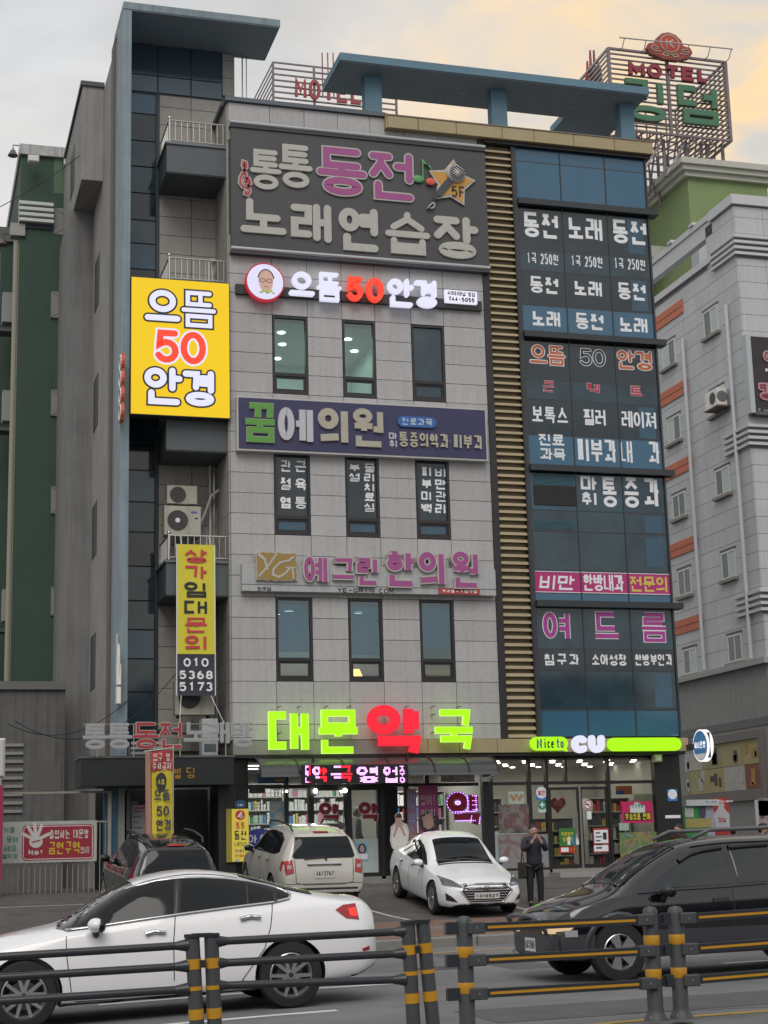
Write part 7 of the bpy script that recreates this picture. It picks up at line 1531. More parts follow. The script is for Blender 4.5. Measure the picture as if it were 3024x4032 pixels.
    def pt(s, kind, a, b, sg, off):
        h, nn = s.cast(kind, a, b, sg)
        if h is None:
            for dz in (.02, .05, .1, .15, .2):
                for da, db in ((0, -dz), (0, dz), (dz, 0), (-dz, 0)):
                    h, nn = s.cast(kind, a + da, b + db, sg)
                    if h is not None: break
                if h is not None: break
            if h is None: return Vector((a, 0, b))
        if nn.dot({'side': Vector((0, sg, 0)), 'top': Vector((0, 0, 1)), 'front': Vector((-1, 0, 0)), 'rear': Vector((1, 0, 0))}[kind]) < 0: nn = -nn
        return h + nn * off
    def panel(s, nm, poly, m, kind='side', sg=-1, off=.006, nx=18, nz=5, parent=None, label=None):
        xs_ = sorted(set([round(p[0], 4) for p in poly] + [min(p[0] for p in poly) + (max(p[0] for p in poly) - min(p[0] for p in poly)) * i / nx for i in range(nx + 1)]))
        cols = []
        for x in xs_:
            zz_ = []
            for i in range(len(poly)):
                (x0, z0), (x1, z1) = poly[i], poly[(i + 1) % len(poly)]
                if min(x0, x1) - 1e-6 <= x <= max(x0, x1) + 1e-6:
                    if abs(x1 - x0) < 1e-6: zz_ += [z0, z1]
                    else: zz_.append(z0 + (z1 - z0) * (x - x0) / (x1 - x0))
            if zz_: cols.append((x, min(zz_), max(zz_)))
        mb = MB(); vs = []
        for x, a, b in cols:
            for k in range(nz + 1): vs.append(s.pt(kind, x, a + (b - a) * k / nz, sg, off))
        N_ = nz + 1; fs = [(i*N_ + k, (i+1)*N_ + k, (i+1)*N_ + k + 1, i*N_ + k + 1) for i in range(len(cols) - 1) for k in range(nz)]
        # give it a rim so it has thickness
        b0 = len(vs); border = [i * N_ for i in range(len(cols))] + [(len(cols) - 1) * N_ + k for k in range(1, N_)] + [i * N_ + nz for i in range(len(cols) - 2, -1, -1)] + [k for k in range(nz - 1, 0, -1)]
        dirv = {'side': Vector((0, -sg, 0)), 'top': Vector((0, 0, -1)), 'front': Vector((1, 0, 0)), 'rear': Vector((-1, 0, 0))}[kind]
        vs += [vs[i] + dirv * (off + .01) for i in border]; L_ = len(border)
        fs += [(border[i], border[(i + 1) % L_], b0 + (i + 1) % L_, b0 + i) for i in range(L_)]
        return mb.add(vs, fs).build(nm, m, parent or s.r, smooth=40, local=True, label=label)
    def line(s, nm, pts, w, m, kind='side', sg=-1, off=.004, closed=False, step=.05, parent=None):
        P_ = [Vector(p) for p in pts] + ([Vector(pts[0])] if closed else []); Q = [P_[0]]
        for a, b in zip(P_, P_[1:]):
            k = max(1, int((b - a).length / step))
            for i in range(1, k + 1): Q.append(a.lerp(b, i / k))
        mb = MB(); vs = []; c = len(Q)
        for i, q in enumerate(Q):
            a, b = Q[max(0, i - 1)], Q[min(c - 1, i + 1)]
            if closed and i in (0, c - 1): a, b = Q[-2], Q[1]
            d = (b - a).normalized(); nn = Vector((-d.y, d.x)) * w / 2
            for sg2 in (1, -1): vs.append(s.pt(kind, (q + nn * sg2).x, (q + nn * sg2).y, sg, off))
        for i, q in enumerate(Q):
            for sg2 in (0, 1): vs.append(vs[2 * i + sg2] + {'side': Vector((0, -sg, 0)), 'top': Vector((0, 0, -1)), 'front': Vector((1, 0, 0)), 'rear': Vector((-1, 0, 0))}[kind] * (off + .004))
        fs = []
        for i in range(c - 1): fs += [(2*i, 2*i + 1, 2*i + 3, 2*i + 2), (2*i, 2*i + 2, 2*c + 2*i + 2, 2*c + 2*i), (2*i + 1, 2*c + 2*i + 1, 2*c + 2*i + 3, 2*i + 3)]
        return mb.add(vs, fs).build(nm, m, parent or s.r, smooth=True, local=True)
    def wheels(s, yo, style='star', n=5, w=.21, rr=None):
        rr = rr or s.rw * .68
        for hx in s.hubs:
            for sg in (-1, 1):
                y = sg * yo; f = sg
                prof = [(rr, -w), (s.rw * .93, -w), (s.rw, -w * .82), (s.rw, -w * .18), (s.rw * .95, -.01), (rr + .012, 0), (rr, -.012), (rr - .006, -.02)]
                W_ = MB().lathe([(r_, h_ * f) for r_, h_ in prof], (hx, y, s.rw), 'y', 40).build('wheel', tyre_m, s.r, smooth=50, local=True)
                MB().lathe([(r_, h_ * f) for r_, h_ in ((rr, -.012), (rr - .012, -.004), (rr - .03, -.03), (rr - .035, -.13))], (hx, y, s.rw), 'y', 40).build('rim', rim_m, W_, smooth=40, local=True)
                MB().cyl((hx, y - .13 * f, s.rw), (hx, y - .12 * f, s.rw), rr - .03, n=30).build('well', rim_d, W_, local=True); MB().cyl((hx, y - .12 * f, s.rw), (hx, y - .075 * f, s.rw), rr * .62, n=24).build('brake_disc', mat('brake disc', (.12, .12, .12), .4, metal=.6), W_, local=True)
                mb = MB()
                for k in range(n):
                    a = 2*pi*k/n + (.3 if hx == s.hubs[0] else .9)
                    for da in ((-.20, .20) if style == 'star' else (0,)):
                        c0, c1 = a + da * .35, a + da * 1.5; r0, r1 = rr * .16, rr * .97; t0, t1 = (.020, .016) if style == 'star' else (.03, .075)
                        if style == 'swirl': c1 = a + .35
                        p0, p1 = Vector((cos(c0), 0, sin(c0))) * r0, Vector((cos(c1), 0, sin(c1))) * r1; d = (p1 - p0).normalized(); nn = Vector((-d.z, 0, d.x))
                        ctr = Vector((hx, y, s.rw)); yy0, yy1 = Vector((0, -.022 * f, 0)), Vector((0, -.008 * f, 0)); dn = Vector((0, -.03 * f, 0))
                        A = [ctr + p0 + nn * t0 + yy0, ctr + p0 - nn * t0 + yy0, ctr + p1 - nn * t1 + yy1, ctr + p1 + nn * t1 + yy1]; mb.add(A + [v + dn for v in A], [(0, 1, 2, 3), (4, 7, 6, 5), (0, 3, 7, 4), (1, 5, 6, 2), (0, 4, 5, 1)])
                mb.cyl((hx, y - .03 * f, s.rw), (hx, y - .012 * f, s.rw), rr * .2, n=16); mb.build('spokes', rim_m, W_, local=True); MB().cyl((hx, y - .013 * f, s.rw), (hx, y - .006 * f, s.rw), rr * .11, n=12).build('hub_cap', rim_d, W_, local=True)
    def mirror(s, x, y, z, paint, sg=-1, k=1.0):
        mb = MB().ball((x, sg * (y + .09 * k), z), .115 * k, 14, 10, (.72, .95, .62)); o = mb.build('door_mirror', paint, s.r, smooth=True, local=True)
        MB().tube([(x + .02, sg * (y - .06), z - .12 * k), (x, sg * (y + .06), z - .04)], .035, 8).build('mirror_stalk', trim_m, o, local=True); MB().ball((x + .05 * k, sg * (y + .10 * k), z - .01), .105 * k, 12, 8, (.5, .95, .66)).build('mirror_glass', carglass, o, smooth=True, local=True)
    def plate(s, txt, kind, zc, w=.335, h=.155, yc=0.0, m=None):
        sgx = -1 if kind == 'front' else 1; x = s.pt(kind, yc, zc, -1, 0).x + sgx * .012; 
        o = MB().box(min(x, x + sgx * .012), max(x, x + sgx * .012), yc - w / 2, yc + w / 2, zc - h / 2, zc + h / 2).build('number_plate', plate_w, s.r, local=True)
        xx = x + sgx * .013; mb = MB(); n = len(txt); u = (w - .04) / n
        T = (lambda q: (xx + (0 if q[1] < 0 else 0) + sgx * (-q[1]), -q[0] * 1 + yc if kind == 'front' else q[0] + yc, q[2]))
        for i, ch in enumerate(txt):
            if ch != ' ': glyph(mb, ch, -w / 2 + .025 + i * u, -w / 2 + .02 + (i + .8) * u, zc - h * .27, zc + h * .30, .016, -.003, 0, False, T=T)
        if mb.v: mb.build('plate_number', plate_k, o, local=True)
def body_paint(nm, c, **k): return mat(nm, c, k.get('r', .32), coat=k.get('coat', .9), var=.03, scale=.8)
white_p = body_paint('pearl white paint', (.78, .78, .80)); white2 = body_paint('off white paint', (.50, .49, .45)); black_p = body_paint('black car paint', (.003, .004, .007), r=.10); white3 = body_paint('solid white paint', (.80, .82, .85))

def stn(L, extra=()): return sorted(set([0, .06, .16, .32] + [round(.55 + .27 * i, 3) for i in range(int((L - 1.0) / .27))] + [L - .32, L - .15, L - .05, L] + list(extra)))
# ---- white sedan passing in the near lane
def sedan(lab, loc, rz, pitch, paint, dr=0.0, sc=1.0, nm='white_sedan'):
    r = root(nm, lab, 'car', loc, rz, pitch=pitch, scale=sc); L_ = 4.66
    top = [(0, .66), (.1, .74), (.35, .82), (.9, .915), (1.35, .985), (1.5, 1.03), (1.75, 1.19), (2.05, 1.36), (2.35, 1.445), (2.7, 1.465), (3.05, 1.435), (3.4, 1.345), (3.75, 1.215), (4.05, 1.13), (4.3, 1.095), (4.55, 1.09), (4.63, 1.03), (4.66, .93)]
    top = [(x, z + (dr if 1.9 < x < 3.5 else dr * .5 if 1.5 < x < 4.1 else 0)) for x, z in top]
    belt = [(0, .60), (.35, .72), (.9, .80), (1.4, .875), (2.4, .93), (3.4, .985), (4.0, 1.02), (4.5, 1.01), (4.66, .88)]
    wmax = [(0, .56), (.06, .68), (.18, .79), (.5, .865), (.9, .89), (2.4, .895), (3.6, .89), (4.2, .86), (4.5, .80), (4.62, .70), (4.66, .62)]
    wbelt = [(0, .50), (.06, .62), (.18, .72), (.5, .80), (1.4, .83), (2.4, .83), (3.6, .80), (4.2, .74), (4.55, .66), (4.66, .55)]
    wtop = [(0, .42), (.1, .52), (.5, .62), (1.35, .66), (1.55, .66), (2.05, .60), (2.5, .575), (3.0, .56), (3.5, .555), (4.0, .60), (4.45, .62), (4.66, .5)]
    zb = [(0, .30), (.2, .22), (.7, .19), (4.1, .20), (4.4, .26), (4.66, .36)]
    return Car(r, paint, stn(L_, (1.42, 1.62, 2.2, 4.42)), top, belt, wmax, wbelt, wtop, zb, (.955, 3.655), .332)
SP = -math.atan(.03)
sx, sy = .27, -22.02
c = sedan('white sedan with tinted windows and chrome window line passing leftwards behind the near railing', (sx, sy, .03 * (sx - 4) - .0), 0, SP, white_p)
def tr_side(pts, car_loc, yl, sc=1.0, sl_=.03):     # outline points surveyed on the car's own near side plane
    out = []
    for px, py in pts:
        p = onY(px, py, car_loc[1] + yl * sc); x = p.x - car_loc[0]; out.append((x / sc, (p.z - car_loc[2] - sl_ * x) / sc))
    return out
LC = lambda l: [(.9114 * a, 3350 + .9114 * b) for a, b in l]
sl = (sx, sy, .03 * (sx - 4))
dlo = tr_side(LC([(262, 336), (330, 283), (400, 240), (500, 193), (600, 158), (700, 132), (800, 120), (900, 117), (1000, 122), (1100, 134), (1180, 150), (1240, 168), (1274, 190), (1262, 208), (1190, 224), (1000, 246), (800, 272), (600, 300), (440, 325), (300, 345)]), sl, -.70)
c.panel('side_glass', dlo, carglass, nx=44, nz=14, off=.010); c.line('chrome_trim', dlo, .022, chrome, off=.012, closed=True)
def ln(pts, yl=-.86): return tr_side(LC(pts), sl, yl)
c.line('pillar', ln([(772, 272), (782, 200), (795, 125)], -.70), .085, blackp, off=.012); c.line('pillar', ln([(1080, 236), (1088, 140)], -.7), .02, blackp, off=.012); c.line('pillar', ln([(1200, 222), (1206, 162)], -.7), .035, blackp, off=.013); c.line('pillar', ln([(318, 338), (420, 235)], -.7), .02, blackp, off=.011)
for pts in ([(300, 345), (296, 450), (312, 610)], [(775, 275), (758, 400), (757, 560)], [(1200, 226), (1180, 330), (1150, 420), (1050, 560)], [(330, 652), (560, 640), (900, 610), (1060, 560)]): c.line('panel_gap', ln(pts), .009, seam_m, off=.003)
for pts in ([(640, 362), (680, 350), (727, 354)], [(1052, 297), (1100, 286), (1140, 290)]): c.line('door_handle', ln(pts), .038, chrome, off=.03)
c.line('sill_trim', ln([(260, 668), (560, 655), (830, 628), (1110, 610)]), .035, trim_m, off=.006)
c.panel('windshield', [(1.44, -.56), (1.44, .56), (2.10, .48), (2.10, -.48)], carglass, 'top', off=.010, nx=18, nz=20)
c.panel('rear_window', [(3.22, -.47), (3.22, .47), (3.98, .56), (3.98, -.56)], carglass, 'top', off=.010, nx=16, nz=18)
c.panel('tail_lamp', ln([(1463, 255), (1500, 234), (1555, 228), (1562, 296), (1505, 290)], -.78), lamp_r, nx=8, nz=4, off=.010); c.panel('tail_lamp', [(4.2, .95), (4.45, .99), (4.6, .97), (4.6, .80), (4.4, .80)], lamp_r, 'side', 1, nx=8, nz=4, off=.01)
c.panel('tail_lamp_glow', ln([(1515, 250), (1545, 246), (1550, 282), (1520, 280)], -.74), mat('brake glow', (1, .05, .03), emit=1.2, ecol=(1, .04, .02)), nx=4, nz=2, off=.014)
c.panel('reflector', ln([(1562, 420), (1595, 408), (1598, 424), (1566, 430)], -.72), lamp_r, nx=3, nz=2, off=.012)
c.panel('head_lamp', [(.10, .60), (.30, .68), (.62, .74), (.55, .64), (.2, .55)], lamp_c, 'side', -1, off=.008, nx=8, nz=3)
c.wheels(.885, 'star', 5); c.mirror(1.66, .86, .965, white_p); c.mirror(1.66, .86, .965, white_p, sg=1)
c.line('roof_seam', [(1.9, -.52), (3.2, -.5)], .012, seam_m, 'top', off=.003); c.line('roof_seam', [(1.9, .52), (3.2, .5)], .012, seam_m, 'top', off=.003)

# ---- parked white saloon facing the street
hd = math.atan2(-.98, .19)      # nose direction
def place(front, nose):   # root so that local x runs from nose to tail
    a = math.atan2(-nose[1], -nose[0]); return (front[0], front[1]), a
nose = Vector((-.02, -1)).normalized(); fp = dep(1915, 3560, 32.9); (ax_, ay_), rz_ = place((fp.x, fp.y), nose)
zf, zr_ = zg(ax_ - nose.x * .95, ay_ - nose.y * .95), zg(ax_ - nose.x * 3.6, ay_ - nose.y * 3.6); pt_ = -math.atan((zr_ - zf) / 2.65)
a = sedan('white saloon with a wide chrome barred grille, parked with its nose towards the street', (ax_, ay_, zf + math.tan(pt_) * .95), rz_, pt_, white3, dr=.07, nm='parked_white_saloon')
a.panel('windshield', [(1.42, -.60), (1.42, .60), (2.12, .51), (2.12, -.51)], carglass, 'top', off=.010, nx=18, nz=22)
sd_ = [(1.58, .93), (1.9, 1.13), (2.2, 1.27), (2.6, 1.35), (3.0, 1.32), (3.3, 1.23), (3.5, 1.13), (3.45, 1.05), (3.0, .99), (2.2, .95)]
for sg in (1, -1):
    a.panel('side_glass', sd_, carglass, sg=sg, nx=34, nz=14, off=.012); a.line('pillar', [(2.62, .96), (2.66, 1.35)], .07, blackp, sg=sg, off=.012)
    for pts in ([(1.62, .9), (1.6, .4)], [(2.64, .94), (2.66, .35)], [(3.45, .98), (3.3, .6)]): a.line('panel_gap', pts, .009, seam_m, sg=sg, off=.003)
    for x in (2.35, 3.2): a.line('door_handle', [(x, .86), (x + .2, .865)], .03, white3, sg=sg, off=.03)
    a.mirror(1.68, .86, .98, white3, sg)
    a.panel('head_lamp', [(sg * .46, .63), (sg * .80, .66), (sg * .80, .80), (sg * .62, .745)] if sg > 0 else [(-.80, .66), (-.46, .63), (-.62, .745), (-.80, .80)], mat('smoked head lamp', (.10, .11, .12), .08, coat=1.0), 'front', off=.010, nx=10, nz=4)
    a.panel('head_lamp_reflector', [(sg * .56, .665), (sg * .68, .67), (sg * .68, .74), (sg * .58, .71)] if sg > 0 else [(-.68, .67), (-.56, .665), (-.58, .71), (-.68, .74)], chrome, 'front', off=.013, nx=4, nz=2)
    a.panel('fog_recess', [(sg * .60, .36), (sg * .78, .38), (sg * .79, .52), (sg * .70, .46)] if sg > 0 else [(-.78, .38), (-.60, .36), (-.70, .46), (-.79, .52)], blackp, 'front', off=.008, nx=8, nz=3)
gp_ = [(-.44, .69), (.44, .69), (.54, .57), (.34, .34), (-.34, .34), (-.54, .57)]
a.panel('grille', gp_, blackp, 'front', off=.008, nx=16, nz=4); a.line('grille_surround', gp_, .022, chrome, 'front', off=.014, closed=True)
for z, w_ in ((.635, .45), (.585, .50), (.535, .46), (.485, .42), (.435, .38), (.385, .35)): a.line('grille_bar', [(-w_, z), (w_, z)], .014, chrome, 'front', off=.016)
ex = a.pt('front', 0, .625, -1, .02).x
mb = MB(); T = lambda q: (ex + q[1], q[0], q[2]); ribbon(mb, [(.075 * cos(2*pi*i/18), .625 + .04 * sin(2*pi*i/18)) for i in range(18)], .010, True, -.012, 0, T=T); ribbon(mb, [(-.035, .60), (-.02, .65)], .012, False, -.012, 0, T=T); ribbon(mb, [(.02, .60), (.035, .65)], .012, False, -.012, 0, T=T); ribbon(mb, [(-.028, .625), (.028, .625)], .010, False, -.013, 0, T=T); mb.build('emblem', chrome, a.r, local=True)
a.plate('13더0527', 'front', .475, .52, .11); a.line('lower_intake', [(-.55, .30), (.55, .30)], .05, blackp, 'front', off=.006)
for sg in (1, -1): a.line('bonnet_crease', [(.35, sg * .36), (1.3, sg * .5)], .012, white3, 'top', off=.005)
a.line('bonnet_gap', [(.14, -.60), (.09, -.3), (.08, 0), (.09, .3), (.14, .60)], .012, seam_m, 'top', off=.003); a.line('cowl', [(1.37, -.6), (1.34, 0), (1.37, .6)], .06, blackp, 'top', off=.005)
a.wheels(.885, 'fan', 7); a.line('wiper', [(1.44, -.45), (1.50, .15)], .018, blackp, 'top', off=.025); a.line('wiper', [(1.44, .1), (1.52, .6)], .018, blackp, 'top', off=.025)

# ---- parked sport utility cars with their tails to the street
def suv(lab, rear, tail, paint, nm, rails=True, plate='46오3767', L_=4.6, sc=1.0):
    a_ = math.atan2(tail[1], tail[0]); d = Vector((tail[0], tail[1])).normalized(); fx, fy = rear[0] - d.x * L_ * sc, rear[1] - d.y * L_ * sc
    zr, zf = zg(rear[0] - d.x, rear[1] - d.y), zg(fx + d.x, fy + d.y); pt = math.atan((zf - zr) / 2.7)
    r = root(nm, lab, 'car', (fx, fy, zf + math.tan(pt) * .9 * 1.0), a_, pitch=pt, scale=sc)
    top = [(0, .78), (.1, .90), (.4, 1.0), (1.0, 1.08), (1.2, 1.13), (1.5, 1.36), (1.8, 1.58), (2.1, 1.68), (2.8, 1.72), (3.6, 1.70), (4.1, 1.65), (4.3, 1.58), (4.42, 1.38), (4.5, 1.15), (4.57, .95), (4.6, .75)]
    belt = [(0, .72), (.5, .93), (1.2, 1.03), (3.0, 1.08), (4.2, 1.12), (4.5, 1.02), (4.6, .70)]
    wmax = [(0, .62), (.1, .78), (.3, .88), (.9, .925), (3.7, .925), (4.3, .90), (4.5, .86), (4.6, .80)]; wbelt = [(0, .56), (.3, .82), (1.2, .87), (3.7, .86), (4.3, .82), (4.5, .80), (4.6, .76)]
    wtop = [(0, .45), (.5, .66), (1.3, .70), (2.0, .64), (3.0, .625), (4.0, .61), (4.3, .62), (4.45, .68), (4.55, .74), (4.6, .72)]; zb = [(0, .35), (.5, .26), (4.1, .28), (4.6, .40)]
    c = Car(r, paint, stn(L_, (1.1, 1.35, 4.2, 4.36, 4.46)), top, belt, wmax, wbelt, wtop, zb, (.88, 3.58), .36, crown=.055)
    c.panel('rear_window', [(-.62, 1.10), (.62, 1.10), (.66, 1.14), (.56, 1.52), (-.56, 1.52), (-.66, 1.14)], carglass, 'rear', off=.008, nx=16, nz=6)
    for sg in (1, -1):
        c.panel('tail_lamp', [(sg * .64, .82), (sg * .80, .78), (sg * .83, 1.04), (sg * .67, 1.08)] if sg > 0 else [(-.80, .78), (-.64, .82), (-.67, 1.08), (-.83, 1.04)], lamp_r, 'rear', off=.012, nx=8, nz=6); c.panel('tail_lamp', [(4.26, .88), (4.38, .84), (4.39, 1.02), (4.30, 1.06)], lamp_r, sg=sg, off=.010, nx=6, nz=4)
        c.panel('reversing_lamp', [(sg * .69, .90), (sg * .77, .90), (sg * .77, .97), (sg * .69, .97)] if sg > 0 else [(-.77, .90), (-.69, .90), (-.69, .97), (-.77, .97)], lamp_c, 'rear', off=.016, nx=3, nz=2)
        c.panel('side_glass', [(1.5, 1.10), (1.8, 1.38), (2.1, 1.52), (2.8, 1.58), (3.5, 1.56), (3.9, 1.45), (3.95, 1.20), (3.6, 1.14), (2.5, 1.12)], carglass, sg=sg, nx=34, nz=14, off=.012)
        for x in (2.45, 3.25): c.line('pillar', [(x, 1.12), (x + .05, 1.57)], .075, blackp, sg=sg, off=.012)
        for pts in ([(1.35, 1.05), (1.35, .45)], [(2.5, 1.1), (2.5, .4)], [(3.35, 1.12), (3.2, .75)]): c.line('panel_gap', pts, .009, seam_m, sg=sg, off=.003)
        for x in (2.2, 3.05): c.line('door_handle', [(x, .99), (x + .2, .995)], .03, paint, sg=sg, off=.03)
        if rails: MB().tube([(1.95, sg * .58, 1.66), (2.1, sg * .60, 1.745), (3.0, sg * .60, 1.78), (3.9, sg * .59, 1.74), (4.1, sg * .57, 1.64)], .022, 8).build('roof_rail', blackp, c.r, smooth=True, local=True)
        c.mirror(1.62, .90, 1.14, paint, sg)
    c.line('tailgate_trim', [(-.36, .985), (.36, .985)], .06, chrome, 'rear', off=.02); c.line('tailgate_gap', [(-.62, 1.08), (-.60, .62), (-.4, .58), (.4, .58), (.60, .62), (.62, 1.08)], .012, seam_m, 'rear', off=.004)
    c.line('bumper_gap', [(-.85, .60), (.85, .60)], .010, seam_m, 'rear', off=.004); c.line('high_brake_lamp', [(-.16, 1.60), (.16, 1.60)], .03, lamp_r, 'rear', off=.015)
    c.line('wiper', [(.02, 1.12), (-.42, 1.09)], .022, blackp, 'rear', off=.03); c.line('wiper', [(.02, 1.12), (.05, 1.06)], .04, blackp, 'rear', off=.03)
    if plate: c.plate(plate, 'rear', .80, .42, .17)
    c.line('bumper_step', [(-.7, .50), (.7, .50)], .04, trim_m, 'rear', off=.008); c.wheels(.91, 'fan', 5)
    return c
tl = Vector((.0, -1)).normalized(); rp = dep(1278, 3490, 33.6)
suv('off white sport utility car with black roof rails parked nose in before the pharmacy doors', (rp.x, rp.y), tl, white2, 'parked_white_suv')
tl2 = Vector((.03, -1)).normalized(); rp2 = dep(700, 3500, 31.2)
suv('black sport utility car parked before the stair entrance, mostly hidden by the white sedan', (rp2.x, rp2.y), tl2, black_p, 'parked_black_suv', rails=True, plate=None, sc=.98)

# ---- dark van like wagon entering from the right
vx, vy = 7.12, -21.49; VL = 4.98
fx = lambda x: x * .7 if x <= 1.4 else (x - .42 if x <= 3 else x + .08)
fp_ = lambda P: [(fx(a), b) for a, b in P]
vz = .03
r = root('dark_wagon', 'dark wagon with roof rails and grey lower cladding behind the right railing, headlamps lit', 'car', (vx, vy, vz), 0, pitch=-.012, scale=.9)
top = [(0, .80), (.1, .92), (.4, 1.0), (.9, 1.08), (1.25, 1.14), (1.4, 1.19), (1.8, 1.44), (2.2, 1.66), (2.45, 1.73), (3.0, 1.77), (4.2, 1.77), (4.7, 1.70), (4.85, 1.4), (4.9, .9)]
belt = [(0, .74), (.4, .92), (1.3, 1.05), (4.5, 1.10), (4.9, .85)]; wmax = [(0, .60), (.1, .76), (.3, .86), (.9, .90), (4.4, .90), (4.9, .80)]; wbelt = [(0, .54), (.3, .80), (1.2, .84), (4.4, .84), (4.9, .74)]; wtop = [(0, .45), (.5, .64), (1.4, .70), (2.3, .62), (4.4, .62), (4.9, .62)]; zb = [(0, .34), (.4, .27), (4.4, .30), (4.9, .4)]
top, belt, wmax, wbelt, wtop, zb = [fp_(q_) for q_ in (top, belt, wmax, wbelt, wtop, zb)]
v = Car(r, black_p, stn(VL, (.98, 1.2, 1.93)), top, belt, wmax, wbelt, wtop, zb, (.854, 4.08), .37)
vl_ = (vx, vy, vz); RC = lambda l: [(1512 + .9114 * a, 3350 + .9114 * b) for a, b in l]; Z7 = lambda l: [(2200 + .4967 * a, 2850 + .4967 * b) for a, b in l]
g1_ = tr_side(Z7([(830, 1300), (880, 1210), (960, 1120), (1050, 1060), (1150, 1020), (1305, 990), (1320, 1150), (1322, 1270), (1100, 1285)]), vl_, -.72, .9, .012); v.panel('side_glass', g1_, mat('green tinted car glass', (.03, .034, .032), .04, ior=1.55), nx=16, nz=5, off=.008)
g2_ = tr_side(Z7([(1372, 990), (1500, 975), (1680, 965), (1680, 1245), (1405, 1262)]), vl_, -.72, .9, .012); v.panel('side_glass', g2_, MATS['green tinted car glass'], nx=10, nz=5, off=.008); 
x2 = max(p[0] for p in g2_); v.panel('side_glass', [(x2 + .10, 1.13), (4.5, 1.14), (4.4, 1.60), (x2 + .08, 1.62)], MATS['green tinted car glass'], nx=8, nz=5, off=.008)
v.line('rain_visor', tr_side(Z7([(960, 1095), (1050, 1040), (1150, 1010), (1310, 985)]), vl_, -.70, .9, .012), .05, blackp, off=.03); v.line('rain_visor', tr_side(Z7([(1365, 985), (1500, 972), (1680, 960)]), vl_, -.70, .9, .012), .05, blackp, off=.03)
v.panel('windshield', fp_([(1.42, -.62), (1.42, .62), (2.28, .54), (2.28, -.54)]), carglass, 'top', off=.010, nx=20, nz=20)
for pts in ([(740, 1340), (730, 1420), (735, 1560)], [(1385, 1270), (1395, 1500), (1400, 1700)]): v.line('panel_gap', tr_side(Z7(pts), vl_, -.86, .9, .012), .010, seam_m, off=.003)
v.line('belt_moulding', tr_side(Z7([(640, 1345), (900, 1320), (1300, 1295), (1659, 1265)]), vl_, -.84, .9, .012), .02, trim_m, off=.01)
v.panel('lower_cladding', fp_([(1.72, .30), (3.50, .30), (3.48, .60), (1.70, .62)]), mat('grey cladding', (.045, .048, .055), .35), nx=14, nz=4, off=.022); v.panel('bumper_side', fp_([(.16, .34), (.72, .34), (.74, .60), (.14, .60)]), MATS['grey cladding'], nx=8, nz=4, off=.014)
v.panel('door_handle', fp_([(2.62, .92), (2.84, .93), (2.84, .98), (2.62, .97)]), blackp, nx=4, nz=2, off=.02)
v.line('arch_flare', [(.854 + .46 * cos(radians(t)), .37 + .46 * sin(radians(t))) for t in range(0, 181, 15)], .07, MATS['grey cladding'], off=.018, step=.2)
v.line('arch_flare', [(4.08 + .46 * cos(radians(t)), .37 + .46 * sin(radians(t))) for t in range(0, 181, 15)], .07, MATS['grey cladding'], off=.018, step=.2)
v.panel('head_lamp', fp_([(.04, .64), (.30, .66), (.42, .72), (.34, .76), (.06, .74)]), mat('lit head lamp', (1, .6, .3), emit=.55, ecol=(1, .72, .42)), off=.012, nx=6, nz=3); v.panel('head_lamp', [(-.70, .62), (-.42, .62), (-.42, .73), (-.68, .73)], MATS['lit head lamp'], 'front', off=.012, nx=6, nz=3); v.panel('head_lamp', [(.42, .62), (.70, .62), (.68, .73), (.42, .73)], MATS['lit head lamp'], 'front', off=.012, nx=6, nz=3)
v.panel('indicator', fp_([(.22, .58), (.42, .58), (.42, .66), (.22, .66)]), lamp_c, off=.024, nx=3, nz=2)
MB().tube([(.0, -.56, .62), (-.10, -.56, .80), (-.10, -.28, .84), (-.10, .28, .84), (-.10, .56, .80), (.0, .56, .62)], .032, 8).build('nudge_bar', mat('bar grey', (.14, .15, .17), .3, metal=.5), r, smooth=True, local=True)
v.panel('bumper', [(-.72, .36), (.72, .36), (.74, .59), (-.74, .59)], MATS['grey cladding'], 'front', off=.02, nx=12, nz=4); v.plate('63고1555', 'front', .47, .36, .17)
for sg in (1, -1): MB().tube([(2.1, sg * .60, 1.74), (2.35, sg * .61, 1.84), (4.4, sg * .61, 1.85), (4.6, sg * .58, 1.74)], .026, 8).build('roof_rail', mat('rail grey', (.10, .10, .11), .4), r, smooth=True, local=True)
v.mirror(1.48, .92, 1.10, blackp, -1, 1.1); v.mirror(1.48, .92, 1.10, blackp, 1, 1.1); v.wheels(.88, 'swirl', 5, rr=.225)
o = MB().box(.0, .22, -.09, .09, 0, .002); v.line('wiper', [(1.0, -.5), (1.1, .1)], .018, blackp, 'top', off=.025)

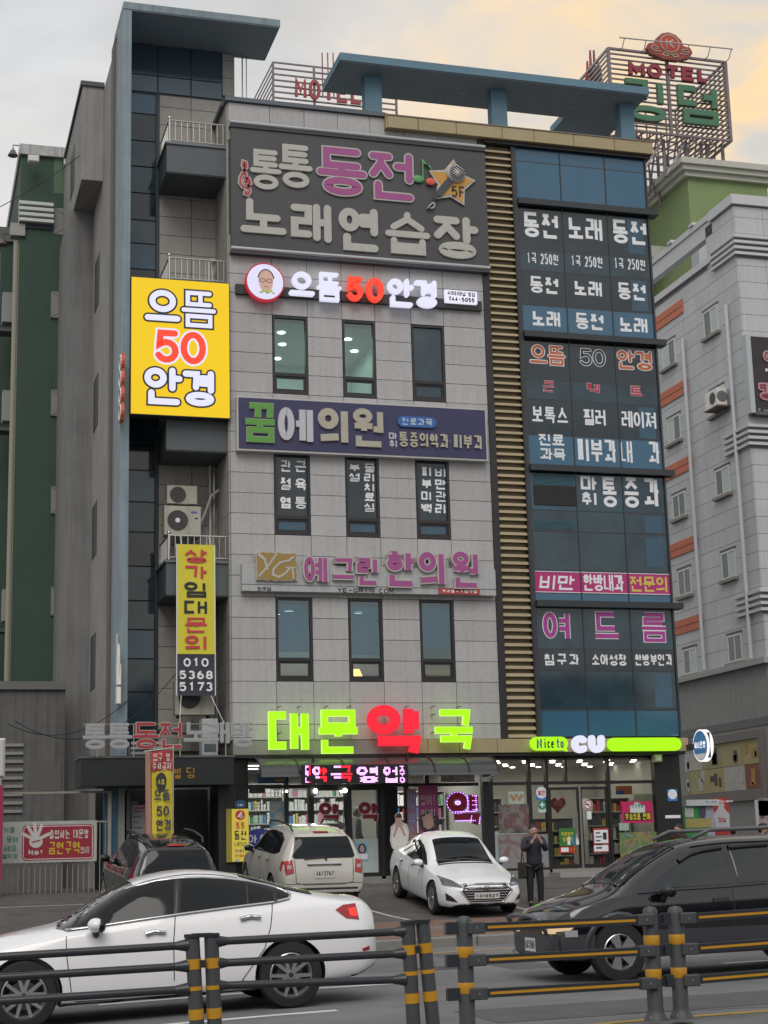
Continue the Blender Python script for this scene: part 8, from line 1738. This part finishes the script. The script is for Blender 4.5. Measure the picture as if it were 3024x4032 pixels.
# ================================================================== railings beside the photographer
post_m = mat('grey bollard plastic', (.055, .06, .066), .5, var=.08, scale=12, bump=.25, bscale=160); yel = mat('amber reflective band', (.50, .25, .015), .4, var=.06); rail_d = mat('dark rail', (.028, .031, .038), .38)
FY = -26.6
def flat_fence(lab, p0, p1, posts, rails, label_group='flat railings with yellow stripes'):
    pass
FA = root('roadside_railing', 'grey post railing with flat rails carrying yellow stripes, left section ending at a lone post', 'railing', (4.5, FY, 0), group='flat rail roadside railings')
FB = root('roadside_railing', 'grey post railing with flat yellow striped rails running out of the picture on the right', 'railing', (6.9, FY, 0), group='flat rail roadside railings')
def post(par, pxt, pyt, pxb, Y, lean=True):
    t = onY(pxt, pyt, Y); xb = onY(pxb, 4025, Y).x; zb = .03 * (t.x - 4); H = t.z - zb; r_ = .068
    f = lambda h: t.x + (xb - t.x) * (1 - h / H) * .4
    mb = MB(); prof = [(.105, 0), (.10, .02), (.078, .05), (r_, .09), (r_, H - .07), (r_ * .93, H - .035), (r_ * .7, H - .012), (0, H)]
    mb.lathe(prof, (t.x, Y, zb), 'z', 28); o = mb.build('post', post_m, par, smooth=40)
    for h0, h1 in ((.655 * H, .745 * H), (.36 * H, .45 * H)): MB().lathe([(r_ + .0015, h0), (r_ + .0025, h0 + .002), (r_ + .0025, h1 - .002), (r_ + .0015, h1)], (t.x, Y, zb), 'z', 28).build('reflective_band', yel, par, smooth=30)
    for a_ in (40, 140, 220, 320): MB().cyl((t.x + .088 * cos(radians(a_)), Y + .088 * sin(radians(a_)), zb + .01), (t.x + .088 * cos(radians(a_)), Y + .088 * sin(radians(a_)), zb + .045), .011, n=6).build('bolt', steel, par)
    return t.x
pA = post(FA, 1826, 3605, 1849, FY); pB = post(FA, 2558, 3568, 2585, FY); pC = post(FB, 2657, 3566, 2679, FY); 
t4 = onY(3260, 3540, FY); 
MB().lathe([(.105, 0), (.068, .09), (.068, .93), (0, 1.0)], (pC + 2.0, FY, .15), 'z', 24).build('post', post_m, FB, smooth=40)
def frail(par, xa, za, xb, zb_, tail=(0, 0)):
    # flat rail: bar, amber stripe, end clamps
    d = .028; h = .036
    mb = MB().add([(xa, FY - .085, za - h), (xb, FY - .085, zb_ - h), (xb, FY - .085, zb_ + h), (xa, FY - .085, za + h), (xa, FY - .03, za - h), (xb, FY - .03, zb_ - h), (xb, FY - .03, zb_ + h), (xa, FY - .03, za + h)], [(0,1,2,3),(4,7,6,5),(0,4,5,1),(3,2,6,7),(0,3,7,4),(1,5,6,2)])
    o = mb.build('rail', rail_d, par); a, b = xa + .16, xb - .16
    za_, zb2 = za + (zb_ - za) * .16 / (xb - xa), zb_ - (zb_ - za) * .16 / (xb - xa); q = .0105
    MB().add([(a, FY - .088, za_ - q), (b, FY - .088, zb2 - q), (b, FY - .088, zb2 + q), (a, FY - .088, za_ + q), (a, FY - .084, za_ - q), (b, FY - .084, zb2 - q), (b, FY - .084, zb2 + q), (a, FY - .084, za_ + q)], [(0,1,2,3),(0,4,5,1),(3,2,6,7),(0,3,7,4),(1,5,6,2)]).build('stripe', yel, o)
    for x, z in ((xa + .06, za), (xb - .06, zb_)): MB().bbox(x - .075, x + .075, FY - .098, FY - .02, z - h - .012, z + h + .012, .008).build('clamp', post_m, o); MB().cyl((x, FY - .103, z), (x, FY - .097, z), .009, n=8).build('rivet', steel, o)
    for x, z, s_ in ((xa, za, -1), (xb, zb_, 1)): MB().box(x, x + s_ * .15 , FY + .0, FY + .05, z - h, z + h).build('stub', rail_d, o)
for ya, yb_ in ((333, 296), (473, 430), (618, 570)):
    za = onY(1512 + .9114 * 345, 3350 + .9114 * ya, FY).z; zb_ = onY(1512 + .9114 * 1150, 3350 + .9114 * yb_, FY).z; frail(FA, pA + .02, za, pB - .02, zb_)
    MB().box(pA - .17, pA, FY - .03, FY + .03, za - .05, za + .05).build('stub', rail_d, FA)
for ya, yb_ in ((292, 278), (425, 410), (560, 548)):
    za = onY(1512 + .9114 * 1260, 3350 + .9114 * ya, FY).z; zb_ = za + .055; frail(FB, pC + .02, za, pC + 2.0, zb_)
    MB().box(pC - .13, pC, FY - .03, FY + .03, za - .05, za + .05).build('stub', rail_d, FB)
# round rail sections on the left: twin posts strapped with an amber collar
LYY = -27.3
def lpost(par, pxt, pyt, pxb, Y=LYY):
    t = onY(pxt, pyt, Y); xb = onY(pxb, 4032, Y).x; zb = .03 * (t.x - 4) - .1; H = t.z - zb; r_ = .055
    lx = lambda z: t.x + (xb - t.x) * (t.z - z) / (t.z - onY(pxb, 4032, Y).z)
    MB().tube([(lx(t.z), Y, t.z), (lx(t.z - .3), Y, t.z - .3), (lx(zb), Y, zb)], r_, 20).build('post', post_m, par, smooth=40)
    MB().cyl((t.x, Y, t.z), (t.x, Y, t.z + .025), r_ * 1.15, n=18).build('cap', blackp, par)
    for h in (.155, .355, .52): MB().cyl((lx(t.z - h), Y, t.z - h), (lx(t.z - h - (.075 if h != .355 else .03)), Y, t.z - h - (.075 if h != .355 else .03)), r_ + .003, n=20).build('reflective_band', yel, par, smooth=30)
    return t, lx
s1 = root('round_rail_railing', 'dark railing with three round rails, left section coming from the left edge', 'railing', (.5, LYY, 0), group='round rail railings'); s2 = root('round_rail_railing', 'dark railing with three round rails, middle section between the two strapped post pairs', 'railing', (2.5, LYY, 0), group='round rail railings'); s3 = root('round_rail_railing', 'lone round post, right one of the strapped pair in the picture middle', 'railing', (4, LYY, 0), group='round rail railings')
tA, lA = lpost(s1, 757, 3692, 775); tB, lB = lpost(s2, 832, 3688, 845); tC, lC = lpost(s2, 1606, 3640, 1628); tD, lD = lpost(s3, 1664, 3633, 1705)
def prail(par, A, B_):
    a = onY(*A, LYY); b = onY(*B_, LYY); d = (b - a).normalized(); MB().tube([a, a + d * .05, b - d * .05, b], [.026, .03, .03, .026], 14).build('rail', rail_d, par, smooth=40)
    for q, s_ in ((a, 1), (b, -1)): 
        if -.5 < q.x: MB().tube([q + d * s_ * .09, q + d * s_ * -.01], [.03, .05], 12).build('rail_socket', rail_d, par, smooth=40)
for (y0, y1, y2_, y3_) in ((462, 408, 392, 340), (552, 498, 486, 435), (655, 598, 583, 548)):
    s_ = .9114; prail(s1, (-300, 3350 + s_ * y0 + 15), (757 - 22, 3350 + s_ * y1)); prail(s2, (s_ * 935, 3350 + s_ * y2_), (1512 + s_ * 85, 3350 + s_ * (y3_ + 8)))
for T1, T2 in ((tA, tB), (tC, tD)): MB().box(T1.x - .02, T2.x + .02, LYY - .025, LYY + .025, T1.z - .215, T1.z - .17).build('strap', yel, s2); MB().box((T1.x + T2.x) / 2 - .02, (T1.x + T2.x) / 2 + .02, LYY - .06, LYY - .02, T1.z - .22, T1.z - .165).build('buckle', blackp, s2); MB().box(T1.x, T2.x, LYY - .05, LYY + .05, T1.z + .0, T1.z + .03).build('cap_bridge', blackp, s2)
# ================================================================== people
skin = mat('skin', (.42, .26, .20), .55); hair_m = mat('black hair', (.012, .010, .010), .5); navyj = mat('navy padded jacket', (.018, .018, .035), .7, var=.2, scale=30); trou = mat('black trousers', (.012, .012, .014), .8); bag_m = mat('black bag', (.015, .014, .014), .5)
def skinmesh(name, verts, edges, radii, m, par, lvl=2, rootv=0):
    me = bpy.data.meshes.new('t'); me.from_pydata(verts, edges, []); o = bpy.data.objects.new('t', me); COL.objects.link(o)
    sk = o.modifiers.new('s', 'SKIN'); sk.use_smooth_shade = True; sk.branch_smoothing = .6
    for i, r_ in enumerate(radii):
        d = me.skin_vertices[0].data[i]; rr = r_ if isinstance(r_, tuple) else (r_, r_); d.radius = rr; d.use_root = (i == rootv)
    ss = o.modifiers.new('u', 'SUBSURF'); ss.levels = lvl; ss.render_levels = lvl
    dg = bpy.context.evaluated_depsgraph_get(); me2 = bpy.data.meshes.new_from_object(o.evaluated_get(dg)); bpy.data.objects.remove(o)
    me2.materials.clear(); me2.materials.append(m); me2.polygons.foreach_set('use_smooth', [True] * len(me2.polygons))
    return link(name, me2, par, local=True)
def person(nm, lab, loc, rz, H=1.72, top_m=navyj, leg_m=trou, arms='phone', long_hair=False, cap=None, group=None, hair=hair_m, bag=False):
    r = root(nm, lab, 'person', loc, rz, scale=H / 1.72)
    # local frame: faces -Y, x to its left-hand picture side
    V = [(0,0,.95),(0,0,1.12),(0,-.01,1.30),(0,-.01,1.44),(0,-.02,1.52),(0,-.035,1.60)]; E_ = [(0,1),(1,2),(2,3),(3,4),(4,5)]; R_ = [(.14,.10),(.135,.095),(.15,.10),(.11,.075),.05,.05]
    def add(ps, rs, at):
        k = at
        for p, q in zip(ps, rs): V.append(p); R_.append(q); E_.append((k, len(V) - 1)); k = len(V) - 1
    if arms == 'phone': AR = [[(sg * .19, -.0, 1.42), (sg * .25, -.10, 1.18), (sg * .13, -.30, 1.30), (sg * .07, -.33, 1.42)] for sg in (-1, 1)]
    else: AR = [[(sg * .19, 0, 1.42), (sg * .24, .02, 1.14), (sg * .23, -.08, .92), (sg * .22, -.10, .84)] for sg in (-1, 1)]
    for A in AR: add(A, [.058, .045, .032, .026], 3)
    for sg in (-1, 1): add([(sg * .10, 0, .86), (sg * .11, -.01, .48), (sg * .11, .03, .10), (sg * .12, -.11, .04)], [.085, .058, .04, .036], 0)
    skinmesh('body', V, E_, R_, skin, r)
    MB().ball((0, -.035, 1.60), .108, 18, 14, (.80, .93, 1.14)).build('head', skin, r, smooth=True, local=True)
    mb = MB().ball((0, -.012, 1.655), .113, 18, 12, (.88, .98, .84)); mb.ball((0, .03, 1.61), .10, 14, 10, (.9, .85, 1.0))
    if long_hair: mb.ball((0, .05, 1.50), .12, 14, 10, (.9, .7, 1.5)); mb.ball((-.075, .0, 1.50), .05, 10, 8, (.8, 1, 2.6)); mb.ball((.075, .0, 1.50), .05, 10, 8, (.8, 1, 2.6))
    o = mb.build('hair', hair, r, smooth=True, local=True)
    if cap: MB().lathe([(.118, 0), (.116, .05), (.09, .10), (0, .125)], (0, -.02, 1.635), 'z', 20).ball((0, -.13, 1.645), .07, 12, 6, (1.1, 1.2, .15)).build('cap', cap, r, smooth=40, local=True)
    fb = MB()
    for sg in (-1, 1): fb.ball((sg * .035, -.128, 1.605), .011, 8, 6, (1.4, .6, .7))
    fb.build('eyes', hairp, r, smooth=True, local=True); MB().ball((0, -.145, 1.575), .016, 8, 6, (.7, 1, 1.3)).ball((-.088, -.03, 1.60), .022, 8, 6, (.4, .8, 1.2)).ball((.088, -.03, 1.60), .022, 8, 6, (.4, .8, 1.2)).build('nose_and_ears', skin, r, smooth=True, local=True); MB().ball((0, -.135, 1.535), .020, 8, 6, (1.2, .4, .35)).build('mouth', mat('lips', (.30, .10, .09), .5), r, smooth=True, local=True)
    # clothes: jacket with sleeves, trousers, shoes
    JV = [(0,.0,.79),(0,0,1.0),(0,0,1.15),(0,-.01,1.30),(0,-.01,1.42),(0,-.005,1.49)]; JE = [(0,1),(1,2),(2,3),(3,4),(4,5)]; JR = [(.185,.135),(.19,.14),(.185,.14),(.195,.14),(.15,.11),(.075,.075)]
    for A in AR:
        k = 4
        for p, q in zip(A[:3] + [tuple(lerp(A[2][i], A[3][i], .35) for i in range(3))], (.088, .078, .058, .052)): JV.append(p); JR.append(q); JE.append((k, len(JV) - 1)); k = len(JV) - 1
    skinmesh('jacket', JV, JE, JR, top_m, r)
    TV = [(0,0,.95)]; TE = []; TR = [(.165,.125)]
    for sg in (-1, 1):
        k = 0
        for p, q in zip([(sg * .10, 0, .80), (sg * .115, -.01, .47), (sg * .115, .02, .12), (sg * .115, .02, .07)], (.105, .082, .068, .066)): TV.append(p); TR.append(q); TE.append((k, len(TV) - 1)); k = len(TV) - 1
    skinmesh('trousers', TV, TE, TR, leg_m, r)
    for sg in (-1, 1): MB().ball((sg * .12, -.06, .045), .06, 12, 8, (.85, 2.1, .75)).build('shoe', mat('dark shoe', (.015, .015, .02), .5), r, smooth=True, local=True)
    # hands with fingers
    for sg, A in zip((-1, 1), AR):
        w = Vector(A[3]); d = (Vector(A[3]) - Vector(A[2])).normalized(); HV = [tuple(w - d * .01), tuple(w + d * .05)]; HE = [(0, 1)]; HR = [.022, (.034, .018)]
        side = Vector((1, 0, 0)); fw = Vector((0, -1, 0)) if arms == 'phone' else Vector((0, 0, -1)); curl = Vector((-sg, 0, 0)) * .6 + Vector((0, .3, .2))
        for i in range(4):
            b = w + d * .055 + Vector((0, -.012 + 0, 0)) + Vector((sg * .0 + (i - 1.5) * .017, 0, 0)); L1 = (.032, .036, .034, .026)[i]
            p1 = b + d * L1; p2 = p1 + (d * .5 + curl * .5).normalized() * L1 * .8; k = 1
            for p, q in ((b, .0095), (p1, .0085), (p2, .007)): HV.append(tuple(p)); HR.append(q); HE.append((k, len(HV) - 1)); k = len(HV) - 1
        tb = w + d * .015 + Vector((-sg * .03, -.012, 0)); k = 0
        for p, q in ((tb, .011), (tb + d * .03 + Vector((-sg * .012, -.008, 0)), .009)): HV.append(tuple(p)); HR.append(q); HE.append((k, len(HV) - 1)); k = len(HV) - 1
        skinmesh('hand', HV, HE, HR, skin, r, 1)
    if bag: MB().bbox(.20, .30, -.10, .16, .62, .98, .03).build('bag', bag_m, r, local=True)
    return r
mx_ = 0
pm = dep(2112, 3578, 34.9); man = person('person', 'man in a dark padded jacket standing beside the parked saloon and photographing with a phone', (pm.x, pm.y, zg(pm.x, pm.y)), -.15, 1.70)
hw_ = Vector((0, -.35, 1.50)); R_ = Matrix.Rotation(-.15, 4, 'Z'); pp_ = R_ @ (hw_ * (1.70 / 1.72)); ph = root('phone', 'dark phone held up in both hands by the man in the padded jacket', 'phone', (pm.x + pp_.x, pm.y + pp_.y, zg(pm.x, pm.y) + pp_.z), -.15)
MB().bbox(-.075, .075, -.006, .006, -.035, .035, .003).build('case', mat('phone case', (.02, .02, .025), .3), ph, local=True); MB().cyl((.05, -.012, .015), (.05, -.006, .015), .012, n=12).build('lens', carglass, ph, local=True)
bgp = root('shoulder_bag', 'black bag hanging at the left side of the man with the phone', 'bag', (pm.x - .27, pm.y + .02, zg(pm.x, pm.y) + .62)); MB().bbox(pm.x - .33, pm.x - .21, pm.y - .12, pm.y + .14, zg(pm.x, pm.y) + .58, zg(pm.x, pm.y) + .92, .03).tube([(pm.x - .27, pm.y - .08, zg(pm.x, pm.y) + .90), (pm.x - .27, pm.y, zg(pm.x, pm.y) + 1.15), (pm.x - .27, pm.y + .1, zg(pm.x, pm.y) + .90)], .012, 6).build('bag_body', bag_m, bgp)
q = onY(*f1.p(950, 830), -1.6); brownc = mat('brown coat', (.035, .018, .015), .8)
person('person', 'woman with long black hair in a dark coat walking past the black corner pillar', (q.x, -1.6, q.z - 1.54), -1.1, 1.64, brownc, trou, 'down', True)
q = onY(*f1.p(1385, 835), 1.0); person('person', 'dark haired person whose head just shows above the wagon roof, before the red banner', (q.x, 1.0, q.z - 1.60), 2.2, 1.66, navyj, trou, 'down')
q = onY(*f1.p(1610, 810), -3.0); person('person', 'person in a black cap behind the wagon at the right edge', (q.x, -3.0, q.z - 1.66), 1.0, 1.70, navyj, trou, 'down', False, mat('black cap', (.01, .01, .014), .7))
q = onY(*d1.p(1150, 930), 1.3); person('person', 'grey haired man in a grey jacket inside the pharmacy behind the right door', (q.x, 1.3, 1.02), 1.5, 1.72, mat('grey jacket', (.10, .10, .11), .8), trou, 'down', False, hair=mat('grey hair', (.12, .11, .10), .7))
